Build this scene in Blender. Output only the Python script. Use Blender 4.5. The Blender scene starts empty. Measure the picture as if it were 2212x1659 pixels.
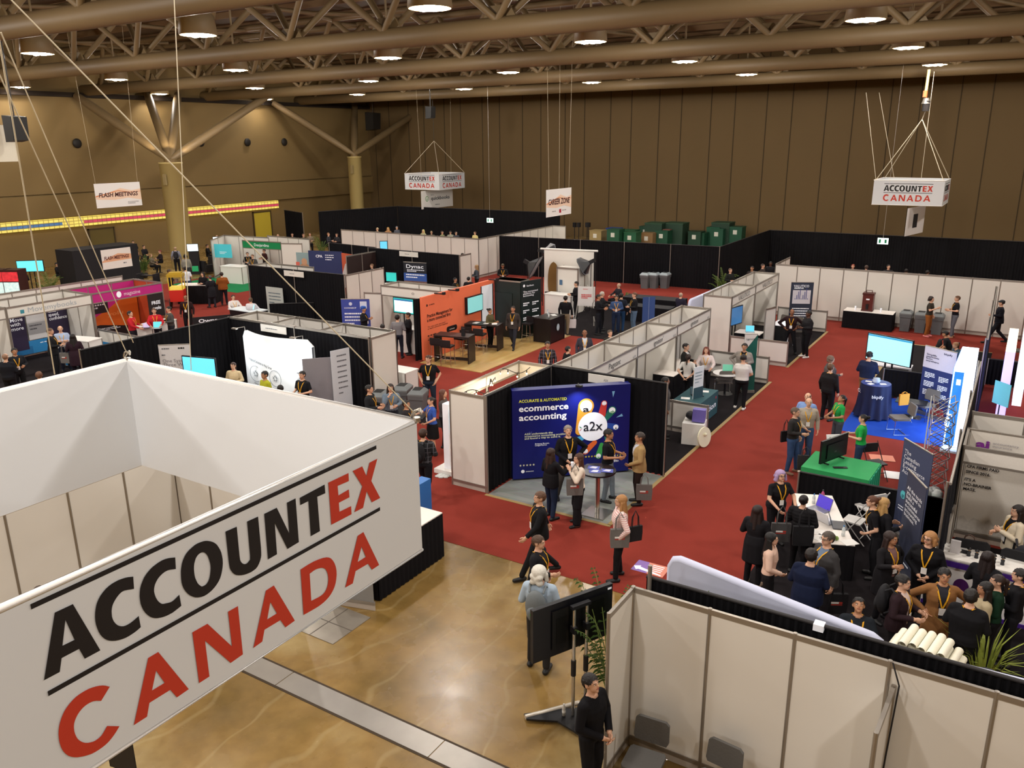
import bpy, math, random
import numpy as np
from mathutils import Vector, Matrix
random.seed(7)
PI=math.pi
scn=bpy.context.scene; COL=scn.collection
# ---------------------------------------------------------------- camera, exposure, world, lights
CAMH=8.1; FPX=1769.47
_pi,_ro,_ya=[math.radians(a) for a in (16.41735,0.57533,-32.16022)]
_f=np.array([math.sin(_ya)*math.cos(_pi),math.cos(_ya)*math.cos(_pi),-math.sin(_pi)])
_r=np.array([math.cos(_ya),-math.sin(_ya),0.]); _d=np.cross(_f,_r)
_r2=_r*math.cos(_ro)+_d*math.sin(_ro); _d2=-_r*math.sin(_ro)+_d*math.cos(_ro)
cam=bpy.data.cameras.new('camera'); camo=bpy.data.objects.new('camera',cam); COL.objects.link(camo)
M=Matrix(((_r2[0],-_d2[0],-_f[0],0),(_r2[1],-_d2[1],-_f[1],0),(_r2[2],-_d2[2],-_f[2],CAMH),(0,0,0,1)))
camo.matrix_world=M
cam.sensor_fit='HORIZONTAL'; cam.sensor_width=36; cam.lens=36*FPX/2212; cam.clip_end=400
scn.camera=camo
vs=scn.view_settings; vs.view_transform='Standard'; vs.look='None'; vs.gamma=1; vs.exposure=0.27; vs.use_curve_mapping=False
scn.cycles.max_bounces=5; scn.cycles.diffuse_bounces=2; scn.cycles.glossy_bounces=2; scn.cycles.transmission_bounces=3
scn.cycles.caustics_reflective=False; scn.cycles.caustics_refractive=False
w=bpy.data.worlds.new('hall_air'); scn.world=w; w.use_nodes=True
w.node_tree.nodes['Background'].inputs[0].default_value=(1.0,0.80,0.58,1); w.node_tree.nodes['Background'].inputs[1].default_value=0.10
LX=[-57,-46.6,-36.3,-26,-15.7,-5.6,4.7]; LY=[-10,0.2,10.4,20.7,31,41.3,51.6]; LZ=11.88
for ly in LY:
    for lx in LX:
        if ly<0 and lx<-40: continue
        for kind,e,dz in (('AREA',205,.42),('POINT',620,-.22)):
            if lx<-50 and kind=='POINT': continue
            l=bpy.data.lights.new('hall_lamp_light',kind); l.energy=e; l.color=(1.0,0.955,0.895)
            if kind=='AREA': l.shape='DISK'; l.size=0.9
            else: l.shadow_soft_size=.22
            lo=bpy.data.objects.new('hall_lamp_light',l); COL.objects.link(lo); lo.location=(lx,ly,LZ+dz)
# ---------------------------------------------------------------- helpers
def G(px,py,z=0.0):
    """floor (or table-top) spot at height z that the photograph shows at this pixel"""
    dx,dy=(px-1106)/FPX,(py-829.5)/FPX
    d=_r2*dx+_d2*dy+_f; t=(z-CAMH)/d[2]
    return Vector((d[0]*t,d[1]*t,z))
def lin(c):
    return c/12.92 if c<=0.04045 else ((c+0.055)/1.055)**2.4
def rgb(h):
    h=h.lstrip('#'); return tuple(lin(int(h[i:i+2],16)/255) for i in (0,2,4))+(1,)
_M={}
def mat(h,rough=0.6,metal=0.0,em=0.0,bump=0.0,scale=30,var=0.06,spec=0.4):
    """procedural material: principled shader, noise driven colour variation, optional bump or glow"""
    k=(h,rough,metal,em,bump,scale,var,spec)
    if k in _M: return _M[k]
    m=bpy.data.materials.new('m_'+h.strip('#')); m.use_nodes=True; nt=m.node_tree; b=nt.nodes['Principled BSDF']
    c=rgb(h); b.inputs['Roughness'].default_value=rough; b.inputs['Metallic'].default_value=metal; b.inputs['Specular IOR Level'].default_value=spec
    tc=nt.nodes.new('ShaderNodeTexCoord'); no=nt.nodes.new('ShaderNodeTexNoise'); no.inputs['Scale'].default_value=scale; no.inputs['Detail'].default_value=3
    nt.links.new(tc.outputs['Object'],no.inputs['Vector'])
    mx=nt.nodes.new('ShaderNodeMix'); mx.data_type='RGBA'
    mx.inputs[6].default_value=tuple(v*(1-var) for v in c[:3])+(1,); mx.inputs[7].default_value=tuple(min(1,v*(1+var)) for v in c[:3])+(1,)
    nt.links.new(no.outputs['Fac'],mx.inputs[0]); nt.links.new(mx.outputs[2],b.inputs['Base Color'])
    if em>0:
        nt.links.new(mx.outputs[2],b.inputs['Emission Color']); b.inputs['Emission Strength'].default_value=em
    if bump>0:
        bp=nt.nodes.new('ShaderNodeBump'); bp.inputs['Strength'].default_value=bump; bp.inputs['Distance'].default_value=0.02
        nt.links.new(no.outputs['Fac'],bp.inputs['Height']); nt.links.new(bp.outputs['Normal'],b.inputs['Normal'])
    _M[k]=m; return m
WHITE='#efe9df'
M_PANEL=lambda:mat('#e2dcd3',0.45,scale=2,var=0.02)
M_ALU=lambda:mat('#a39b92',0.42,0.75,scale=4,var=0.05)
M_BLACKCLOTH=lambda:mat('#121114',0.9,scale=60,var=0.3,spec=0.15)
class MB:
    def __init__(s): s.v=[]; s.f=[]; s.mi=[]; s.sm=[]
    def add(s,vs,fs,mi=0,smooth=False):
        o=len(s.v); s.v+=[tuple(p) for p in vs]
        for f in fs: s.f.append(tuple(i+o for i in f)); s.mi.append(mi); s.sm.append(smooth)
    def box(s,x0,x1,y0,y1,z0,z1,mi=0):
        s.add([(x,y,z) for z in (z0,z1) for y in (y0,y1) for x in (x0,x1)],[(0,2,3,1),(4,5,7,6),(0,1,5,4),(2,6,7,3),(0,4,6,2),(1,3,7,5)],mi)
    def obox(s,c,u,v,w,mi=0):
        """box centred at c, half vectors u,v,w"""
        c,u,v,w=map(Vector,(c,u,v,w))
        if u.cross(v).dot(w)<0: u=-u
        s.add([c+a*u+b*v+d*w for d in (-1,1) for b in (-1,1) for a in (-1,1)],[(0,2,3,1),(4,5,7,6),(0,1,5,4),(2,6,7,3),(0,4,6,2),(1,3,7,5)],mi)
    def beam(s,a,b,wd,h,mi=0,up=(0,0,1)):
        a,b=Vector(a),Vector(b); d=(b-a); L=d.length; d.normalize(); upv=Vector(up)
        if abs(d.dot(upv))>0.99: upv=Vector((1,0,0))
        sd=d.cross(upv).normalized(); u=sd.cross(d).normalized()
        s.obox((a+b)/2,d*(L/2),sd*(wd/2),u*(h/2),mi)
    def tube(s,pts,r,seg=10,mi=0,caps=True,radii=None):
        pts=[Vector(p) for p in pts]; n=len(pts); rings=[]; prev=None
        for i,p in enumerate(pts):
            if i==0: t=pts[1]-p
            elif i==n-1: t=p-pts[i-1]
            else: t=(pts[i+1]-p).normalized()+(p-pts[i-1]).normalized()
            t=t.normalized() if t.length>1e-9 else Vector((0,0,1))
            if prev is None:
                a=Vector((0,0,1)) if abs(t.z)<0.9 else Vector((1,0,0)); u=t.cross(a).normalized()
            else: u=(prev-t*prev.dot(t)).normalized()
            prev=u; v=t.cross(u); rr=radii[i] if radii else r
            rings.append([p+(u*math.cos(2*PI*k/seg)+v*math.sin(2*PI*k/seg))*rr for k in range(seg)])
        vs=[q for rg in rings for q in rg]; fs=[]
        for i in range(n-1):
            for k in range(seg): fs.append((i*seg+k,i*seg+(k+1)%seg,(i+1)*seg+(k+1)%seg,(i+1)*seg+k))
        o=len(vs)
        s.add(vs,fs,mi,True)
        if caps:
            s.add(rings[0],[tuple(range(seg))[::-1]],mi); s.add(rings[-1],[tuple(range(seg))],mi)
    def cyl(s,c,r,h,seg=20,mi=0,r2=None):
        s.lathe(c,[(0,0),(r,0),(r if r2 is None else r2,h),(0,h)],seg,mi,False)
    def lathe(s,c,prof,seg=20,mi=0,smooth=True,M=None):
        vs=[];fs=[];c=Vector(c)
        for (r,z) in prof:
            for k in range(seg):
                p=Vector((r*math.cos(2*PI*k/seg),r*math.sin(2*PI*k/seg),z))
                vs.append(c+(M@p if M else p))
        for i in range(len(prof)-1):
            for k in range(seg):
                a=i*seg+k;b=i*seg+(k+1)%seg
                fs.append((a,b,b+seg,a+seg))
        s.add(vs,fs,mi,smooth)
    def sphere(s,c,r,seg=12,rings=8,mi=0,R=None):
        if not hasattr(r,'__len__'): r=(r,r,r)
        vs=[];fs=[];c=Vector(c)
        for i in range(rings+1):
            a=PI*i/rings
            for k in range(seg):
                b=2*PI*k/seg
                p=Vector((r[0]*math.sin(a)*math.cos(b),r[1]*math.sin(a)*math.sin(b),-r[2]*math.cos(a)))
                vs.append(c+(R@p if R else p))
        for i in range(rings):
            for k in range(seg):
                a=i*seg+k;b=i*seg+(k+1)%seg
                fs.append((a,b,b+seg,a+seg))
        s.add(vs,fs,mi,True)
    def poly(s,pts,mi=0): s.add(pts,[tuple(range(len(pts)))],mi)
    def prism(s,o,u,v,w,poly,depth,mi=0):
        """2D outline (a,b) in plane o+a*u+b*v, pushed by depth along w"""
        o,u,v,w=map(Vector,(o,u,v,w)); n=len(poly)
        A=[o+u*a+v*b for a,b in poly]; B=[p+w*depth for p in A]
        s.add(A+B,[tuple(range(n))[::-1],tuple(range(n,2*n))]+[(i,(i+1)%n,n+(i+1)%n,n+i) for i in range(n)],mi)
    def mesh(s,name,T=None):
        me=bpy.data.meshes.new(name)
        vs=s.v
        if T is not None: vs=[tuple(T@Vector(p)) for p in s.v]
        me.from_pydata(vs,[],s.f); me.polygons.foreach_set('material_index',s.mi); me.polygons.foreach_set('use_smooth',s.sm); me.update()
        return me
    def build(s,name,mats,parent=None,label=None,world=True):
        """link as ONE object; vertices given in world space unless world=False (then in the parent's space)"""
        T=None
        if parent is not None and world: T=INV[parent.name]
        me=s.mesh(name,T)
        for m in (mats if isinstance(mats,(list,tuple)) else [mats]): me.materials.append(m)
        o=bpy.data.objects.new(name,me); COL.objects.link(o)
        if parent is not None:
            o.parent=parent; INV[o.name]=INV[parent.name]
        else: INV[o.name]=Matrix.Identity(4)
        if label: o['label']=label
        return o
INV={}
def thing(name,label,cat,loc=(0,0,0),rz=0.0,group=None,kind=None):
    o=bpy.data.objects.new(name,None); COL.objects.link(o); o.location=loc; o.rotation_euler=(0,0,rz); o.empty_display_size=0.1
    o['label']=label; o['category']=cat
    if group: o['group']=group
    if kind: o['kind']=kind
    INV[o.name]=(Matrix.Translation(Vector(loc))@Matrix.Rotation(rz,4,'Z')).inverted()
    return o
def tag(o,label,cat,group=None,kind=None):
    if label: o['label']=label
    if cat: o['category']=cat
    if group: o['group']=group
    if kind: o['kind']=kind
    return o
KIDS={}
def dup(root,loc,rz,label,group=None):
    kids=KIDS.get(root.name)
    if kids is None:
        al=[x for x in bpy.data.objects if x.parent is not None]
        kids=[(c,[g for g in al if g.parent==c]) for c in al if c.parent==root]; KIDS[root.name]=kids
    r=root.copy(); COL.objects.link(r); r.location=loc; r.rotation_euler=(0,0,rz); r['label']=label
    if group: r['group']=group
    for c,gs in kids:
        k=c.copy(); COL.objects.link(k); k.parent=r
        for g in gs:
            q=g.copy(); COL.objects.link(q); q.parent=k
    INV[r.name]=(Matrix.Translation(Vector(loc))@Matrix.Rotation(rz,4,'Z')).inverted()
    return r
X,Y,Z=Vector((1,0,0)),Vector((0,1,0)),Vector((0,0,1))
def text(parent,s,o,u,v,w=None,h=0.1,m=None,bold=0.0,align='l',name='lettering',wtot=None,shear=0.0,label=None):
    """printed words: o lower-left (or centre) of the line, u along, v up, h cap height, w overall width"""
    u,v,o=Vector(u).normalized(),Vector(v).normalized(),Vector(o); nn=u.cross(v).normalized()
    cu=bpy.data.curves.new('t','FONT'); cu.body=s; cu.size=1.0; cu.offset=bold; cu.shear=shear; cu.resolution_u=2; cu.space_line=0.85
    ob=bpy.data.objects.new('t',cu); me=bpy.data.meshes.new_from_object(ob); bpy.data.objects.remove(ob); bpy.data.curves.remove(cu)
    n=len(me.vertices); co=np.empty(n*3,np.float32); me.vertices.foreach_get('co',co); co=co.reshape(-1,3)
    if n==0: return None
    nl=s.count('\n')+1
    x0,x1=co[:,0].min(),co[:,0].max(); sc=h/0.73
    sx=sc if w is None else w/(x1-x0)
    xx=(co[:,0]-x0)*sx; yy=co[:,1]*sc
    if align=='c': xx=xx-(x1-x0)*sx/2
    P=np.array(o)[None]+xx[:,None]*np.array(u)[None]+yy[:,None]*np.array(v)[None]+np.array(nn)[None]*0.004
    if parent is not None:
        T=np.array(INV[parent.name]); P=P@T[:3,:3].T+T[:3,3]
    me.vertices.foreach_set('co',P.astype(np.float32).ravel()); me.update(); me.name=name
    me.materials.append(m or mat('#1c1a1c'))
    ob=bpy.data.objects.new(name,me); COL.objects.link(ob)
    if parent is not None: ob.parent=parent; INV[ob.name]=INV[parent.name]
    if label: ob['label']=label
    return ob
GLY={'A1':[[[-1.147,0.444],[-1.055,0.443],[-0.96,0.119],[-1.045,0.119],[-1.064,0.189],[-1.156,0.189],[-1.177,0.121],[-1.256,0.122]],[[-1.104,0.38],[-1.078,0.25],[-1.141,0.252]]],'C1':[[[-0.721,0.435],[-0.727,0.364],[-0.742,0.369],[-0.762,0.376],[-0.781,0.381],[-0.794,0.381],[-0.805,0.378],[-0.816,0.372],[-0.828,0.364],[-0.84,0.353],[-0.85,0.342],[-0.858,0.33],[-0.863,0.318],[-0.867,0.304],[-0.869,0.288],[-0.87,0.271],[-0.868,0.254],[-0.864,0.238],[-0.857,0.222],[-0.849,0.209],[-0.84,0.199],[-0.83,0.191],[-0.819,0.185],[-0.807,0.182],[-0.793,0.181],[-0.778,0.182],[-0.759,0.186],[-0.739,0.192],[-0.725,0.197],[-0.723,0.126],[-0.736,0.122],[-0.754,0.117],[-0.773,0.114],[-0.793,0.112],[-0.814,0.112],[-0.834,0.115],[-0.854,0.12],[-0.873,0.127],[-0.89,0.136],[-0.905,0.146],[-0.917,0.157],[-0.928,0.171],[-0.938,0.188],[-0.946,0.206],[-0.952,0.227],[-0.956,0.249],[-0.959,0.273],[-0.959,0.296],[-0.957,0.317],[-0.953,0.338],[-0.947,0.358],[-0.941,0.375],[-0.933,0.39],[-0.923,0.404],[-0.91,0.418],[-0.894,0.43],[-0.878,0.44],[-0.861,0.447],[-0.843,0.452],[-0.825,0.454],[-0.805,0.455],[-0.785,0.453],[-0.766,0.45],[-0.748,0.445],[-0.732,0.439]]],'C2':[[[-0.461,0.429],[-0.467,0.359],[-0.48,0.364],[-0.499,0.371],[-0.518,0.375],[-0.536,0.374],[-0.553,0.37],[-0.569,0.363],[-0.583,0.354],[-0.595,0.342],[-0.604,0.33],[-0.61,0.318],[-0.614,0.306],[-0.616,0.292],[-0.615,0.275],[-0.612,0.256],[-0.607,0.239],[-0.601,0.224],[-0.593,0.211],[-0.585,0.2],[-0.576,0.193],[-0.565,0.189],[-0.554,0.186],[-0.541,0.182],[-0.527,0.179],[-0.513,0.179],[-0.497,0.184],[-0.48,0.191],[-0.468,0.196],[-0.465,0.123],[-0.48,0.119],[-0.502,0.114],[-0.523,0.11],[-0.543,0.11],[-0.562,0.111],[-0.581,0.114],[-0.599,0.119],[-0.616,0.125],[-0.632,0.133],[-0.647,0.144],[-0.661,0.158],[-0.673,0.175],[-0.684,0.194],[-0.693,0.216],[-0.699,0.238],[-0.703,0.261],[-0.703,0.284],[-0.702,0.306],[-0.698,0.328],[-0.692,0.349],[-0.683,0.368],[-0.672,0.385],[-0.66,0.401],[-0.645,0.414],[-0.628,0.425],[-0.609,0.435],[-0.589,0.441],[-0.568,0.446],[-0.545,0.449],[-0.523,0.448],[-0.5,0.443],[-0.477,0.435]]],'O':[[[-0.24,0.434],[-0.225,0.425],[-0.208,0.413],[-0.194,0.399],[-0.182,0.383],[-0.173,0.364],[-0.165,0.344],[-0.159,0.322],[-0.156,0.298],[-0.155,0.275],[-0.157,0.251],[-0.162,0.226],[-0.169,0.204],[-0.177,0.184],[-0.187,0.166],[-0.2,0.15],[-0.217,0.136],[-0.236,0.124],[-0.256,0.115],[-0.275,0.11],[-0.293,0.107],[-0.312,0.107],[-0.331,0.111],[-0.35,0.118],[-0.368,0.127],[-0.385,0.141],[-0.401,0.157],[-0.414,0.175],[-0.425,0.195],[-0.434,0.216],[-0.44,0.239],[-0.443,0.262],[-0.442,0.286],[-0.44,0.31],[-0.437,0.332],[-0.431,0.354],[-0.424,0.374],[-0.414,0.392],[-0.402,0.408],[-0.387,0.422],[-0.368,0.433],[-0.347,0.441],[-0.327,0.447],[-0.31,0.449],[-0.294,0.448],[-0.279,0.446],[-0.266,0.444],[-0.253,0.44]],[[-0.279,0.378],[-0.27,0.371],[-0.263,0.362],[-0.256,0.349],[-0.25,0.332],[-0.246,0.312],[-0.243,0.292],[-0.242,0.275],[-0.243,0.259],[-0.246,0.243],[-0.251,0.225],[-0.257,0.207],[-0.264,0.193],[-0.272,0.183],[-0.281,0.176],[-0.29,0.172],[-0.301,0.171],[-0.311,0.172],[-0.319,0.174],[-0.326,0.182],[-0.335,0.194],[-0.343,0.209],[-0.348,0.226],[-0.353,0.246],[-0.355,0.265],[-0.355,0.285],[-0.354,0.305],[-0.351,0.322],[-0.347,0.337],[-0.341,0.349],[-0.335,0.36],[-0.328,0.369],[-0.319,0.376],[-0.31,0.38],[-0.3,0.382],[-0.289,0.382]]],'U':[[[-0.112,0.439],[-0.029,0.436],[-0.033,0.241],[-0.032,0.215],[-0.03,0.206],[-0.027,0.198],[-0.022,0.188],[-0.015,0.18],[-0.008,0.174],[-0.0,0.17],[0.008,0.168],[0.016,0.168],[0.024,0.171],[0.032,0.176],[0.038,0.179],[0.04,0.18],[0.042,0.185],[0.045,0.211],[0.051,0.437],[0.136,0.435],[0.133,0.223],[0.131,0.189],[0.129,0.171],[0.124,0.155],[0.115,0.137],[0.103,0.121],[0.09,0.108],[0.076,0.101],[0.06,0.098],[0.043,0.096],[0.024,0.097],[0.003,0.1],[-0.017,0.104],[-0.037,0.111],[-0.056,0.12],[-0.073,0.13],[-0.085,0.142],[-0.095,0.155],[-0.102,0.17],[-0.108,0.182],[-0.112,0.197],[-0.114,0.228]]],'N':[[[0.186,0.433],[0.288,0.434],[0.37,0.216],[0.375,0.435],[0.449,0.436],[0.443,0.123],[0.343,0.118],[0.26,0.339],[0.253,0.121],[0.178,0.119]]],'T':[[[0.486,0.426],[0.714,0.435],[0.714,0.371],[0.638,0.374],[0.637,0.12],[0.552,0.119],[0.558,0.374],[0.485,0.374]]],'E':[[[0.75,0.436],[0.948,0.435],[0.946,0.375],[0.834,0.38],[0.835,0.308],[0.94,0.314],[0.941,0.253],[0.834,0.253],[0.833,0.185],[0.951,0.181],[0.95,0.118],[0.747,0.121]]],'X':[[[0.992,0.435],[1.09,0.436],[1.127,0.347],[1.169,0.437],[1.254,0.439],[1.175,0.291],[1.259,0.124],[1.168,0.125],[1.12,0.231],[1.071,0.119],[0.98,0.122],[1.078,0.286]]],'rC':[[[-0.944,-0.114],[-1.001,-0.165],[-1.011,-0.158],[-1.026,-0.148],[-1.042,-0.141],[-1.057,-0.138],[-1.074,-0.138],[-1.089,-0.14],[-1.103,-0.145],[-1.117,-0.153],[-1.129,-0.162],[-1.139,-0.173],[-1.148,-0.185],[-1.155,-0.199],[-1.159,-0.213],[-1.161,-0.228],[-1.162,-0.244],[-1.161,-0.26],[-1.158,-0.278],[-1.154,-0.294],[-1.148,-0.308],[-1.14,-0.322],[-1.132,-0.333],[-1.123,-0.343],[-1.114,-0.35],[-1.104,-0.357],[-1.093,-0.362],[-1.081,-0.367],[-1.069,-0.369],[-1.056,-0.369],[-1.043,-0.367],[-1.03,-0.362],[-1.016,-0.351],[-1.003,-0.338],[-0.994,-0.328],[-0.929,-0.375],[-0.938,-0.383],[-0.951,-0.395],[-0.966,-0.406],[-0.982,-0.416],[-1.0,-0.425],[-1.019,-0.431],[-1.039,-0.434],[-1.06,-0.435],[-1.08,-0.434],[-1.099,-0.431],[-1.117,-0.425],[-1.135,-0.418],[-1.153,-0.409],[-1.171,-0.399],[-1.187,-0.387],[-1.2,-0.374],[-1.212,-0.36],[-1.221,-0.344],[-1.229,-0.326],[-1.235,-0.308],[-1.239,-0.288],[-1.241,-0.269],[-1.242,-0.248],[-1.241,-0.228],[-1.239,-0.208],[-1.235,-0.188],[-1.229,-0.168],[-1.222,-0.151],[-1.213,-0.134],[-1.203,-0.118],[-1.191,-0.103],[-1.177,-0.09],[-1.161,-0.079],[-1.143,-0.069],[-1.122,-0.061],[-1.101,-0.057],[-1.079,-0.056],[-1.056,-0.057],[-1.035,-0.061],[-1.015,-0.067],[-0.997,-0.074],[-0.98,-0.083],[-0.965,-0.094],[-0.953,-0.106]]],'rA1':[[[-0.708,-0.077],[-0.645,-0.076],[-0.492,-0.419],[-0.573,-0.423],[-0.607,-0.35],[-0.742,-0.349],[-0.768,-0.423],[-0.85,-0.423]],[[-0.674,-0.18],[-0.635,-0.285],[-0.716,-0.284]]],'rN':[[[-0.419,-0.077],[-0.313,-0.078],[-0.164,-0.32],[-0.162,-0.077],[-0.087,-0.078],[-0.092,-0.419],[-0.187,-0.424],[-0.344,-0.176],[-0.346,-0.423],[-0.42,-0.423]]],'rA2':[[[0.136,-0.083],[0.202,-0.079],[0.346,-0.417],[0.263,-0.422],[0.227,-0.348],[0.092,-0.345],[0.065,-0.417],[-0.009,-0.422]],[[0.161,-0.179],[0.204,-0.285],[0.122,-0.285]]],'rD':[[[0.436,-0.076],[0.467,-0.074],[0.512,-0.072],[0.557,-0.073],[0.599,-0.078],[0.642,-0.086],[0.677,-0.097],[0.702,-0.111],[0.72,-0.128],[0.735,-0.15],[0.748,-0.177],[0.757,-0.208],[0.761,-0.239],[0.76,-0.271],[0.753,-0.303],[0.743,-0.332],[0.729,-0.356],[0.711,-0.376],[0.691,-0.392],[0.669,-0.404],[0.644,-0.413],[0.619,-0.419],[0.596,-0.422],[0.572,-0.424],[0.544,-0.424],[0.503,-0.422],[0.458,-0.419],[0.426,-0.416]],[[0.512,-0.145],[0.528,-0.143],[0.551,-0.14],[0.574,-0.14],[0.595,-0.144],[0.616,-0.15],[0.634,-0.158],[0.648,-0.169],[0.659,-0.181],[0.667,-0.197],[0.673,-0.215],[0.677,-0.237],[0.678,-0.258],[0.676,-0.279],[0.67,-0.301],[0.661,-0.32],[0.65,-0.335],[0.635,-0.347],[0.613,-0.355],[0.577,-0.356],[0.535,-0.352],[0.505,-0.349]]],'rA3':[[[0.997,-0.072],[1.057,-0.068],[1.203,-0.405],[1.123,-0.407],[1.085,-0.339],[0.95,-0.335],[0.912,-0.417],[0.834,-0.412]],[[1.028,-0.173],[1.066,-0.273],[0.977,-0.274]]]}
# ---------------------------------------------------------------- people
def _cap(mb,a,b,ra,rb,seg=10):
    a,b=Vector(a),Vector(b); d=b-a; L=max(d.length,1e-4); t=d/L
    pts=[a-t*ra*0.95,a-t*ra*0.7,a-t*ra*0.3,a]+[a.lerp(b,k) for k in (.33,.66)]+[b,b+t*rb*0.3,b+t*rb*0.7,b+t*rb*0.95]
    rr=[ra*.31,ra*.71,ra*.95,ra,ra+(rb-ra)*.33,ra+(rb-ra)*.66,rb,rb*.95,rb*.71,rb*.31]
    mb.tube(pts,0,seg,radii=rr)
def _loft(mb,rings,seg=16):
    """rings: (x,y,z,rx,ry)"""
    vs=[];fs=[]
    for (x,y,z,rx,ry) in rings:
        for k in range(seg):
            a=2*PI*k/seg; ca,sa=math.cos(a),math.sin(a)
            q=abs(ca)**1.0; vs.append((x+rx*math.copysign(abs(ca)**.85,ca),y+ry*math.copysign(abs(sa)**.85,sa),z))
    n=len(rings)
    for i in range(n-1):
        for k in range(seg):
            a=i*seg+k;b=i*seg+(k+1)%seg; fs.append((a,b,b+seg,a+seg))
    fs.append(tuple(range(seg))[::-1]); fs.append(tuple(range((n-1)*seg,n*seg)))
    mb.add(vs,fs,0,True)
ARMS={'down':((.245,-.03,1.15),(.25,.05,.91)),'fwd':((.25,.0,1.16),(.13,.26,1.16)),'phone':((.24,.03,1.18),(.09,.27,1.27)),'hip':((.40,-.10,1.19),(.20,.05,1.02)),
'cross':((.27,.06,1.17),(-.05,.20,1.21)),'behind':((.26,-.13,1.18),(.07,-.20,.98)),'clasp':((.26,.02,1.16),(.06,.21,1.0)),'drink':((.26,.14,1.20),(.08,.22,1.42)),
'reach':((.27,.16,1.24),(.20,.42,1.22)),'table':((.26,.14,1.20),(.18,.38,1.10)),'pocket':((.30,-.08,1.16),(.20,.06,.95)),'chin':((.20,.20,1.18),(.06,.20,1.44)),'gest':((.27,.10,1.20),(.26,.36,1.34)),'bag':((.25,-.02,1.15),(.27,.02,.90)),'swing':((.25,.12,1.17),(.24,.30,.99)),'swingb':((.25,-.14,1.17),(.27,-.22,.94)),'tablet':((.25,.05,1.16),(.10,.30,1.10))}
LEGS={'stand':(((.09,0,.90),(.10,.03,.49),(.11,-.01,.085)),)*2,'wide':(((.09,0,.90),(.16,.03,.49),(.22,0,.085)),)*2,
'walk':(((.09,.02,.90),(.09,.18,.51),(.09,.34,.10)),((.09,-.02,.90),(.09,-.04,.49),(.09,-.34,.13))),
'relax':(((.09,0,.90),(.12,.06,.50),(.15,.08,.085)),((.09,0,.90),(.10,.01,.49),(.10,-.04,.085))),
'sit':(((.10,.02,.92),(.13,.44,.90),(.12,.42,.49)),((.10,.02,.92),(.13,.44,.90),(.14,.36,.49)))}
_PC={}
SKINS={'l':'#d9a98c','m':'#b98563','b':'#8d5c40','d':'#5a3a2a'}
def _head_mats(hy,hp):
    return Matrix.Translation((0,0,1.53))@Matrix.Rotation(hy,4,'Z')@Matrix.Rotation(-hp,4,'X')@Matrix.Translation((0,0,-1.53))
def _remesh(mb,vox,sm=2):
    me=mb.mesh('tmp'); ob=bpy.data.objects.new('tmp',me); COL.objects.link(ob)
    r=ob.modifiers.new('r','REMESH'); r.mode='VOXEL'; r.voxel_size=vox; r.use_smooth_shade=True
    s=ob.modifiers.new('s','SMOOTH'); s.factor=0.5; s.iterations=sm
    dg=bpy.context.evaluated_depsgraph_get(); out=bpy.data.meshes.new_from_object(ob.evaluated_get(dg))
    bpy.data.objects.remove(ob); bpy.data.meshes.remove(me)
    n=len(out.vertices); co=np.empty(n*3,np.float32); out.vertices.foreach_get('co',co)
    no=np.empty(n*3,np.float32); out.vertices.foreach_get('normal',no)
    nf=len(out.polygons); fv=np.array([p.vertices[:] if len(p.vertices)==4 else tuple(p.vertices)+(p.vertices[0],)*(4-len(p.vertices)) for p in out.polygons],np.int32)
    bpy.data.meshes.remove(out)
    return co.reshape(-1,3),no.reshape(-1,3),fv
def _np_mesh(name,co,fv,mi=None):
    me=bpy.data.meshes.new(name); nf=len(fv)
    me.vertices.add(len(co)); me.vertices.foreach_set('co',co.astype(np.float32).ravel())
    me.loops.add(nf*4); me.loops.foreach_set('vertex_index',fv.astype(np.int32).ravel())
    me.polygons.add(nf); me.polygons.foreach_set('loop_start',np.arange(nf,dtype=np.int32)*4)
    me.polygons.foreach_set('use_smooth',np.ones(nf,bool))
    if mi is not None: me.polygons.foreach_set('material_index',mi)
    me.update(calc_edges=True); me.validate(); return me
def _shell(name,co,no,fv,mask,d,jit=0):
    f=fv[mask]
    if len(f)==0: return None
    u,inv=np.unique(f,return_inverse=True); f2=inv.reshape(f.shape)
    dd=d+(jit*np.random.RandomState(5).rand(len(u)) if jit else 0); dd=np.asarray(dd).reshape(-1,1) if jit else dd
    return _np_mesh(name,co[u]+no[u]*dd,f2)
def _seg(P,a,b,ra,rb):
    a=np.array(a);b=np.array(b);d=b-a;t=np.clip(((P-a)@d)/(d@d+1e-9),0,1)
    return np.linalg.norm(P-(a+t[:,None]*d),axis=1)-(ra+(rb-ra)*t),t
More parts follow.
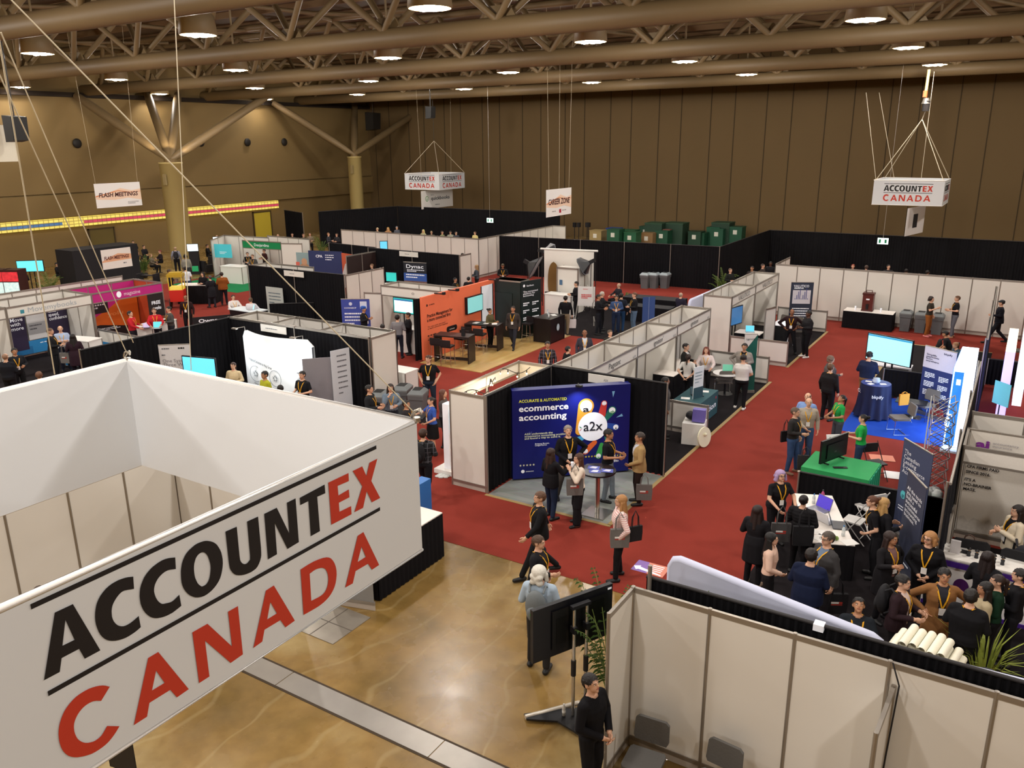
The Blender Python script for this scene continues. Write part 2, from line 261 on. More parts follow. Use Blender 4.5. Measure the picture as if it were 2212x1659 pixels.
def body_set(armL,armR,legs,build,top,bottom,hair,hy,hp,lean,vox):
    key=(armL,armR,legs,build,top,bottom,hair,hy,hp,lean,vox)
    if key in _PC: return _PC[key]
    k={'s':0.90,'n':1.0,'h':1.2}[build[-1]]; fem=build[0]=='f'
    HM=_head_mats(hy,hp); mb=MB(); segs=[]   # segs: (kind,a,b,ra,rb)
    def cap(kind,a,b,ra,rb): _cap(mb,a,b,ra,rb); segs.append((kind,tuple(a),tuple(b),ra,rb))
    cw=1.0 if top=='tee' else 1.08
    hipx=.165 if fem else .155
    rings=[(0,-.005,.84,.12,.09),(0,-.01,.90,hipx*k,.118*k),(0,-.01,.98,hipx*k*.99,.115*k),(0,0,1.06,(.13 if fem else .15)*k*cw,.10*k*cw),(0,.005,1.15,(.135 if fem else .155)*k*cw,.105*k*cw),(0,.01,1.25,(.155 if fem else .17)*k*cw,(.125 if fem else .118)*k*cw),(0,.005,1.34,.175*k*cw,.115*k*cw),(0,0,1.41,.165*cw,.09*cw),(0,-.005,1.455,.10,.07),(0,-.005,1.50,.055,.058)]
    _loft(mb,rings)
    for s in (-1,1): cap('torso',(s*.03,0,1.42),(s*.165,0,1.405),.055*cw,.058*cw)
    if top=='coat': _loft(mb,[(0,0,1.12,.165*k,.12*k),(0,-.01,.98,.185*k,.145*k),(0,-.01,.80,.195*k,.155*k),(0,-.01,.58,.205*k,.16*k)])
    if top in('jacket','puffer'): _loft(mb,[(0,0,1.15,.165*k,.122*k),(0,-.01,.98,.183*k,.140*k),(0,-.01,.84,.185*k,.145*k)])
    HR=[]
    for s,arm in ((-1,armL),(1,armR)):
        e,w_=ARMS[arm]; sh=Vector((s*.175,0,1.40)); e=Vector((s*e[0],e[1],e[2])); w_=Vector((s*w_[0],w_[1],w_[2]))
        sl=1.0 if top=='tee' else 1.12
        if top=='puffer': sl=1.4
        cap('arm',sh,e,.050*sl,.040*sl); cap('fore',e,w_,.038*sl,.027*(1 if top=='tee' else 1.25)); HR.append((s,e,w_))
    L=LEGS[legs]
    for s,(h,kn,an) in ((-1,L[0]),(1,L[1])):
        h,kn,an=[Vector((s*q[0],q[1],q[2])) for q in (h,kn,an)]
        wide=bottom=='wide'
        cap('leg',h,kn,.092*k**.5,.066+(.03 if wide else 0)); cap('leg',kn,an-Vector((0,0,-.03)),.062+(.025 if wide else 0),.047+(.04 if wide else 0))
        cap('foot',an+Vector((0,-.045,-.045)),an+Vector((s*.02,.145,-.052)),.040,.033)
    if bottom=='skirt' and legs!='sit': _loft(mb,[(0,-.01,1.0,.15*k,.11*k),(0,-.01,.85,.185,.14),(0,-.01,.52,.20,.16)])
    # head
    def hp_(p): return tuple(HM@Vector(p))
    R3=HM.to_3x3()
    cap('neck',(0,-.01,1.45),hp_((0,.0,1.585)),.052,.048)
    mb.sphere(hp_((0,-.005,1.662)),(.077,.096,.094),14,10,R=R3); mb.sphere(hp_((0,.035,1.600)),(.057,.062,.068),12,8,R=R3)
    _cap(mb,hp_((0,.094,1.655)),hp_((0,.104,1.628)),.009,.013,6); _cap(mb,hp_((-.03,.088,1.665)),hp_((.03,.088,1.665)),.012,.012,6); _cap(mb,hp_((0,.07,1.553)),hp_((0,.074,1.553)),.022,.022,8)
    for s in (-1,1): mb.sphere(hp_((s*.078,-.005,1.635)),(.012,.02,.032),8,6,R=R3)
    # lean: bend everything above the hips
    A=Matrix.Rotation(-lean,4,'X')
    def bend(p):
        p=Vector(p); c=Vector((0,0,.92)); t=min(1,max(0,(p.z-.90)/.15)); return tuple(p.lerp(c+A@(p-c),t))
    mb.v=[bend(p) if p[2]>.90 and abs(lean)>1e-3 and not (legs=='sit' and p[1]>.22 and p[2]<1.0) else p for p in mb.v]
    if lean: segs=[(kk,bend(a) if kk not in('leg','foot') else a,bend(b) if kk not in('leg','foot') else b,x,y) for kk,a,b,x,y in segs]; HR=[(s,Vector(bend(e)),Vector(bend(w_))) for s,e,w_ in HR]
    co,no,fv=_remesh(mb,vox)
    P=co[fv].mean(axis=1)
    D=[];T=[]
    for kk,a,b,x,y in segs:
        d,t=_seg(P,a,b,x,y); D.append(d);T.append(t)
    D=np.array(D);T=np.array(T)
    # torso distance: below neck ring inside ellipse -> treat as torso when no limb is clearly closer
    Ab=np.array(A.inverted())[:3,:3]; Q=(P-[0,0,.92])@Ab.T+[0,0,.92] if lean else P
    hm=np.array(HM.inverted()); Hq=Q@hm[:3,:3].T+hm[:3,3]
    j=D.argmin(axis=0); kinds=np.array([s[0] for s in segs]); kd=kinds[j]; tt=T[j,np.arange(len(P))]; dd=D[j,np.arange(len(P))]
    head=(Hq[:,2]>1.515)&(np.abs(Hq[:,0])<.12)&(np.abs(Hq[:,1])<.17)&~((dd<.02)&np.isin(kd,('fore','arm')))
    neck=(kd=='neck')&(Q[:,2]>1.475)&~head
    isfore=(kd=='fore')&(dd<.025); isarm=(kd=='arm')&(dd<.03)&(np.abs(Q[:,0])>.14)
    foot=(kd=='foot')&(dd<.03)
    legz=.90 if legs!='sit' else .90
    lower=(P[:,2]<.97)&~isfore&~foot&~isarm
    if legs=='sit': lower=((P[:,2]<.99)|(P[:,1]>.2)&(P[:,2]<1.02))&~isfore&~foot&~isarm
    torso=~(head|neck|isfore|isarm|foot|lower)
    topm=torso|isarm
    if top=='tee': topm=torso|(isarm&(tt<.75))
    else: topm=torso|isarm|(isfore&(tt<.93))
    if top in('jacket','puffer'): topm|=lower&(P[:,2]>.85)&(legs!='sit')
    if top=='coat': topm|=lower&(P[:,2]>.56)&(legs!='sit')
    shirt=None
    openm=None
    if top in('jacket','coat'):
        openm=torso&(Q[:,1]>.02)&(np.abs(Q[:,0])<.030+.05*np.clip((Q[:,2]-1.05)/.4,0,1))&(Q[:,2]>.86)
        topm=topm&~openm
    low=lower&(P[:,2]>.06) if top not in('coat','jacket','puffer') else lower&~topm
    if bottom=='skirt' and legs!='sit': low=lower&(P[:,2]>.53)
    low|=(kd=='foot')&(P[:,2]>.105)&(legs!='sit')
    shoe=foot&~low
    # finished body: whole skin surface + hands, eyes, mouth
    hb=MB()
    for s,e,w_ in HR:
        d=(w_-e).normalized(); inw=Vector((-s,0,0)); inw=(inw-d*inw.dot(d)); inw=inw.normalized() if inw.length>.1 else Vector((0,1,0)); sp=d.cross(inw).normalized()
        if sp.z>0 and False: sp=-sp
        c=w_+d*.045; Rm=Matrix((sp,inw,d)).transposed(); hb.sphere(c,(.042,.018,.055),10,8,R=Rm)
        for q,ln in enumerate((.062,.072,.068,.052)):
            b0=w_+d*.085+sp*(-.028+.0185*q); b1=b0+d*ln*.55+inw*.012; b2=b1+d*ln*.3+inw*.030
            hb.tube([b0,b1,b2],0,6,radii=[.0098,.0088,.0068])
        b0=w_+d*.03-sp*.038; hb.tube([b0,b0+d*.035-sp*.018+inw*.01,b0+d*.062-sp*.014+inw*.024],0,6,radii=[.0125,.0105,.008])
    nh=len(hb.f)
    for s in (-1,1):
        hb.sphere(bend(hp_((s*.029,.082,1.652))),(.012,.010,.0085),8,6,mi=1); hb.sphere(bend(hp_((s*.029,.0895,1.652))),(.0058,.004,.0058),6,5,mi=2)
        hb.tube([bend(hp_((s*.014,.097,1.668))),bend(hp_((s*.032,.094,1.674))),bend(hp_((s*.048,.080,1.668)))],.0035,5,mi=2)
    hb.tube([bend(hp_((-.022,.090,1.592))),bend(hp_((0,.099,1.594))),bend(hp_((.022,.090,1.592)))],.0055,6,mi=3)
    hv=np.array(hb.v,np.float32); hf=[];hmi=[]
    for f,mi in zip(hb.f,hb.mi):
        if len(f)==4: hf.append(f);hmi.append(mi)
        elif len(f)>4:
            for i in range(1,len(f)-1,2): hf.append((f[0],f[i],f[i+1],f[min(i+2,len(f)-1)] if i+2<len(f) else f[0])); hmi.append(mi)
        else: hf.append(tuple(f)+(f[0],)); hmi.append(mi)
    clean=[]
    res={}
    allc=np.vstack([co,hv]); allf=np.vstack([fv,np.array(hf,np.int32)+len(co)]); mi=np.concatenate([np.zeros(len(fv),np.int32),np.array(hmi,np.int32)])
    res['body']=_np_mesh2('body',allc,allf,mi)
    res['top']=_shell('top',co,no,fv,topm,.010 if top!='tee' else .007)
    res['open']=_shell('shirt',co,no,fv,openm,.004) if openm is not None else None
    res['low']=_shell('trousers',co,no,fv,low,.005)
    res['shoe']=_shell('shoes',co,no,fv,shoe,.006)
    # hair
    x,y,z=Hq[:,0],Hq[:,1],Hq[:,2]
    hm_=None; hd=.009
    nz=.010*np.sin(x*90)+.006*np.sin(x*210+1)
    base=head&((z>1.700+nz)|((y<.035)&(z>1.650))|((np.abs(x)>.052)&(y<.06)&(z>1.672))|((y<-.015)&(z>1.60))|((y<-.04)&(z>1.565)))&~((np.abs(x)>.072)&(y>-.03)&(z<1.668))
    if hair in('short','curly','long','bun','bob','tail','wavy'): hm_=base
    elif hair=='thin': hm_=base&~((z>1.70)&(y>-.03)); hd=.006
    elif hair=='turban': hm_=head&((z>1.69)|((y<.03)&(z>1.64)))
    elif hair in('cap','hijab','beanie'): hm_=head&((z>1.685)|((y<.0)&(z>1.62)))
    res['hair']=_shell('hair',co,no,fv,hm_,hd,.010 if hair=='short' else 0) if hm_ is not None else None
    res['hair2']=None
    h2=MB()
    hr=lambda p:bend(hp_(p))
    if hair in('long','wavy'):
        h2.sphere(hr((0,-.022,1.672)),(.094,.100,.100),14,10,R=R3)
        kx=1.0 if hair=='long' else 1.2
        for q in (-1,0,1): _cap(h2,hr((q*.055,-.06+abs(q)*.02,1.64)),bend((q*.075*kx,-.105+abs(q)*.03,1.30)),.045,.038*kx)
        for q in (-1,1): _cap(h2,hr((q*.080,-.01,1.63)),bend((q*.105*kx,.02,1.40)),.026,.026*kx)
    elif hair=='bob':
        h2.sphere(hr((0,-.02,1.668)),(.106,.108,.106),14,10,R=R3)
        for q in (-1,1): _cap(h2,hr((q*.092,.005,1.64)),hr((q*.098,.01,1.545)),.032,.030)
        _cap(h2,hr((-.05,-.09,1.62)),hr((.05,-.09,1.53)),.05,.05); _cap(h2,hr((.05,-.09,1.62)),hr((-.05,-.09,1.53)),.05,.05)
    elif hair=='curly':
        rr=random.Random(3)
        h2.sphere(hr((0,-.02,1.675)),(.105,.108,.105),14,10,R=R3)
        for q in range(26):
            a=rr.uniform(PI*.95,PI*2.05); zz=rr.uniform(1.57,1.76); rad=.095 if zz<1.7 else .06
            h2.sphere(hr((rad*math.cos(a),-.01+rad*math.sin(a),zz)),.032,8,6)
    elif hair=='bun': h2.sphere(hr((0,-.115,1.70)),(.045,.042,.045),10,8)
    elif hair=='tail':
        h2.sphere(hr((0,-.105,1.68)),(.032,.032,.032),8,6); _cap(h2,hr((0,-.12,1.67)),bend((0,-.13,1.42)),.034,.020)
    elif hair=='turban': h2.sphere(hr((0,-.01,1.715)),(.103,.125,.075),14,10,R=R3); _cap(h2,hr((-.07,.03,1.71)),hr((.07,.06,1.745)),.04,.035)
    elif hair=='cap': h2.sphere(hr((0,-.008,1.695)),(.086,.104,.080),14,8,R=R3); _cap(h2,hr((-.035,.105,1.695)),hr((.035,.105,1.695)),.026,.026)
    elif hair=='beanie': h2.sphere(hr((0,-.008,1.695)),(.090,.108,.085),14,8,R=R3)
    if h2.v:
        c2,n2,f2=_remesh(h2,max(.010,vox*.8),2)
        q=c2@Ab.T*1.0 if False else c2
        Q2=(c2-[0,0,.92])@Ab.T+[0,0,.92] if lean else c2
        H2=Q2@hm[:3,:3].T+hm[:3,3]
        if hair in('long','wavy','bob','curly'):
            fc=H2[f2].mean(axis=1); keep=~((fc[:,1]>.045)&(fc[:,2]<1.700)&(np.abs(fc[:,0])<.072))
            f2=f2[keep]
        res['hair2']=_np_mesh2('hair',c2,f2,None)
    # chest depth for lanyards
    res['bend']=bend; res['hp']=hp_; res['k']=k*cw
    _PC[key]=res; return res
def _np_mesh2(name,co,fv,mi):
    """faces may repeat a vertex (triangles): build safely"""
    me=bpy.data.meshes.new(name)
    fl=[]
    tri=(fv[:,3]==fv[:,0])|(fv[:,3]==fv[:,2])
    ls=np.where(tri,3,4); st=np.concatenate([[0],np.cumsum(ls)[:-1]])
    idx=np.concatenate([f[:3] if t else f for f,t in zip(fv,tri)]) if tri.any() else fv.ravel()
    me.vertices.add(len(co)); me.vertices.foreach_set('co',co.astype(np.float32).ravel())
    me.loops.add(len(idx)); me.loops.foreach_set('vertex_index',np.asarray(idx,np.int32))
    me.polygons.add(len(fv)); me.polygons.foreach_set('loop_start',st.astype(np.int32))
    me.polygons.foreach_set('use_smooth',np.ones(len(fv),bool))
    if mi is not None: me.polygons.foreach_set('material_index',mi.astype(np.int32))
    me.update(calc_edges=True); me.validate(); return me
def _part(parent,name,me,mats,label=None):
    o=bpy.data.objects.new(name,me); COL.objects.link(o); o.parent=parent
    if not me.materials:
        for m in mats: me.materials.append(m)
    for i,m in enumerate(mats):
        o.material_slots[i].link='OBJECT'; o.material_slots[i].material=m
    INV[o.name]=INV[parent.name]
    if label: o['label']=label
    return o
NAMES={'tee':'shirt','long':'sweater','jacket':'jacket','coat':'coat','puffer':'puffer_coat'}
def person(loc,yaw,h=1.72,pose='down,down,stand',build='mn',top='long',tc='#17171a',bottom='pants',bc='#1a1a1d',hair='short',hc='#1d1613',skin='l',ln=True,label='',hy=0,hp=0.0,lean=0.0,sc='#151415',shc='#232226',seat=None,vox=None,group=None,badge=True,stripes=None):
    """loc: spot under the pelvis on the floor; seat: height of the pelvis if seated"""
    aL,aR,lg=pose.split(',')
    dist=math.hypot(loc[0],loc[1])
    if vox is None: vox=.013 if dist<20 else (.017 if dist<32 else .021)
    R=body_set(aL,aR,lg,build,top,bottom,hair,round(math.radians(hy),3),round(math.radians(hp),3),round(math.radians(lean),3),vox)
    s=h/1.755
    z=loc[2] if len(loc)>2 else 0
    if lg=='sit': z+=-(.92-.085-.405)*s+.0+((seat or .45)-.45)
    r=thing('person',label,'person',(loc[0],loc[1],z),yaw-PI/2,group); r.scale=(s*1.10,s*1.08,s)
    INV[r.name]=(Matrix.Translation((loc[0],loc[1],z))@Matrix.Rotation(yaw-PI/2,4,'Z')@Matrix.Scale(s,4)).inverted()
    sk=mat(SKINS[skin],.55,scale=8,var=.04)
    _part(r,'body',R['body'],[sk,mat('#e8e2da',.3),mat('#17110e',.4),mat({'l':'#a8574a','m':'#8e4a3c','b':'#6d3a30','d':'#4a2a25'}[skin],.5)])
    tm=mat(tc,.85,bump=.15,scale=18,var=.10,spec=.2)
    if top=='puffer': tm=puffer(tc)
    if stripes: tm=striped(*stripes)
    if R['top']: _part(r,NAMES[top],R['top'],[tm])
    if R['open']: _part(r,'shirt',R['open'],[mat(shc,.85,scale=20,spec=.2)])
    if R['low']: _part(r,'skirt' if bottom=='skirt' else 'trousers',R['low'],[mat(bc,.85,scale=14,bump=.15,var=.12,spec=.2)])
    if R['shoe']: _part(r,'shoes',R['shoe'],[mat(sc,.5)])
    hn={'turban':'turban','cap':'cap','beanie':'beanie'}.get(hair,'hair')
    hm=mat(hc,.55,scale=60,var=.25,bump=.3)
    if R['hair'] : _part(r,hn,R['hair'],[hm])
    if R['hair2']: _part(r,hn if not R['hair'] else hn+('_volume' if hn=='hair' else '_wrap'),R['hair2'],[hm])
    if 'glasses' in label:
        mb=MB(); q=lambda p:R['bend'](R['hp'](p))
        for e in (-1,1): mb.tube([q((e*.031+.021*math.cos(a*PI/6),.106,1.652+.016*math.sin(a*PI/6))) for a in range(13)],.0028,5); mb.tube([q((e*.052,.104,1.656)),q((e*.082,.0,1.655))],.0026,5)
        mb.tube([q((-.010,.108,1.655)),q((.010,.108,1.655))],.0026,5); mb.build('glasses',mat('#1a1412',.3),r,world=False)
    if ln:
        b=R['bend']; k=R['k']; f=.128*k+.012; mb=MB()
        for q in (-1,1):
            pts=[(q*.045,-.075,1.475),(q*.072,-.03,1.487),(q*.078,.045,1.46),(q*.070,.085*k+.02,1.40),(q*.045,f+.004,1.30),(q*.006,f+.004,1.16)]
            pts=[Vector(b(p)) for p in pts]
            for i in range(len(pts)-1): mb.beam(pts[i],pts[i+1],.020,.004,up=Vector((0,1,.2)) if i>1 else Z)
        L_=MB(); L_.v=[tuple(v) for v in mb.v]; L_.f=mb.f; L_.mi=mb.mi; L_.sm=mb.sm
        o=L_.build('lanyard',mat('#e0a21c',.7,var=.03),r,world=False)
        if badge:
            c=Vector(b((0,f+.010,1.10))); m2=MB(); m2.box(c.x-.042,c.x+.042,c.y-.003,c.y+.003,c.z-.062,c.z+.055); m2.build('badge',mat('#ece8e4',.5),o,world=False)
    return r
def puffer(h):
    k=('puffer',h)
    if k in _M: return _M[k]
    m=mat(h,.8,scale=9.31,var=.1,spec=.1).copy(); nt=m.node_tree; b=nt.nodes['Principled BSDF']
    wv=nt.nodes.new('ShaderNodeTexWave'); wv.bands_direction='Z'; wv.inputs['Scale'].default_value=4.5; wv.inputs['Distortion'].default_value=1
    tc=nt.nodes.new('ShaderNodeTexCoord'); nt.links.new(tc.outputs['Object'],wv.inputs[0])
    bp=nt.nodes.new('ShaderNodeBump'); bp.inputs['Strength'].default_value=.35; bp.inputs['Distance'].default_value=.015; nt.links.new(wv.outputs['Fac'],bp.inputs['Height']); nt.links.new(bp.outputs['Normal'],b.inputs['Normal'])
    _M[k]=m; return m
def striped(a,b2,mode,sc):
    k=('st',a,b2,mode,sc)
    if k in _M: return _M[k]
    m=bpy.data.materials.new('m_striped'); m.use_nodes=True; nt=m.node_tree; b=nt.nodes['Principled BSDF']; b.inputs['Roughness'].default_value=.85
    tc=nt.nodes.new('ShaderNodeTexCoord'); sx=nt.nodes.new('ShaderNodeSeparateXYZ'); nt.links.new(tc.outputs['Object'],sx.inputs[0])
    def band(o):
        mu=nt.nodes.new('ShaderNodeMath'); mu.operation='MULTIPLY'; mu.inputs[1].default_value=sc; nt.links.new(o,mu.inputs[0])
        fr=nt.nodes.new('ShaderNodeMath'); fr.operation='FRACT'; nt.links.new(mu.outputs[0],fr.inputs[0])
        lt=nt.nodes.new('ShaderNodeMath'); lt.operation='LESS_THAN'; lt.inputs[1].default_value=.5 if mode=='h' else .12; nt.links.new(fr.outputs[0],lt.inputs[0]); return lt.outputs[0]
    o=band(sx.outputs[2])
    if mode=='plaid':
        mm=nt.nodes.new('ShaderNodeMath'); mm.operation='MAXIMUM'; nt.links.new(o,mm.inputs[0]); nt.links.new(band(sx.outputs[0]),mm.inputs[1]); o=mm.outputs[0]
    mx=nt.nodes.new('ShaderNodeMix'); mx.data_type='RGBA'; mx.inputs[6].default_value=rgb(a); mx.inputs[7].default_value=rgb(b2); nt.links.new(o,mx.inputs[0]); nt.links.new(mx.outputs[2],b.inputs['Base Color'])
    _M[k]=m; return m
def face_yaw(loc,f):
    th=math.atan2(-loc[1],-loc[0]); return th+math.radians(f)
def P(px,py,mode,f,h=1.72,**k):
    """mode 'F': pixel of the spot between the feet; 'H': pixel of the head top (height h above floor)"""
    seat=k.get('seat')
    if mode=='F': g=G(px,py,0)
    else:
        sit=k.get('pose','').endswith('sit')
        hh=h if not sit else h-(.43*h/1.755)+((seat or .45)-.45)
        ln=math.radians(k.get('lean',0)); hh-= (1-math.cos(ln))*.8*h/1.755
        g=G(px,py,hh)
        if ln:   # shift back so that the head lands on the pixel
            yw=face_yaw(g,f); off=math.sin(ln)*.75; g=Vector((g.x-math.cos(yw)*off,g.y-math.sin(yw)*off,0))
    yw=face_yaw(g,f)
    return person((g.x,g.y,k.pop('z',0)),yw,h,**k)
# ---------------------------------------------------------------- hall shell
def floor_mat():
    m=bpy.data.materials.new('m_polished_concrete'); m.use_nodes=True; nt=m.node_tree; b=nt.nodes['Principled BSDF']; L=nt.links.new
    tc=nt.nodes.new('ShaderNodeTexCoord')
    def noise(s,d,dist=0):
        n=nt.nodes.new('ShaderNodeTexNoise'); n.inputs['Scale'].default_value=s; n.inputs['Detail'].default_value=d; n.inputs['Distortion'].default_value=dist; L(tc.outputs['Object'],n.inputs['Vector']); return n
    n1=noise(.42,5,.6); n2=noise(5,6); n3=noise(1.6,3)
    cr=nt.nodes.new('ShaderNodeValToRGB'); e=cr.color_ramp.elements; e[0].position=.33; e[0].color=rgb('#745c30'); e[1].position=.66; e[1].color=rgb('#a18a5c')
    q=cr.color_ramp.elements.new(.5); q.color=rgb('#8e703e'); L(n1.outputs['Fac'],cr.inputs[0])
    mx=nt.nodes.new('ShaderNodeMix'); mx.data_type='RGBA'; mx.blend_type='MULTIPLY'; mx.inputs[0].default_value=.45
    c2=nt.nodes.new('ShaderNodeValToRGB'); c2.color_ramp.elements[0].position=.35; c2.color_ramp.elements[0].color=(.70,.66,.60,1); c2.color_ramp.elements[1].position=.6; c2.color_ramp.elements[1].color=(1,1,1,1); L(n2.outputs['Fac'],c2.inputs[0])
    L(cr.outputs[0],mx.inputs[6]); L(c2.outputs[0],mx.inputs[7])
    # scratches
    wv=nt.nodes.new('ShaderNodeTexWave'); wv.inputs['Scale'].default_value=.35; wv.inputs['Distortion'].default_value=14; wv.inputs['Detail'].default_value=3; wv.inputs['Detail Scale'].default_value=.6; L(tc.outputs['Object'],wv.inputs[0])
    c3=nt.nodes.new('ShaderNodeValToRGB'); c3.color_ramp.elements[0].position=.985; c3.color_ramp.elements[0].color=(0,0,0,1); c3.color_ramp.elements[1].position=1; c3.color_ramp.elements[1].color=(.10,.10,.10,1); L(wv.outputs['Fac'],c3.inputs[0])
    m2=nt.nodes.new('ShaderNodeMix'); m2.data_type='RGBA'; m2.inputs[7].default_value=rgb('#dccb9c'); L(c3.outputs[0],m2.inputs[0]); L(mx.outputs[2],m2.inputs[6]); L(m2.outputs[2],b.inputs['Base Color'])
    rr=nt.nodes.new('ShaderNodeMapRange'); rr.inputs[3].default_value=.16; rr.inputs[4].default_value=.38; L(n3.outputs['Fac'],rr.inputs[0]); L(rr.outputs[0],b.inputs['Roughness'])
    b.inputs['Specular IOR Level'].default_value=.45
    return m
def carpet_mat(h):
    m=bpy.data.materials.new('m_carpet'); m.use_nodes=True; nt=m.node_tree; b=nt.nodes['Principled BSDF']; L=nt.links.new; b.inputs['Roughness'].default_value=.95; b.inputs['Specular IOR Level'].default_value=.1
    tc=nt.nodes.new('ShaderNodeTexCoord'); n=nt.nodes.new('ShaderNodeTexNoise'); n.inputs['Scale'].default_value=.8; n.inputs['Detail'].default_value=8; L(tc.outputs['Object'],n.inputs[0])
    n2=nt.nodes.new('ShaderNodeTexNoise'); n2.inputs['Scale'].default_value=90; L(tc.outputs['Object'],n2.inputs[0])
    c=rgb(h)[:3]; mx=nt.nodes.new('ShaderNodeMix'); mx.data_type='RGBA'; mx.inputs[6].default_value=tuple(v*.80 for v in c)+(1,); mx.inputs[7].default_value=tuple(v*1.15 for v in c)+(1,)
    L(n.outputs[0],mx.inputs[0]); L(mx.outputs[2],b.inputs['Base Color'])
    bp=nt.nodes.new('ShaderNodeBump'); bp.inputs['Strength'].default_value=.3; bp.inputs['Distance'].default_value=.01; L(n2.outputs[0],bp.inputs['Height']); L(bp.outputs[0],b.inputs['Normal']); return m
def plank_mat(c1,c2,sx,sy,rot=0):
    m=bpy.data.materials.new('m_planks'); m.use_nodes=True; nt=m.node_tree; b=nt.nodes['Principled BSDF']; L=nt.links.new; b.inputs['Roughness'].default_value=.35
    tc=nt.nodes.new('ShaderNodeTexCoord'); mp=nt.nodes.new('ShaderNodeMapping'); mp.inputs['Rotation'].default_value=(0,0,rot); L(tc.outputs['Object'],mp.inputs[0])
    br=nt.nodes.new('ShaderNodeTexBrick'); br.inputs['Scale'].default_value=1; br.inputs['Brick Width'].default_value=sx; br.inputs['Row Height'].default_value=sy; br.inputs['Mortar Size'].default_value=.004; br.inputs['Color1'].default_value=rgb(c1); br.inputs['Color2'].default_value=rgb(c2); br.inputs['Mortar'].default_value=rgb(c2); br.offset=.37
    L(mp.outputs[0],br.inputs['Vector']); n=nt.nodes.new('ShaderNodeTexNoise'); n.inputs['Scale'].default_value=3; mp2=nt.nodes.new('ShaderNodeMapping'); mp2.inputs['Scale'].default_value=(1,9,1); L(mp.outputs[0],mp2.inputs[0]); L(mp2.outputs[0],n.inputs[0])
    mx=nt.nodes.new('ShaderNodeMix'); mx.data_type='RGBA'; mx.blend_type='MULTIPLY'; mx.inputs[0].default_value=.35; L(br.outputs[0],mx.inputs[6]); L(n.outputs['Color'],mx.inputs[7]); L(mx.outputs[2],b.inputs['Base Color']); return m
def struct(mb,name,m,kindparent=None):
    o=mb.build(name,m,kindparent)
    if kindparent is None: o['kind']='structure'
    return o
XW,YW=-58.5,66.0; XR,YB=14.0,-16.0; ZC=15.0
mb=MB(); mb.box(XW,XR,YB,YW,-.2,0); struct(mb,'floor',floor_mat())
mb=MB(); mb.box(XW,XR,YB,YW,ZC,ZC+.2); struct(mb,'ceiling',mat('#64503b',.8,scale=.4,var=.08))
wm=mat('#80683f',.75,scale=.3,var=.05)
mb=MB(); mb.box(XW-.4,XW,YB,YW,0,ZC)
for z0,z1,d in ((7.05,7.4,.10),(4.85,4.93,-.0)):
    if d>0: mb.box(XW,XW+d,YB,YW,z0,z1)
mb.box(XW,XW+.35,YB,YW,3.35,4.9); mb.box(XW,XW+.16,YB,YW,4.98,7.05)
struct(mb,'wall_left',wm)
mb=MB(); mb.box(XW,XR,YW,YW+.4,0,ZC); ro=struct(mb,'wall_rear',mat('#6c5635',.8,scale=.35,var=.05))
mb=MB(); x=XW+1
k=0
while x<XR:
    mb.box(x-.03,x+.03,YW-.03,YW+.01,0 if k%3 else 0,ZC); x+=2.45 if k%2 else 1.9; k+=1
g=mb.build('panel_joint',mat('#463824',.9),ro)
mb=MB(); mb.box(XR,XR+.4,YB,YW,0,ZC); struct(mb,'wall_right',wm)
mb=MB(); mb.box(XW,XR,YB-.4,YB,0,ZC); struct(mb,'wall_front',wm)
# dark reveal under the roof on the left wall
mb=MB(); mb.box(XW,XW+.5,YB,YW,11.45,11.75); struct(mb,'trim_1',mat('#2a2018',.9))
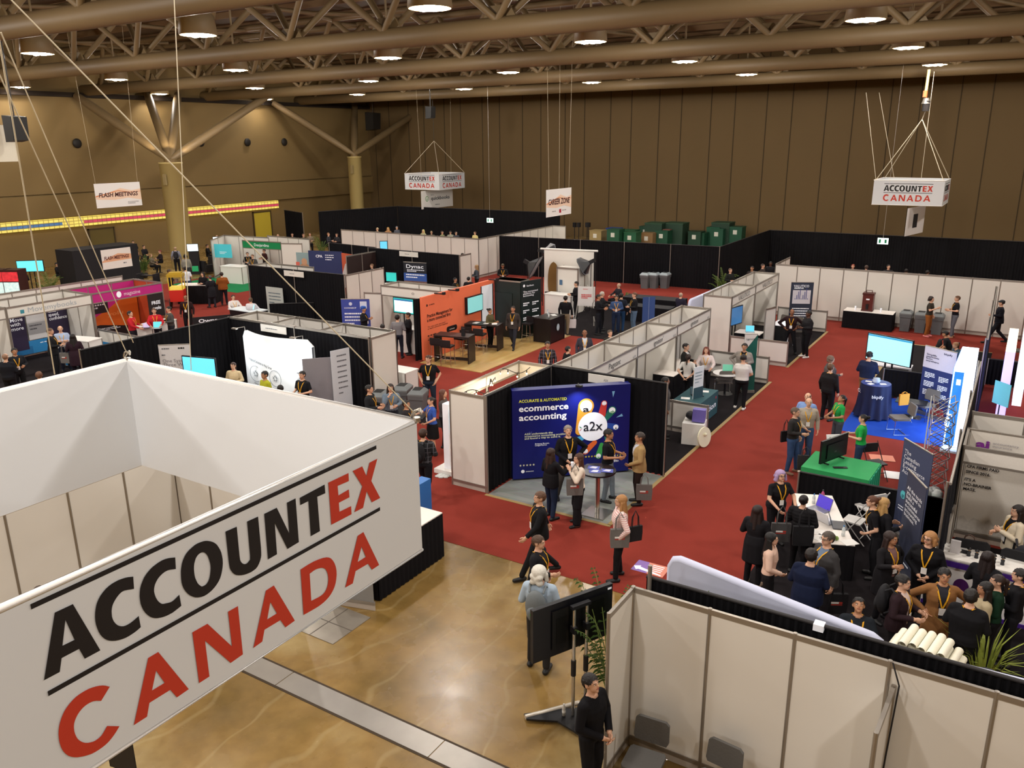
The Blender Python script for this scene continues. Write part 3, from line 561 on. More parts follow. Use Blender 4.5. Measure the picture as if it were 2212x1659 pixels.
# glazed lit band on the left wall
def band_mat():
    m=bpy.data.materials.new('m_lit_blocks'); m.use_nodes=True; nt=m.node_tree; b=nt.nodes['Principled BSDF']; L=nt.links.new
    tc=nt.nodes.new('ShaderNodeTexCoord'); sp=nt.nodes.new('ShaderNodeSeparateXYZ'); L(tc.outputs['Object'],sp.inputs[0])
    cb=nt.nodes.new('ShaderNodeCombineXYZ'); L(sp.outputs[1],cb.inputs[0]); L(sp.outputs[2],cb.inputs[1])
    br=nt.nodes.new('ShaderNodeTexBrick'); br.offset=0; br.inputs['Scale'].default_value=1; br.inputs['Brick Width'].default_value=.36; br.inputs['Row Height'].default_value=.215; br.inputs['Mortar Size'].default_value=.025
    br.inputs['Color1'].default_value=(1,1,1,1); br.inputs['Color2'].default_value=(.8,.8,.8,1); br.inputs['Mortar'].default_value=(.35,.3,.2,1); L(cb.outputs[0],br.inputs['Vector'])
    L(br.outputs[0],b.inputs['Base Color']); nt.links.remove(b.inputs['Base Color'].links[0]); b.inputs['Base Color'].default_value=(.12,.10,.06,1)
    def cmp(o,v,op):
        n=nt.nodes.new('ShaderNodeMath'); n.operation=op; n.inputs[1].default_value=v; L(o,n.inputs[0]); return n.outputs[0]
    def mul(a,c):
        n=nt.nodes.new('ShaderNodeMath'); n.operation='MULTIPLY'; L(a,n.inputs[0]); L(c,n.inputs[1]); return n.outputs[0]
    mid=mul(cmp(sp.outputs[2],2.80,'GREATER_THAN'),cmp(sp.outputs[2],3.01,'LESS_THAN'))
    blue=mul(mid,cmp(sp.outputs[1],33.0,'LESS_THAN')); pink=mul(mid,cmp(sp.outputs[1],34.6,'GREATER_THAN'))
    a=nt.nodes.new('ShaderNodeMix'); a.data_type='RGBA'; a.inputs[6].default_value=rgb('#f0d460'); a.inputs[7].default_value=rgb('#0f5f98'); L(blue,a.inputs[0])
    c=nt.nodes.new('ShaderNodeMix'); c.data_type='RGBA'; L(a.outputs[2],c.inputs[6]); c.inputs[7].default_value=rgb('#c01850'); L(pink,c.inputs[0])
    d=nt.nodes.new('ShaderNodeMix'); d.data_type='RGBA'; d.blend_type='MULTIPLY'; d.inputs[0].default_value=1; L(c.outputs[2],d.inputs[6]); L(br.outputs[0],d.inputs[7])
    L(d.outputs[2],b.inputs['Emission Color']); b.inputs['Emission Strength'].default_value=1.0; return m
mb=MB(); mb.box(XW,XW+.30,24,53.1,2.62,3.28); struct(mb,'lit_band_1',band_mat())
for i,(y0,h,c) in enumerate(((35.0,2.25,'#6a5a2c'),(50.3,2.35,'#c9b13a'))):
    mb=MB(); mb.box(XW,XW+.08,y0,y0+1.9,0,h); d=struct(mb,'door_%d'%(i+1),mat(c,.5))
    mb=MB(); mb.box(XW,XW+.14,y0-.09,y0,0,h+.1); mb.box(XW,XW+.14,y0+1.9,y0+1.99,0,h+.1); mb.box(XW,XW+.14,y0-.09,y0+1.99,h,h+.1); mb.build('door_frame',mat('#4a3a22',.6),d)
    mb=MB(); mb.box(XW,XW+.05,y0+.7,y0+1.2,h+.35,h+.8); t=mb.build('washroom_sign',mat('#2b211a',.5)); tag(t,'small dark pictogram plate above the '+('brown' if i==0 else 'yellow')+' door','sign')
    mb=MB(); mb.box(XW+.05,XW+.06,y0+.85,y0+.9,h+.42,h+.72); mb.box(XW+.05,XW+.06,y0+1.0,y0+1.05,h+.42,h+.72); mb.build('pictogram',mat('#e8e0d0',.5),t)
for i,y in enumerate((29.2,35.1,45.6,50.4,54.6)):
    mb=MB(); mb.sphere((XW+.12,y,8.35),(.12,.34,.34),12,8); t=mb.build('wall_speaker',mat('#1d1712',.6)); tag(t,'small dark round speaker on the left wall, number %s from its near end'%['one','two','three','four','five'][i],'speaker','round wall speakers')
# metal expansion strip in the floor
mb=MB()
for i in range(9): mb.box(-24+3*i+.008,-21+3*i-.008,7.28,7.66,0,.008)
st=struct(mb,'trim_2',mat('#a59f98',.33,.6,scale=3,var=.12)); mb=MB(); mb.box(-24,3,7.24,7.28,0,.005); mb.box(-24,3,7.66,7.70,0,.005); mb.build('joint_gap',mat('#3a2c1c',.8),st)
# ---------------------------------------------------------------- roof trusses
tm=mat('#776243',.55,scale=1.5,var=.05)
BZ=11.57
for i,yb in enumerate((6.0,16.2,26.0,36.2,46.4,56.6)):
    mb=MB(); mb.tube([(XW,yb,BZ+.37),(XR,yb,BZ+.37)],.37,20); t=mb.build('ceiling_truss_%d'%(i+1),tm); t['kind']='structure'
    mb=MB()
    for dy in (-1.3,1.3): mb.tube([(XW,yb+dy,14.5),(XR,yb+dy,14.5)],.17,10)
    mb.build('top_chord',tm,t)
    mb=MB(); gm=MB(); x=-57.5+(1.5 if i%2 else 0)
    while x<XR-3:
        for dy in (-1.3,1.3):
            mb.tube([(x,yb+dy*.12,BZ+.6),(x+2.55,yb+dy,14.5)],.13,8,caps=False); mb.tube([(x+5.1,yb+dy*.12,BZ+.6),(x+2.55,yb+dy,14.5)],.13,8,caps=False)
        gm.prism((x,yb+.04,BZ+.6),X,Z,-Y,[(-.75,0),(.75,0),(.42,.5),(-.42,.5)],.08)
        x+=5.1
    mb.build('diagonal_bracing',tm,t); gm.build('gusset_plate',tm,t)
mb=MB()
for x in range(-54,12,10):
    for j in range(6):
        y0=6+j*10.2; mb.tube([(x,y0,14.5),(x+3,y0+5,14.2),(x,y0+10.2,14.5)],.10,8,caps=False); mb.tube([(x+3,y0+5,14.2),(x+5,y0+10.2,14.5)],.10,8,caps=False)
t=mb.build('ceiling_cross_bracing',tm); t['kind']='structure'
mb=MB()
for k in range(24): mb.box(XW,XR,YB+1+k*3.4,YB+1.12+k*3.4,14.7,ZC)
t=mb.build('ceiling_purlin',mat('#7c6040',.7)); t['kind']='structure'
# ceiling lamps
ordn=['first','second','third','fourth','fifth','sixth','seventh']
lm=mat('#fff8ee',.5,em=26,var=0); pm=mat('#a3906e',.5); n=0
for j,ly in enumerate(LY[3:]):
    for i,lx in enumerate(LX[:-1]):
        if j==0 and i==6: continue
        r=thing('high_bay_lamp','round lit ceiling lamp, %s row back from the viewer, %s from the left wall'%(ordn[j],ordn[i]),'ceiling lamp',(lx,ly,LZ),0,'round high bay ceiling lamps')
        mb=MB(); mb.lathe((lx,ly,LZ),[(.62,0),(.66,.02),(.60,.62),(.35,.85),(0,.86)],24); mb.lathe((lx,ly,LZ),[(.58,.02),(.54,.55),(0,.6)],20); mb.build('housing',pm,r)
        mb=MB(); mb.tube([(lx+.62*math.cos(a*PI/12),ly+.62*math.sin(a*PI/12),LZ) for a in range(25)],.03,6,caps=False); mb.build('rim',pm,r)
        mb=MB()
        for q,(a,b2) in enumerate(((-.27,.1),(.05,-.2),(.25,.18),(.0,.22))): mb.sphere((lx+a,ly+b2,LZ-.02),(.21,.12,.06),10,6,R=Matrix.Rotation(q*.6,3,'Z'))
        mb.build('bulb',lm,r)
        mb=MB(); mb.tube([(lx,ly,LZ+.85),(lx,ly,ZC)],.05,8); mb.build('stem',pm,r)
def BP(px,py,z):
    g=G(px,py,z)
    if g.x<-57.9:
        k=57.9/-g.x; g=Vector((g.x*k,g.y*k,CAMH+(z-CAMH)*k))
    return g
# columns with tree branches
def column(cx,cy,r,ends,lit):
    mb=MB(); mb.lathe((cx,cy,0),[(r*.98,0),(r,.1),(r,6.95),(r*1.04,6.96),(r*1.04,7.05),(0,7.06)],32); c=mb.build('column_%d'%(1 if lit else 2),mat('#b09a62',.6,scale=.5,var=.04)); c['kind']='structure'
    mb=MB(); mb.cyl((cx,cy,7.05),r*.55,.25,20); mb.build('bearing_plate',mat('#6a5432',.5),c)
    for e in ends:
        mb=MB(); a=Vector((cx,cy,7.2)); b=Vector(e); d=(b-a).normalized(); mb.tube([a,a+d*.8,a+d*2.2,b-d*1.5,b],0,14,radii=[.16,.24,.30,.30,.26]); mb.build('branch',tm,c)
    mb=MB(); mb.box(cx+r*.2,cx+r*.2+.25,cy-r-.12,cy-r,5.6,6.3); mb.build('conduit_box',mat('#8d7a52',.6),c)
    if lit:
        for e in ends:
            b=Vector(e); d=(b-Vector((cx,cy,7.2))).normalized(); s_=Vector((0,0,CAMH))-Vector((cx,cy,8)); s_=(s_-d*s_.dot(d)).normalized()
            l=bpy.data.lights.new('uplight','SPOT'); l.energy=520; l.color=(1,.85,.62); l.spot_size=math.radians(40); l.spot_blend=.9; l.shadow_soft_size=.06; lo=bpy.data.objects.new('uplight',l); COL.objects.link(lo); lo.location=Vector((cx,cy,7.3))+d*.2+s_*.8
            lo.rotation_euler=(d*3.2-s_*.75).to_track_quat('-Z','Y').to_euler()
column(-49.7,36.2,.74,[BP(165,207,BZ+.3),BP(318,203,BZ+.3),BP(384,205,BZ+.3),BP(576,208,BZ+.3)],True)
column(-51.9,56.6,.60,[BP(590,222,BZ+.3),BP(766,222,BZ+.4),BP(925,226,BZ+.3)],False)
# ---------------------------------------------------------------- floor coverings
CARP=[]
def carpet(x0,x1,y0,y1,z,h,name,label,m=None):
    mb=MB(); mb.box(x0,x1,y0,y1,0.0 if z<.006 else .004,z); o=mb.build(name,m or carpet_mat(h)); tag(o,label,'carpet'); return o
carpet(-44.5,3.5,12.55,47,.006,'#86342a','aisle_carpet','red aisle carpet covering the show floor')
blk=carpet_mat('#201c1e')
for a in [(-10.15,-6.95,18.3,28.0,'black booth carpet under the booths along the wide red aisle'),(-10.3,-6.98,30.3,37.1,'black booth carpet in front of the blue roll-up banner'),(-3.95,-.6,28.2,36.3,'black booth carpet with a tan edge beyond the large monitor'),(-19.2,-11.3,18.3,18.9,'black booth strip behind the string light booth'),
 (-19.0,-13.0,30.9,38.5,'black carpet of the photo corner'),(-33.6,-27.2,12.6,18.5,'black carpet in the booth with purple posters'),(-22.8,-16.6,12.7,18.2,'black carpet before the big white glowing display'),(-3.7,-.6,13.0,17.9,'black carpet under the busy e-commerce table'),(-.45,3.4,12.9,18.1,'black carpet of the insurance booth'),(-22.7,-19.4,24.9,27.0,'black booth carpet by the turquoise screen'),(-31.5,-26.2,22.2,27.1,'black carpet before the middle black drape'),(-16.2,-10.6,36.3,40.2,'black carpet under the black lounge tables'),(-32,-25.3,29.5,35.1,'black carpet of the booth with the small Dynac banner')]:
    carpet(*a[:4],.012,'','booth_carpet',a[4],blk)
carpet(-3.9,-.65,24.0,28.1,.012,'#2348a8','booth_carpet','royal blue booth carpet around the navy draped round table')
carpet(-3.6,-.65,18.0,20.0,.012,'#1d6b52','booth_carpet','green booth carpet beside the green table')
carpet(-44,-38,31.0,34.6,.014,'#1f7a4a','booth_carpet','green carpet at the green-fascia booth')
carpet(-10.15,-6.98,15.0,18.2,.012,'','vinyl_flooring','pale grey wood-look vinyl flooring in the dark blue wall booth',plank_mat('#a7a9a2','#8f928c',1.2,.18))
carpet(-19.2,-16.35,23.9,30.85,.03,'','wood_flooring','light wood plank flooring in front of the orange wall',plank_mat('#d9b878','#c49c5a',1.2,.19,PI/2))
gm_=mat('#a58b5c',.6)
mb=MB()
for y0,y1 in ((15.0,28.0),(30.2,37.1)): mb.box(-7.0,-6.9,y0,y1,.004,.016)
mb.box(-10.2,-6.9,14.93,15.02,.004,.016); mb.box(-4.05,-3.93,28.2,36.35,.004,.016); mb.box(-4.05,-.6,36.3,36.4,.004,.016)
t=mb.build('carpet_tape',gm_); tag(t,'tan tape strips along the edges of the red aisle','tape')
# ---------------------------------------------------------------- booth walls
def hardwall(name_label,p0,p1,h=2.44,n=None,cat='booth wall',z0=0.0,color=None,posts=True,name='booth_wall'):
    p0,p1=Vector((p0[0],p0[1],0)),Vector((p1[0],p1[1],0)); d=p1-p0; L=d.length; d.normalize(); sd=Vector((-d.y,d.x,0))
    if n is None: n=max(1,round(L/1.04))
    r=thing(name,name_label,cat,tuple(p0),0)
    st=L/n; pm_=color or M_PANEL(); al=M_ALU()
    for i in range(n):
        a=p0+d*(st*i+.02); b=p0+d*(st*(i+1)-.02)
        mb=MB(); c=(a+b)/2; mb.obox(c+Z*((z0+.16+h-.06)/2),d*((b-a).length/2),sd*.008,Z*((h-.06-z0-.16)/2)); mb.build('panel',pm_,r)
    mb=MB(); c=(p0+p1)/2
    mb.obox(c+Z*(h-.035),d*(L/2),sd*.022,Z*.035); mb.build('top_rail',al,r)
    mb=MB(); mb.obox(c+Z*(z0+.145),d*(L/2),sd*.022,Z*.03); mb.build('bottom_rail',al,r)
    if z0<.1:
        mb=MB(); mb.obox(c+Z*(.06),d*(L/2),sd*.010,Z*.055); mb.build('kick_panel',mat('#b8ada2',.5),r)
    if posts:
        for i in range(n+1):
            a=p0+d*(st*i); mb=MB(); mb.lathe(a,[(.026,0),(.026,h+.01),(0,h+.012)],8,smooth=False); mb.build('post',al,r)
    return r
def header(label,p0,p1,words=None,n=None,z0=2.1,h=2.44,side=1,m=None,tm_=None,hh=.16):
    p0,p1=Vector((p0[0],p0[1],0)),Vector((p1[0],p1[1],0)); d=(p1-p0); L=d.length; d.normalize(); sd=Vector((-d.y,d.x,0)); r=thing('booth_fascia',label,'sign board',tuple(p0+Z*z0),0)
    c=(p0+p1)/2; n=n or max(1,round(L/3)); st=L/n; al=M_ALU()
    mb=MB(); mb.obox(c+Z*((z0+h)/2),d*(L/2),sd*.006,Z*((h-z0)/2)); mb.build('fascia_board',m or M_PANEL(),r)
    mb=MB(); mb.obox(c+Z*(h-.03),d*(L/2),sd*.022,Z*.03); mb.obox(c+Z*(z0+.02),d*(L/2),sd*.022,Z*.022); mb.build('rail',al,r)
    for i in range(n+1):
        mb=MB(); a=p0+d*st*i; mb.lathe(a,[(.026,0),(.026,h+.01),(0,h+.01)],8,smooth=False); mb.build('post',al,r)
    if words:
        out=sd*side; u=Z.cross(out)*1.0
        for i,(s,t,w_,hc) in enumerate(words):
            o=p0+d*(L*t)+out*.010+Z*((z0+h)/2-hc/2); text(r,s,o,u,Z,w_,hc,tm_ or mat('#5b5b5e',.5),align='c')
    return r
def drape(label,p0,p1,h=2.44,m=None,amp=.035,fold=.16,posts=True,name='black_drape',z0=.03,side=1,n=None,frill=True):
    p0,p1=Vector((p0[0],p0[1],0)),Vector((p1[0],p1[1],0)); d=(p1-p0); L=d.length; d.normalize(); sd=Vector((-d.y,d.x,0))
    r=thing(name,label,'drape',tuple(p0),0)
    N=int(L/(fold/4)); N=min(N,900); rr=random.Random(int(L*100)+int(p0.x*10)); ph=[rr.uniform(.6,1.4) for _ in range(N+1)]
    mb=MB(); vs=[];fs=[]; zs=[z0,.9*h*.5,h*.93,h]
    for i in range(N+1):
        s=L*i/N; a=math.sin(s/fold*2*PI+math.sin(s*1.7)*1.5)*amp*ph[i//4]
        for j,z in enumerate(zs):
            q=a*(1.1,1.0,.7,.35)[j]; vs.append(tuple(p0+d*s+sd*q+Z*z))
    for i in range(N):
        for j in range(3): fs.append((i*4+j,(i+1)*4+j,(i+1)*4+j+1,i*4+j+1))
    mb.add(vs,fs,0,True)
    mb.build('cloth',m or M_BLACKCLOTH(),r)
    if frill:
        mb=MB(); mb.tube([p0+Z*(h-.0),p1+Z*(h-.0)],.025,8); mb.build('crossbar',mat('#2a2728',.6) if m is None else M_ALU(),r)
    if posts:
        k=n or max(1,round(L/3))
        for i in range(k+1):
            mb=MB(); a=p0+d*(L*i/k)-sd*.05*side; mb.tube([a,a+Z*(h+.03)],.022,8); mb.build('upright',M_ALU(),r)
    return r
def printed(label,cat,p0,p1,z0,z1,m,th=.02,name='printed_panel',kind=None):
    """flat printed board from p0 to p1 (seen from the side where p0 is on the viewer's left)"""
    p0,p1=Vector((p0[0],p0[1],0)),Vector((p1[0],p1[1],0)); u=(p1-p0); L=u.length; u.normalize(); nn=u.cross(Z)
    r=thing(name,label,cat,tuple(p0+Z*z0),0); mb=MB(); mb.obox((p0+p1)/2+Z*((z0+z1)/2)-nn*(th/2),u*(L/2),nn*(th/2),Z*((z1-z0)/2)); mb.build('board',m,r)
    r_=dict(r=r,o=p0,u=u,n=nn,L=L,z0=z0,z1=z1); return r_
def pt(B,a,b,off=.004): return B['o']+B['u']*(a*B['L'])+Z*(B['z0']+(B['z1']-B['z0'])*b)+B['n']*off
def ptext(B,s,a,b,w=None,h=.05,m=None,bold=0,align='l',off=.003,name='lettering',shear=0):
    return text(B['r'],s,pt(B,a,b,off),B['u'],Z,w,h,m,bold,align,name=name,shear=shear)
def pshape(B,pts,m,off=.004,name='graphic'):
    mb=MB(); mb.poly([pt(B,a,b,off) for a,b in pts]); return mb.build(name,m,B['r'])
def pdisc(B,a,b,rad,m,off=.005,name='graphic',seg=24,ry=None):
    c=pt(B,a,b,off); mb=MB(); mb.poly([c+B['u']*(rad*math.cos(2*PI*k/seg))+Z*((ry or rad)*math.sin(2*PI*k/seg)) for k in range(seg)]); return mb.build(name,m,B['r'])
def prect(B,a0,a1,b0,b1,m,off=.004,name='graphic'): return pshape(B,[(a0,b0),(a1,b0),(a1,b1),(a0,b1)],m,off,name)
def lines(B,a0,a1,b,n,step,h,m,off=.005,name='print_lettering'):
    """rows of unreadable small print as fine bars"""
    mb=MB(); rr=random.Random(int(a0*100)+int(b*77))
    for i in range(n):
        x=a0; y=b-i*step
        e=a1 if i<n-1 else a0+(a1-a0)*rr.uniform(.4,.8)
        while x<e-.005:
            w_=rr.uniform(.03,.09)*(1 if B['L']<3 else .5); x2=min(e,x+w_); mb.poly([pt(B,x,y,off),pt(B,x2,y,off),pt(B,x2,y+h,off),pt(B,x,y+h,off)]); x=x2+.012
    return mb.build(name,m,B['r'])
exec_glyph=True
def logo(parent,o,u,v,w,red='#c23a26',black='#1b1719',redmix=None,bars=True,sc=1.0):
    """two-line ACCOUNTEX / CANADA mark, total text width w, centred at o"""
    u,v,o=Vector(u),Vector(v),Vector(o); nn=u.cross(v); k=w/2.5
    for name,keys,c in (('black_lettering',('A1','C1','C2','O','U','N','T'),black),('red_lettering',('E','X'),red),('red_lettering',('rC','rA1','rN','rA2','rD','rA3'),red)):
        cu=bpy.data.curves.new('t','CURVE'); cu.dimensions='2D'; cu.fill_mode='BOTH'
        for ky in keys:
            for poly in GLY[ky]:
                sp=cu.splines.new('POLY'); sp.points.add(len(poly)-1); sp.use_cyclic_u=True
                for i,(a,b) in enumerate(poly): sp.points[i].co=(a,b,0,1)
        ob=bpy.data.objects.new('t',cu); me=bpy.data.meshes.new_from_object(ob); bpy.data.objects.remove(ob); bpy.data.curves.remove(cu)
        T=Matrix((tuple(u*k)+(0,),tuple(v*k)+(0,),tuple(nn)+(0,),(0,0,0,1))).transposed(); T.translation=o+nn*.004
        me.transform(INV[parent.name]@T); me.name=name; me.materials.append(mat(c,.6,var=.02))
        ob=bpy.data.objects.new(name,me); COL.objects.link(ob); ob.parent=parent; INV[ob.name]=INV[parent.name]
    if bars:
        for z in (.53,.04):
            mb=MB(); mb.poly([o+nn*.004+u*(a*k)+v*((z+b)*k) for a,b in ((-1.25,-.014),(1.25,-.014),(1.25,.014),(-1.25,.014))]); mb.build('black_rule',mat(black,.6,var=.02),parent)
# ---------------------------------------------------------------- hanging signs
fab=mat('#dadbdd',.75,scale=3,var=.01,bump=.05)
def box_sign(label,x0,x1,y0,y1,z0,z1,lw,faces,tilt=0):
    r=thing('hanging_sign',label,'hanging sign',((x0+x1)/2,(y0+y1)/2,z0))
    t=.035; mb=MB()
    mb.box(x0,x1,y0,y0+t,z0,z1); mb.box(x0,x1,y1-t,y1,z0,z1); mb.box(x0,x0+t,y0+t,y1-t,z0,z1); mb.box(x1-t,x1,y0+t,y1-t,z0,z1)
    mb.build('fabric_skin',fab,r)
    mb=MB(); 
    for z in (z1,z0):
        mb.tube([(x0,y0,z),(x1,y0,z),(x1,y1,z),(x0,y1,z),(x0,y0,z)],.028 if z==z1 else .018,8)
    mb.build('frame_tube',mat('#f2ece6',.4),r)
    zc=(z0+z1)/2-(z1-z0)*.03; cx,cy=(x0+x1)/2,(y0+y1)/2
    for f in faces:
        if f=='E': logo(r,(x1+.001,cy,zc),Y,Z,lw)
        if f=='S': logo(r,(cx,y0-.001,zc),X,Z,lw)
        if f=='N': logo(r,(cx,y1+.001,zc),-X,Z,lw)
    return r
def wires(label,pts,rad=.008,m=None):
    for i,(a,b) in enumerate(pts):
        mb=MB(); mb.tube([a,b],rad,6); t=mb.build('suspension_wire',m or mat('#d8cbb0',.5,.3)); tag(t,label[i],'wire')
SX0,SX1,SY0,SY1,SZ0,SZ1=-7.50,-3.825,1.23,4.69,4.93,6.04
box_sign('huge white square hanging sign in the foreground reading ACCOUNTEX CANADA',SX0,SX1,SY0,SY1,SZ0,SZ1,2.5,('E','N'))
A=Vector((SX0,SY1,SZ1)); Bc=Vector((SX1,SY1,SZ1))
for c,nm in ((A,'far'),(Bc,'near')):
    mb=MB(); mb.tube([c+Vector((math.cos(a*PI/6)*.05,math.sin(a*PI/6)*.02,.06+.04*math.sin(a*PI/4))) for a in range(13)],.008,6); mb.cyl(c+Vector((0,0,0)),.03,.03,12); t=mb.build('rigging_shackle',mat('#b9b2a8',.3,.9)); tag(t,'metal rigging shackle on the %s top corner of the foreground sign'%nm,'shackle')
def far_pt(px,py,dist):
    dx,dy=(px-1106)/FPX,(py-829.5)/FPX; d=Vector(_r2*dx+_d2*dy+_f); return Vector((0,0,CAMH))+d*(dist/d.length)
wires(['white rigging wire from the far corner of the foreground sign to the upper left','thick white rigging wire from the near corner of the foreground sign','thin white wire hanging down past the top of the left column','thin wire down the far left edge above the foreground sign','thin dark wire beside the FLASH MEETINGS banner'],
 [(A+Z*.08,far_pt(-20,120,6.5)),(Bc+Z*.05,far_pt(10,-15,5.6)),(far_pt(375,-30,9.0),far_pt(413,800,9.6)),(far_pt(-6,60,6.0),far_pt(118,808,8.0)),(far_pt(2,70,7.0),far_pt(288,740,9.1))],.0048)
B=Vector
box_sign('white cube hanging sign reading ACCOUNTEX CANADA above the QuickBooks banner',-46.1,-42.45,56.4,60.1,4.35,5.65,2.75,('E','S'))
ws=[('left',(-46.1,56.4)),('middle',(-42.45,56.4)),('right',(-42.45,60.1))]
apex=B((-44.2,58.2,8.3))
wires(['thin wire on the %s of the far cube sign'%n for n,_ in ws],[(B((p[0],p[1],5.65)),apex) for _,p in ws],.018)
mb=MB(); mb.tube([apex,apex+Z*3.4],.02,6); t=mb.build('hoist_cable',mat('#3a332a',.5)); tag(t,'dark cable holding the far cube sign','cable')
mb=MB(); mb.box(-44.35,-44.05,58.05,58.35,10.6,11.1);mb.cyl((-44.2,58.2,10.4),.1,.25,10); t=mb.build('chain_hoist',mat('#1a1715',.5)); tag(t,'small black chain hoist hanging above the far cube sign','hoist')
def banner(label,p0,p1,z0,z1,kind):
    Bn=printed(label,'hanging banner',p0,p1,z0,z1,mat('#f0ebe6',.7),name='hanging_banner'); r=Bn['r']
    L=Bn['L']
    for a in (.1,.5,.9) if kind=='career' else (.04,.96):
        mb=MB(); q=pt(Bn,a,1,-.01); mb.tube([q,q+Z*(15-z1)+Bn['u']*((a-.5)*.8)],.008,5); mb.build('wire',mat('#c8b898',.5),r)
    if kind in('flash','career'):
        pshape(Bn,[(0,.42),(.3,.62),(.55,.78),(.8,.66),(1,.72),(1,.25),(.7,.36),(.4,.30),(0,.36)],mat('#f3d3b8',.7),.003)
        pshape(Bn,[(0,.50),(.25,.60),(.5,.70),(.75,.60),(1,.62),(1,.60),(.75,.57),(.5,.66),(.25,.56),(0,.44)],mat('#e59a6a',.7),.004)
        ptext(Bn,'FLASH MEETINGS' if kind=='flash' else 'CAREER ZONE',.5,.44,L*.86,.24 if kind=='flash' else .30,mat('#4a1c18',.6),.03,'c',.006,shear=.15)
        if kind=='flash': ptext(Bn,'ACCOUNTEX\nCANADA',.68,.16,L*.25,.07,mat('#4a4444',.6),0,'l',.006)
        else: prect(Bn,.5,.58,.10,.24,mat('#b02a3c',.6),.006); lines(Bn,.22,.45,.17,1,.1,.03,mat('#8a8480'),.006); lines(Bn,.62,.9,.17,1,.1,.03,mat('#8a8480'),.006)
    if kind=='qb':
        pdisc(Bn,.17,.55,.22,mat('#5d9c5e',.6),.004); pdisc(Bn,.17,.55,.16,mat('#f0ebe6',.6),.006); ptext(Bn,'qb',.17,.50,.18,.14,mat('#5d9c5e'),.02,'c',.008); ptext(Bn,'quickbooks',.29,.46,L*.6,.30,mat('#3c4246',.6),.02,'l',.006); lines(Bn,.29,.45,.72,1,.1,.03,mat('#77797a'),.006); lines(Bn,.42,.6,.16,1,.1,.05,mat('#77797a'),.006)
    return Bn
banner('large white hanging banner reading FLASH MEETINGS on the left wall side',(-45,27.65),(-45,30.5),4.75,6.1,'flash')
banner('white hanging banner reading CAREER ZONE in mid hall',(-22,38.6),(-22,41.4),4.25,5.68,'career')
banner('white quickbooks banner hanging right under the far cube sign',(-44,55.9),(-44,60.4),2.75,4.25,'qb')
# right-hand cube sign with hoist
box_sign('white hanging box sign on the right reading ACCOUNTEX CANADA',-7.98,-4.36,51.7,55.1,4.5,5.86,2.5,('S','E'))
top=B(G(2000,232,8.9)); apx=G(1993,258,8.6)
cy_=53.4
def onY(px,py,y):
    dx,dy=(px-1106)/FPX,(py-829.5)/FPX; d=_r2*dx+_d2*dy+_f; t=y/d[1]; return Vector((d[0]*t,y,CAMH+d[2]*t))
ap=onY(1992,258,53.4); 
wires(['left slanting sling of the right box sign','right slanting sling of the right box sign','rear left sling of the right box sign','rear right sling of the right box sign'],[(B((-7.9,51.75,5.86)),ap),(B((-4.45,51.75,5.86)),ap),(B((-7.9,55.0,5.86)),ap),(B((-4.45,55.0,5.86)),ap)],.02)
wires(['outer thin wire rising from the left end of the right box sign','inner thin wire rising from the left end of the right box sign','thin wire rising from the right box sign to the lamp'],[(B((-7.9,51.75,5.86)),onY(1871,200,53)),(B((-7.4,55.0,5.86)),onY(1899,200,55)),(onY(1990,385,53.4),onY(2018,155,53.4))],.014)
r=thing('chain_hoist','electric chain hoist with orange hook above the right box sign','hoist',tuple(onY(2001,225,53.4)))
mb=MB(); c=onY(2001,226,53.4); mb.cyl(c+Z*-.35,.20,.55,12); mb.build('motor',mat('#1f1a19',.4),r)
mb=MB(); mb.cyl(onY(2001,216,53.4)-Z*.2,.24,.3,14,r2=.14); mb.build('cap',mat('#bdb5aa',.3,.8),r)
mb=MB(); mb.cyl(onY(1998,206,53.4)-Z*.1,.12,.35,10); mb.build('hook',mat('#d8683c',.4),r)
mb=MB(); mb.tube([onY(1999,206,53.4),onY(2007,150,53.4)],.08,8); mb.build('chain_bag',mat('#e8c87c',.4),r)
mb=MB(); mb.tube([c-Z*.35,ap],.03,6); mb.build('cable',mat('#8a7e6c',.5),r)
Bn=printed('narrow white banner seen edge-on under the right box sign','hanging banner',(-6.0,51.4),(-5.4,54.2),2.8,4.35,mat('#e8e2e2',.7),name='hanging_banner'); prect(Bn,.35,.6,.25,.75,mat('#2c2a30'),.006)
# loudspeakers, cameras
def hang_speaker(label,c,s):
    r=thing('loudspeaker',label,'speaker',tuple(c)); mb=MB(); mb.prism(c-Y*s*.5+Z*(-s*.8),X,Z,Y,[(-.5*s,0),(.4*s,.1*s),(.5*s,1.5*s),(-.5*s,1.6*s)],s); mb.build('cabinet',mat('#15120f',.5),r)
    mb=MB(); mb.tube([c+Z*s*.7,c+Z*(12-c.z)],.03,6); mb.build('hanger',mat('#2a221a',.5),r)
hang_speaker('black loudspeaker hanging near the upper left edge',G(35,278,9.0) if False else onY(35,278,18.0),.62)
hang_speaker('black loudspeaker cluster fixed by the far corner column',onY(806,262,60),1.0)
hang_speaker('small black speaker hanging over the far cube sign',onY(930,243,46.4),.5)
mb=MB(); c=onY(3,310,18); mb.obox(c,(.02,.5,0),(.05,-.0,0),(0,0,.7)); t=mb.build('white_panel_fixture',mat('#e4dcc8',.6)); tag(t,'white grid panel cut by the left edge, high up','panel')
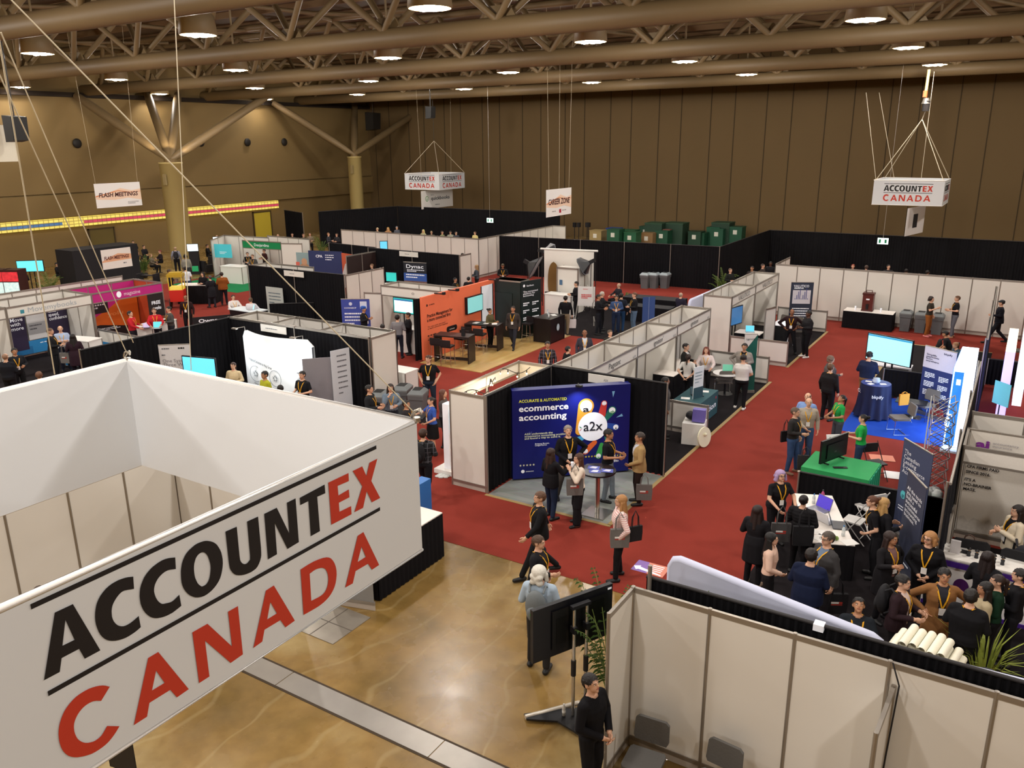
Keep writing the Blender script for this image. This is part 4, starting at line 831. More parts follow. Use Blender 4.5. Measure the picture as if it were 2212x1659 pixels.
for px,py,y,l in ((1907,521,50.5,'green and white exit sign hanging before the right rear black drape'),(1058,476,54.5,'small lit green exit sign on the back left black drape')):
    c=onY(px,py,y); r=thing('exit_sign',l,'exit sign',tuple(c)); mb=MB(); mb.box(c.x-.28,c.x+.28,c.y,c.y+.06,c.z-.17,c.z+.17); mb.build('housing',mat('#e8fff4',.4,em=1.3),r)
    mb=MB()
    for q in (-.15,.15): mb.box(c.x+q-.06,c.x+q+.05,c.y-.004,c.y,c.z-.11,c.z+.10)
    mb.build('running_figure',mat('#12885a',.5),r); mb=MB(); mb.tube([c+Z*.17,Vector((c.x,c.y,15))],.006,5); mb.build('stem',mat('#cfc8bc',.5),r)
# ---------------------------------------------------------------- foreground booths
hardwall('white panel wall along the near right edge with chairs before it',(-3.77,8.95),(4.55,8.95),2.48,8)
hardwall('short white end panel at the near corner by the palm',(-3.77,8.93),(-3.77,8.2),2.48,1)
hardwall('white divider post and rail inside the near right booth',(-.58,8.92),(-.62,8.0),2.2,1,color=M_PANEL())
drape('black ruched drape over the back of the near right wall',(-3.7,9.22),(4.5,9.22),2.52,amp=.05,fold=.09,side=-1,posts=False)
mb=MB(); mb.tube([(-3.64,9.18,0),(-3.64,9.18,2.72)],.03,8); mb.build('drape_upright',M_ALU()); tag(bpy.data.objects['drape_upright'],'grey upright post at the near corner of the drape','post')
def fabric_wall(label,p0,p1,zs,m,name='fabric_backdrop',th=.12):
    """fabric skin stretched over a rounded tube frame; zs: top heights at both ends"""
    p0,p1=Vector((p0[0],p0[1],0)),Vector((p1[0],p1[1],0)); d=(p1-p0); L=d.length; d.normalize(); sd=Vector((-d.y,d.x,0)); r=thing(name,label,'backdrop',tuple(p0))
    pl=[(0,.05),(L,.05),(L,zs[1]-.15),(L-.05,zs[1]-.04),(L-.15,zs[1]),(.15,zs[0]),(.05,zs[0]-.04),(0,zs[0]-.15)]
    mb=MB(); mb.prism(p0-sd*th/2,d,Z,sd,pl,th); mb.build('fabric_skin',m,r)
    mb=MB(); mb.tube([p0+d*a+Z*b for a,b in pl[1:]+pl[:1]],th*.55,8); mb.build('frame_edge',m,r); return r
lil=mat('#cdd0e6',.7,scale=4,var=.02,bump=.1)
fabric_wall('pale lilac fabric backdrop rising behind the near black drape',(-3.75,10.3),(-.8,9.62),(2.3,2.3),lil)
fabric_wall('pale lilac fabric backdrop at the right edge behind the near drape',(-.05,9.5),(3.4,9.7),(2.3,2.3),lil)
# ---------------------------------------------------------------- furniture kit
CHR=mat('#c9c5c0',.2,.95); GREYF=mat('#6b645e',.85,bump=.2,scale=40); BLK=mat('#17161a',.45); WHT=mat('#eeeae4',.45)
def make_chair(name,label,loc,rz,seat='#6b645e',metal=None,group=None):
    """stacking chair facing local +y"""
    r=thing(name,label,'chair',loc,rz,group); sm=mat(seat,.85,bump=.2,scale=40); m=metal or CHR
    mb=MB(); mb.prism((-.24,-.02,.43),X,Y,Z,[(.03,-.20),(.45,-.20),(.48,-.16),(.48,.20),(.44,.25),(.04,.25),(0,.20),(0,-.16)],.055); mb.build('seat',sm,r,world=False)
    mb=MB(); pts=[(-.21,.55),(.21,.55),(.235,.60),(.225,.84),(.18,.88),(-.18,.88),(-.225,.84),(-.235,.60)]
    mb.prism((0,-.24,0),X,(Z-Y*.14).normalized(),Y,pts,.04); mb.build('backrest',sm,r,world=False)
    for s in (-1,1):
        mb=MB(); mb.tube([(s*.25,.22,.42),(s*.25,.24,.02),(s*.25,-.22,.02),(s*.25,-.24,.42),(s*.235,-.32,.80)],.012,8); mb.build('side_frame',m,r,world=False)
    mb=MB(); mb.tube([(-.25,.22,.41),(.25,.22,.41)],.01,6); mb.tube([(-.25,-.22,.41),(.25,-.22,.41)],.01,6); mb.tube([(-.25,-.1,.02),(.25,-.1,.02)],.01,6); mb.build('cross_rail',m,r,world=False)
    return r
def folding_chair(label,loc,rz,c='#1c1a1c'):
    r=thing('folding_chair',label,'chair',loc,rz); m=mat(c,.5); mb=MB(); mb.prism((-.2,-.18,.43),X,Y,Z,[(0,0),(.4,0),(.38,.38),(.02,.38)],.03); mb.build('seat',m,r,world=False)
    mb=MB(); mb.prism((-.2,-.30,.62),X,Z,Y,[(0,0),(.4,0),(.4,.2),(.36,.23),(.04,.23),(0,.2)],.03); mb.build('backrest',m,r,world=False)
    for s in (-1,1):
        mb=MB(); mb.tube([(s*.21,-.34,.88),(s*.21,.24,.0)],.012,6); mb.tube([(s*.19,.12,.45),(s*.19,-.30,.0)],.012,6); mb.build('leg',m,r,world=False)
    mb=MB(); mb.tube([(-.21,.12,.2),(.21,.12,.2)],.01,6); mb.tube([(-.19,-.2,.15),(.19,-.2,.15)],.01,6); mb.build('cross_rail',m,r,world=False); return r
def bar_stool(label,loc,rz,c='#1b1416',group=None):
    r=thing('bar_stool',label,'stool',loc,rz,group); m=mat(c,.5); mb=MB(); mb.box(-.21,.21,-.2,.2,.72,.78); mb.build('seat',m,r,world=False)
    mb=MB(); mb.box(-.21,.21,-.24,-.20,.78,1.02); mb.build('backrest',m,r,world=False)
    for sx in (-1,1):
        for sy in (-1,1):
            mb=MB(); mb.tube([(sx*.18,sy*.17,.72),(sx*.21,sy*.2,0)],.011,6); mb.build('leg',CHR,r,world=False)
    mb=MB(); mb.tube([(-.2,-.19,.28),(.2,-.19,.28),(.2,.19,.28),(-.2,.19,.28),(-.2,-.19,.28)],.009,6); mb.build('foot_ring',CHR,r,world=False); return r
def bin_(label,loc,rz,lid='#747879'):
    r=thing('waste_bin',label,'bin',loc,rz); m=mat('#626567',.5)
    mb=MB(); mb.prism((0,0,0),X,Y,Z,[(-.19,-.25),(.19,-.25),(.19,.25),(-.19,.25)],.02)
    vs=[];
    for z,k in ((.0,.82),(.62,1.0),(.62,1.08),(.76,1.10)):
        for a,b in ((-.22,-.28),(.22,-.28),(.22,.28),(-.22,.28)): vs.append((a*k,b*k,z))
    fs=[(0,3,2,1)]+[(i*4+j,i*4+(j+1)%4,(i+1)*4+(j+1)%4,(i+1)*4+j) for i in range(3) for j in range(4)]
    mb.add(vs,fs); mb.build('body',m,r,world=False)
    mb=MB(); vs=[]
    for z,k in ((.75,1.12),(.80,1.12),(.90,.72)):
        for a,b in ((-.22,-.28),(.22,-.28),(.22,.28),(-.22,.28)): vs.append((a*k,b*k,z))
    mb.add(vs,[(0,3,2,1)]+[(i*4+j,i*4+(j+1)%4,(i+1)*4+(j+1)%4,(i+1)*4+j) for i in range(2) for j in range(4)]+[(8,9,10,11)]); mb.build('lid',mat(lid,.5),r,world=False)
    mb=MB(); mb.box(-.13,.13,-.18,.18,.885,.905); mb.build('opening',mat('#1e1d1d',.8),r,world=False); return r
def box_counter(label,c,hx,hy,h,rz=0,m=None,top=None,name='counter'):
    r=thing(name,label,'counter',(c[0],c[1],0),rz); m=m or WHT
    mb=MB(); mb.box(-hx+.02,hx-.02,-hy+.02,hy-.02,.0,h-.03); mb.build('cabinet',m,r,world=False)
    mb=MB(); mb.box(-hx,hx,-hy,hy,h-.03,h); mb.build('worktop',top or m,r,world=False)
    mb=MB(); 
    for sx in (-1,1):
        for sy in (-1,1): mb.box(sx*(hx-.02)-.015,sx*(hx-.02)+.015,sy*(hy-.02)-.015,sy*(hy-.02)+.015,0,h-.03)
    mb.build('frame',M_ALU() if top is None else top,r,world=False); return r
def skirt_table(label,c,hx,hy,h=.76,rz=0,cloth='#141215',top='#efe6de',name='skirted_table',amp=.018,fold=.12):
    r=thing(name,label,'table',(c[0],c[1],0),rz); mb=MB(); mb.box(-hx,hx,-hy,hy,h-.03,h); mb.build('table_top',mat(top,.6),r,world=False)
    mb=MB(); per=[(-hx,-hy),(hx,-hy),(hx,hy),(-hx,hy),(-hx,-hy)]; vs=[];fs=[]; 
    for i in range(4):
        a,b=Vector(per[i]),Vector(per[i+1]); L=(b-a).length; N=max(4,int(L/(fold/4))); d=(b-a)/N; nn=Vector((d.y,-d.x)).normalized()
        for k in range(N+1):
            q=a+d*k; w_=(.5+.5*math.sin(k*PI/2*1.0))*amp if 0<k<N else 0.004
            for z,f in ((.02,1.0),(.4,.8),(h-.015,.2)):
                v=q+nn*(w_*f+.006); vs.append((v.x,v.y,z))
            if k<N: o=len(vs)-3; fs+=[(o,o+3,o+4,o+1),(o+1,o+4,o+5,o+2)]
    mb.add(vs,fs,0,True); mb.build('skirt',mat(cloth,.9,spec=.15),r,world=False); return r
def monitor(label,bl,br,z0,z1,scr='#9fd6e6',em=.9,back=False,stand=None,name='monitor',tilt=0,th=.06,bz=.03):
    """screen seen by the viewer between floor spots bl (left) and br (right)"""
    p0,p1=Vector((bl[0],bl[1],0)),Vector((br[0],br[1],0)); u=(p1-p0); L=u.length; u.normalize(); nn=u.cross(Z); c=(p0+p1)/2
    r=thing(name,label,'monitor',tuple(c+Z*z0)); mb=MB(); mb.obox(c+Z*((z0+z1)/2)-nn*th/2,u*(L/2),nn*(th/2),Z*((z1-z0)/2)); mb.build('housing',mat('#15151a',.35),r)
    if not back:
        mb=MB(); a=c+nn*.003; mb.poly([a-u*(L/2-bz)+Z*(z0+bz),a+u*(L/2-bz)+Z*(z0+bz),a+u*(L/2-bz)+Z*(z1-bz),a-u*(L/2-bz)+Z*(z1-bz)]); mb.build('screen',mat(scr,.3,em=em,scale=2,var=.04),r)
    B_=dict(r=r,o=p0,u=u,n=nn,L=L,z0=z0,z1=z1)
    if stand=='floor':
        mb=MB()
        for s in (-.12,.12): mb.tube([c-nn*.1+u*s+Z*z1*.9,c-nn*.1+u*s+Z*.05],.03,8)
        mb.build('pole',mat('#1a1a1c',.4),r); mb=MB(); mb.obox(c-nn*.05+Z*.03,u*.45,nn*.3,Z*.03); mb.build('base',mat('#1a1a1c',.4),r)
    if stand=='table':
        mb=MB(); 
        for s in (-.3,.3): mb.obox(c-nn*.04+u*s*L+Z*(z0-.03),u*.015,nn*.12,Z*.012); mb.obox(c-nn*.04+u*s*L+Z*(z0-.0),u*.015,nn*.02,Z*.04)
        mb.build('foot',mat('#1a1a1c',.4),r)
    if stand=='arm':
        mb=MB(); mb.tube([c-nn*.1+Z*(z0+z1)/2,c-nn*.1+Z*.05],.03,8); mb.build('pole',CHR,r); mb=MB(); mb.obox(c-nn*.1+Z*.03,u*.3,nn*.25,Z*.02); mb.build('base',BLK,r)
    return B_
def laptop(label,c,yaw,z,scr='#a8d8e0',c2='#b9b9bd',em=.5,s=1.0):
    """screen faces yaw"""
    r=thing('laptop',label,'laptop',(c[0],c[1],z),yaw-PI/2); r.scale=(s,s,s)
    mb=MB(); mb.box(-.17,.17,-.02,.22,0,.015); mb.build('keyboard_base',mat(c2,.4,.4),r,world=False)
    mb=MB(); mb.obox((0,-.06,.12),(.17,0,0),(0,.004,0.001),(0,-.035,.115)); mb.build('lid',mat(c2,.4,.4),r,world=False)
    mb=MB(); n=Vector((0,.956,.29)); a=Vector((0,-.06,.12))+n*.006; w_=Vector((0,-.033,.108)); mb.poly([a-X*.16-w_,a+X*.16-w_,a+X*.16+w_,a-X*.16+w_]); mb.build('screen',mat(scr,.3,em=em),r,world=False); return r
def rollup(label,pl,pr,h,m,th=.02,name='roll_up_banner',z0=.08):
    Bn=printed(label,'roll-up banner',pl,pr,z0,h,m,.012,name=name); c=(Vector(pl[:2]).to_3d()+Vector(pr[:2]).to_3d())/2
    mb=MB(); mb.obox(Vector((c.x,c.y,.05)),Bn['u']*(Bn['L']/2),Bn['n']*.09,Z*.045); mb.build('base',M_ALU(),Bn['r'])
    mb=MB(); mb.tube([pt(Bn,0,1,-.01),pt(Bn,1,1,-.01)],.018,8); mb.build('top_bar',M_ALU(),Bn['r'])
    mb=MB(); mb.tube([pt(Bn,.5,0,-.04),pt(Bn,.5,1,-.03)],.012,6); mb.build('pole',M_ALU(),Bn['r']); return Bn
def paper(label,c,z,rz=0,sx=.105,sy=.148,col='#f2efea',cat='paper',name='paper_sheet',th=.003):
    mb=MB(); mb.box(-sx,sx,-sy,sy,0,th); o=mb.build(name,mat(col,.6)); o.location=(c[0],c[1],z); o.rotation_euler=(0,0,rz); tag(o,label,cat); return o
def bottle(label,c,z,col='#dfe6e8',cap='#2c6fae',h=.22,r_=.033,name='water_bottle'):
    r=thing(name,label,'bottle',(c[0],c[1],z)); mb=MB(); mb.lathe((0,0,0),[(0,0),(r_,.003),(r_,h*.62),(r_*.95,h*.68),(r_*.42,h*.86),(r_*.40,h*.9)],14); mb.build('body',mat(col,.15,spec=.8),r,world=False)
    mb=MB(); mb.cyl((0,0,h*.9),r_*.46,h*.1,12); mb.build('cap',mat(cap,.4),r,world=False); mb=MB(); mb.lathe((0,0,0),[(r_*1.02,h*.3),(r_*1.02,h*.52)],14); mb.build('label_band',mat('#f0f0ee',.5),r,world=False); return r
def tote(label,c,z,rz,col='#77736f',s=1.0,strap=.28,logo_=True,cat='tote bag',name='tote_bag'):
    r=thing(name,label,cat,(c[0],c[1],z),rz); r.scale=(s,s,s)
    mb=MB(); mb.prism((0,-.03,0),X,Z,Y,[(-.17,0),(.17,0),(.185,.2),(.18,.38),(-.18,.38),(-.185,.2)],.06); mb.build('bag_body',mat(col,.85,bump=.2),r,world=False)
    for y in (-.03,.03):
        mb=MB(); mb.tube([(-.09,y,.37),(-.075,y*.6,.38+strap*.6),(0,0,.38+strap),(.075,y*.6,.38+strap*.6),(.09,y,.37)],.010,6); mb.build('strap',mat(col,.85),r,world=False)
    if logo_:
        mb=MB()
        for y in (-.032,.032): mb.poly([(-.10,y,.20),(.03,y,.20),(.03,y,.235),(-.10,y,.235)]); 
        mb.build('print',mat('#e9e5e0',.6),r,world=False)
        mb=MB()
        for y in (-.032,.032): mb.poly([(.03,y,.20),(.09,y,.20),(.09,y,.235),(.03,y,.235)]); mb.poly([(-.10,y,.17),(.09,y,.17),(.09,y,.19),(-.10,y,.19)])
        mb.build('red_print',mat('#b03a30',.6),r,world=False)
    return r
def backpack(label,c,z,yaw,col='#6f7478',acc=None,s=1.0):
    r=thing('backpack',label,'backpack',(c[0],c[1],z),yaw-PI/2); r.scale=(s,s,s); m=mat(col,.8,bump=.15)
    mb=MB(); mb.sphere((0,-.09,.23),(.16,.10,.25),16,12); mb.build('main_bag',m,r,world=False)
    mb=MB(); mb.sphere((0,-.17,.14),(.12,.05,.13),12,8); mb.build('pocket',mat(col,.75,scale=12),r,world=False)
    for q in (-1,1):
        mb=MB(); mb.tube([(q*.10,-.05,.42),(q*.12,.04,.50),(q*.13,.17,.40),(q*.14,.13,.18),(q*.12,-.02,.05)],.018,6); mb.build('shoulder_strap',m,r,world=False)
    if acc:
        mb=MB(); mb.obox((0,-.222,.15),(.05,0,0),(0,.002,0),(0,0,.018)); mb.build('printed_mark',mat(acc,.5),r,world=False)
    return r
def palm(label,c,h,spread,n=16,col='#4f6a2c',pot=True,z=0,seed=1):
    r=thing('potted_palm',label,'plant',(c[0],c[1],z)); rr=random.Random(seed)
    if pot:
        mb=MB(); mb.lathe((0,0,0),[(0,0),(.16,0),(.22,.3),(.20,.3),(.19,.26),(0,.26)],18); mb.build('pot',mat('#2a2624',.5),r,world=False)
    st=MB(); lf=MB()
    for i in range(n):
        a=2*PI*i/n+rr.uniform(-.3,.3); tl=rr.uniform(.55,1.0); hh=h*rr.uniform(.55,1.0)
        p0=Vector((rr.uniform(-.06,.06),rr.uniform(-.06,.06),.25)); d=Vector((math.cos(a),math.sin(a),0)); pts=[]
        for k in range(9):
            t=k/8; pts.append(p0+d*(spread*tl*t**1.4)+Z*((hh-.25)*(1.35*t-.5*t*t*t*tl)*.95))
        st.tube(pts,.008,5,radii=[.012-.001*k for k in range(9)])
        sd=d.cross(Z)
        for k in range(2,9):
            for q in (-1,1):
                for e in (0,.5):
                    if k+e>8: continue
                    b=pts[k].lerp(pts[min(8,k+1)],e); tip=b+(sd*q*.26+d*.16-Z*.10)*(1-.09*k)*spread*.9; m_=b.lerp(tip,.5)+Z*.02; w_=(pts[min(8,k+1)]-pts[k-1]).normalized()*.018
                    lf.add([b,m_+w_,tip,m_-w_],[(0,1,2),(0,2,3)])
    st.build('stems',mat('#6b7a3a',.6),r,world=False); o=lf.build('fronds',mat(col,.55,scale=6,var=.25),r,world=False); return r
def grass_plant(label,c,z,h,n=60,col='#8f9a3e'):
    r=thing('potted_grass',label,'plant',(c[0],c[1],z)); rr=random.Random(5); lf=MB()
    mb=MB(); mb.lathe((0,0,0),[(0,0),(.13,0),(.17,.28),(.15,.28),(0,.25)],16); mb.build('pot',mat('#2a2624',.5),r,world=False)
    for i in range(n):
        a=rr.uniform(0,2*PI); L=rr.uniform(.5,1)*h; s=rr.uniform(.15,.75); d=Vector((math.cos(a),math.sin(a),0)); b=d*.05+Z*.26; sd=d.cross(Z)*.012
        m_=b+d*L*s*.4+Z*L*.6; t=b+d*L*s+Z*L*(1-.35*s); lf.add([b-sd,b+sd,m_+sd,t,m_-sd],[(0,1,2,4),(4,2,3)])
    lf.build('blades',mat(col,.6,scale=5,var=.3),r,world=False); return r
# ---------------------------------------------------------------- dark blue A2X booth and its row
drape('black drape side wall left of the dark blue display',(-10.2,15.08),(-10.2,18.15),2.44,side=-1)
drape('black drape back wall behind the dark blue display',(-10.2,18.2),(-6.95,18.2),2.44,n=1)
hardwall('narrow white end panel beside the string light booth',(-11.24,15.08),(-10.2,15.08),2.44,1)
hardwall('white inner wall lit by the string lights',(-11.24,18.24),(-10.24,18.24),2.44,1,color=mat('#f3e6cc',.5))
header('low pink-white fascia along the string light booth',(-11.24,15.1),(-11.24,18.2),None,2,2.1,2.44)
hardwall('white wall carrying the drape beside the string lights',(-10.3,15.12),(-10.3,18.2),2.44,3,color=mat('#f3e6cc',.5))
# string lights
r=thing('string_lights','dark cable with small bulbs looped along the top of the narrow white booth','string lights',(-10.8,15.2,2.3))
mb=MB(); pts=[]; bl=MB(); dk=MB()
for i in range(61):
    t=i/60; pts.append(Vector((-11.0+.25*math.sin(t*7),15.15+3.0*t,2.32+.10*math.sin(t*19))))
mb.tube(pts,.010,5); 
for i in range(3,60,5):
    dk=MB(); dk.tube([pts[i],pts[i]-Z*.07],.014,6); q=dk.build('socket',mat('#1e1a19',.5),r); bl=MB(); bl.sphere(pts[i]-Z*.10,.022,8,6); bl.build('bulb',mat('#ffe9b8',.4,em=6),q)
mb.build('cable',mat('#2a2220',.6),r)
l=bpy.data.lights.new('booth_glow','POINT'); l.energy=16; l.color=(1,.85,.6); l.shadow_soft_size=.15; lo=bpy.data.objects.new('booth_glow',l); COL.objects.link(lo); lo.location=(-10.78,16.6,2.05)
# dark blue pop-up wall
def grad_blue():
    m=mat('#141c6e',.45,scale=.9,var=.35); return m
pA,pB=Vector((-10.02,15.98,0)),Vector((-7.86,17.98,0))
Bn=printed('dark blue pop-up display wall reading ecommerce accounting','display wall',(-10.05,15.98),(-7.84,17.98),.06,2.36,mat('#10186a',.42,scale=.8,var=.25),.25,name='pop_up_display')
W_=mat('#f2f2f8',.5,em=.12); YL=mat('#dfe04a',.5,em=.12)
ptext(Bn,'ACCURATE & AUTOMATED',.055,.865,Bn['L']*.40,.075,YL,.02)
ptext(Bn,'ecommerce',.055,.765,Bn['L']*.415,.165,W_,.022); ptext(Bn,'accounting',.055,.665,Bn['L']*.40,.165,W_,.022)
ptext(Bn,'A2X understands the\necommerce accounting problem\nand found a way to solve it.',.10,.50,Bn['L']*.36,.05,mat('#e4e6c0',.5,em=.1),.01)
ptext(Bn,'Brittany Brown,\nLedgerGurus',.19,.385,Bn['L']*.12,.035,W_,.01)
ptext(Bn,'//',.13,.50,.10,.09,mat('#5a66b8',.5),.0)
def star(B_,a,b,r0,m):
    mb=MB(); c=pt(B_,a,b,.006); mb.poly([c+B_['u']*(r0*(1 if k%2==0 else .42)*math.sin(k*PI/5))+Z*(r0*(1 if k%2==0 else .42)*math.cos(k*PI/5)) for k in range(10)]); mb.build('star',m,B_['r'])
for i in range(5): star(Bn,.065+.028*i,.155,.034,mat('#e9e6c8',.5))
for i in range(5): star(Bn,.60+.026*i,.20,.032,mat('#e4d23a',.5)); star(Bn,.83+.024*i,.19,.03,mat('#e4d23a',.5))
pdisc(Bn,.085,.085,.045,W_); ptext(Bn,'LEDGERGURUS',.11,.075,.20,.03,W_); ptext(Bn,'XERO BAR',.63,.10,.2,.04,W_); ptext(Bn,'TERRA',.86,.115,.16,.055,W_,.01)
def drop(a,b,a2,b2,r0,r1,col,ring=None,word=None,wc='#1c1c24'):
    p=Vector((a*Bn['L'],b*2.3)); q=Vector((a2*Bn['L'],b2*2.3)); d=(q-p).normalized(); s=Vector((-d.y,d.x)); pts=[]
    for k in range(13):
        t=PI*k/12; v=p+s*(r0*math.cos(t))-d*(r0*math.sin(t)); pts.append(v)
    for k in range(9):
        t=PI*k/8; v=q-s*(r1*math.cos(t))+d*(r1*math.sin(t)); pts.append(v)
    mb=MB(); mb.poly([Bn['o']+Bn['u']*v.x+Z*(.06+v.y)+Bn['n']*.005 for v in pts]); mb.build('graphic',mat(col,.5,em=.08),Bn['r'])
    pdisc(Bn,a,b,r0*.78,W_,.008)
    if word: ptext(Bn,word,a,b-.018*r0/.06,r0*1.1 if len(word)>1 else r0*.8,r0*.75 if len(word)<3 else r0*.35,mat(wc,.5),.02,'c',.011)
drop(.62,.78,.565,.50,.20,.10,'#e09a34',word='a'); drop(.775,.80,.755,.66,.075,.10,'#c23a34',word='etsy',wc='#c23a34'); drop(.845,.715,.78,.60,.105,.05,'#1f6b5c',word='qb',wc='#2e8a3e')
drop(.88,.52,.78,.56,.085,.05,'#24489c',word='A'); drop(.505,.375,.62,.44,.10,.05,'#4aa6d8',word='xero',wc='#2b8ac0'); drop(.62,.265,.70,.36,.085,.06,'#e0672e',word='ebay',wc='#c0392b'); drop(.735,.20,.76,.33,.08,.05,'#3a9a4a',word='w',wc='#3a9a4a'); drop(.83,.30,.80,.42,.08,.05,'#1f7a6a',word='f')
mb=MB(); mb.poly([pt(Bn,.46,.52,.006),pt(Bn,.50,.505,.006),pt(Bn,.475,.56,.006),pt(Bn,.45,.555,.006)]); mb.poly([pt(Bn,.85,.86,.006),pt(Bn,.84,.93,.006),pt(Bn,.865,.93,.006)]); mb.poly([pt(Bn,.88,.63,.006),pt(Bn,.93,.67,.006),pt(Bn,.94,.64,.006)]); mb.build('graphic',mat('#7fb4e0',.5),Bn['r'])
pdisc(Bn,.68,.545,.375,W_,.012,seg=40); ptext(Bn,'a2x',.58+.02,.50,Bn['L']*.165,.25,mat('#20222e',.5),.01,'l',.016)
mb=MB(); mb.poly([pt(Bn,.565,.56,.016),pt(Bn,.59,.535,.016),pt(Bn,.57,.54,.016)]); mb.build('graphic',mat('#2f8f5a',.5),Bn['r']); mb=MB(); mb.poly([pt(Bn,.59,.53,.016),pt(Bn,.565,.50,.016),pt(Bn,.572,.52,.016)]); mb.build('graphic',mat('#c0392b',.5),Bn['r'])
mb=MB(); c=pt(Bn,.55,1,.1); mb.tube([pt(Bn,.55,1,-.1),pt(Bn,.55,1.04,0),pt(Bn,.55,1.035,.22)],.012,6); mb.box(c.x-.08,c.x+.08,c.y-.04,c.y+.04,c.z+.03,c.z+.08); t=mb.build('display_spotlight',BLK); tag(t,'small black clip-on spotlight over the dark blue display','lamp')
l=bpy.data.lights.new('clip_spot','SPOT'); l.energy=60; l.spot_size=math.radians(110); l.spot_blend=1; l.color=(.8,.88,1); lo=bpy.data.objects.new('clip_spot',l); COL.objects.link(lo); lo.location=pt(Bn,.55,1.02,.35); lo.rotation_euler=(Vector(Bn['n'])*.25+Z).to_track_quat('Z','Y').to_euler()
Bh=printed('white name board reading A2X on top of the black drape','name board',(-9.05,18.05),(-8.05,18.05),2.22,2.44,M_PANEL(),name='name_board'); ptext(Bh,'A2X',.5,.35,.12,.06,mat('#55555a'),0,'c')
# bar table with leaflets
c=G(1290,1110); r=thing('bar_table','round black high table with a chrome foot before the dark blue display','table',(c.x,c.y,0))
mb=MB(); mb.cyl((0,0,1.04),.40,.035,36); mb.build('table_top',mat('#17171c',.25),r,world=False); mb=MB(); mb.cyl((0,0,.04),.055,1.0,20); mb.build('column',CHR,r,world=False); mb=MB(); mb.box(-.28,.28,-.28,.28,0,.035); mb.build('foot_plate',mat('#b9b4ac',.25,.9),r,world=False)
for i,(dx,dy,rz,l_) in enumerate(((-.14,.06,.3,'left'),(-.02,-.12,.5,'middle'),(.20,.05,.4,'right'))):
    t=paper('blue and white leaflet, %s one on the round black high table'%l_,(c.x+dx,c.y+dy),1.077,rz,.13,.10,'#5a63b4','leaflet','leaflet'); 
    mb=MB(); mb.poly([(-.10,-.02,.0035),(.05,-.05,.0035),(.09,.06,.0035),(-.03,.07,.0035)]); q=mb.build('print',mat('#e6e6f2',.5),t,world=False)
# ignition row
for i,(y0,y1,wd,l_) in enumerate(((18.35,21.45,'Pageant','first'),(21.45,24.6,"ignition'",'second'),(24.6,27.8,"ignition'",'third'))):
    h=header('white fascia board reading %s, %s along the aisle row'%(wd.strip("'") ,l_),(-9.18,y0),(-9.18,y1),[(wd,.5,.75,.17)],1,2.06,2.44,side=-1)
    text(h,str(621+2*i) if i else '619',(-9.165,y1-.35,2.12),Y,Z,.2,.08,mat('#77777a'))
    hardwall('white back wall of the %s open booth in the aisle row'%l_,(-10.25,y0),(-10.25,y1),2.44,3)
for y,l_ in ((18.40,'beside the A2X drape'),(21.45,'between the Pageant and ignition booths'),(24.6,'between the two ignition booths'),(27.8,'at the far end of the ignition booths')):
    hardwall('short white full-height divider '+l_,(-10.23,y),(-9.2,y),2.44,1)
hardwall('low white side rail panel nearest in the ignition row',(-9.1,21.5),(-7.0,21.5),.95,2,name='low_wall')
hardwall('low white side rail panel at the far end of the ignition booth',(-9.1,27.75),(-7.0,27.75),.95,2,name='low_wall')
for y0,y1,l_ in ((30.3,33.4,'near'),(33.4,36.9,'far')):
    header('white fascia board reading VALUTICO, %s one'%l_,(-9.2,y0),(-9.2,y1),[('VALUTICO',.5,1.5,.2)],1,2.06,2.44,side=-1)
    hardwall('white back wall of the %s VALUTICO booth'%l_,(-10.3,y0),(-10.3,y1),2.44,3)
for y,l_ in ((30.3,'near end of'),(33.35,'middle of'),(36.95,'far end of')): hardwall('full-height white divider at the %s the VALUTICO booths'%l_,(-10.3,y),(-9.2,y),2.44,1)
hardwall('low white front rail of the VALUTICO booth',(-9.15,30.3),(-7.0,30.3),.95,2,name='low_wall')
hardwall('low white far rail of the VALUTICO booth',(-9.1,36.95),(-7.0,36.95),.95,2,name='low_wall')
# rear right wall of 1 m panels
hardwall('long white panel wall across the rear right of the floor',(-10.1,39.8),(3.4,39.4),2.44,13)
hardwall('white panel wall return at the rear right corner',(-10.1,39.8),(-10.1,42.5),2.44,3)
# left-centre booth with bright pop-up
hardwall('white panel wall behind the bright glowing display booth',(-22.95,19.5),(-16.6,19.5),2.44,6)
hardwall('white end panel of the bright display booth beside the grey bins',(-16.6,18.35),(-16.6,19.5),2.44,1)
hardwall('white far-left end of the storage strip above the glowing display',(-22.95,18.35),(-22.95,19.5),2.44,1)
drape('black drape back wall behind the glowing white display',(-22.95,18.28),(-16.6,18.28),2.44,n=2)
drape('black drape side wall left of the glowing white display',(-22.9,12.9),(-22.9,18.25),2.44,n=2,side=-1)
mb=MB(); mb.box(-22.93,-16.6,18.24,18.34,2.40,2.46); t=mb.build('top_rail',M_ALU()); tag(t,'grey rail along the top of the drape behind the glowing display','rail')
for x in (-21.0,-18.8):
    mb=MB(); mb.box(x-.02,x+.02,18.34,19.46,2.38,2.44); t=mb.build('tie_bar',M_ALU()); tag(t,'grey cross tie over the storage strip, %s'%('left one' if x<-20 else 'right one'),'rail')
Bd=printed('white name board on the drape above the glowing display','name board',(-21.3,18.18),(-20.1,18.18),2.16,2.40,M_PANEL(),name='name_board'); lines(Bd,.2,.8,.45,1,.1,.12,mat('#77777a'))
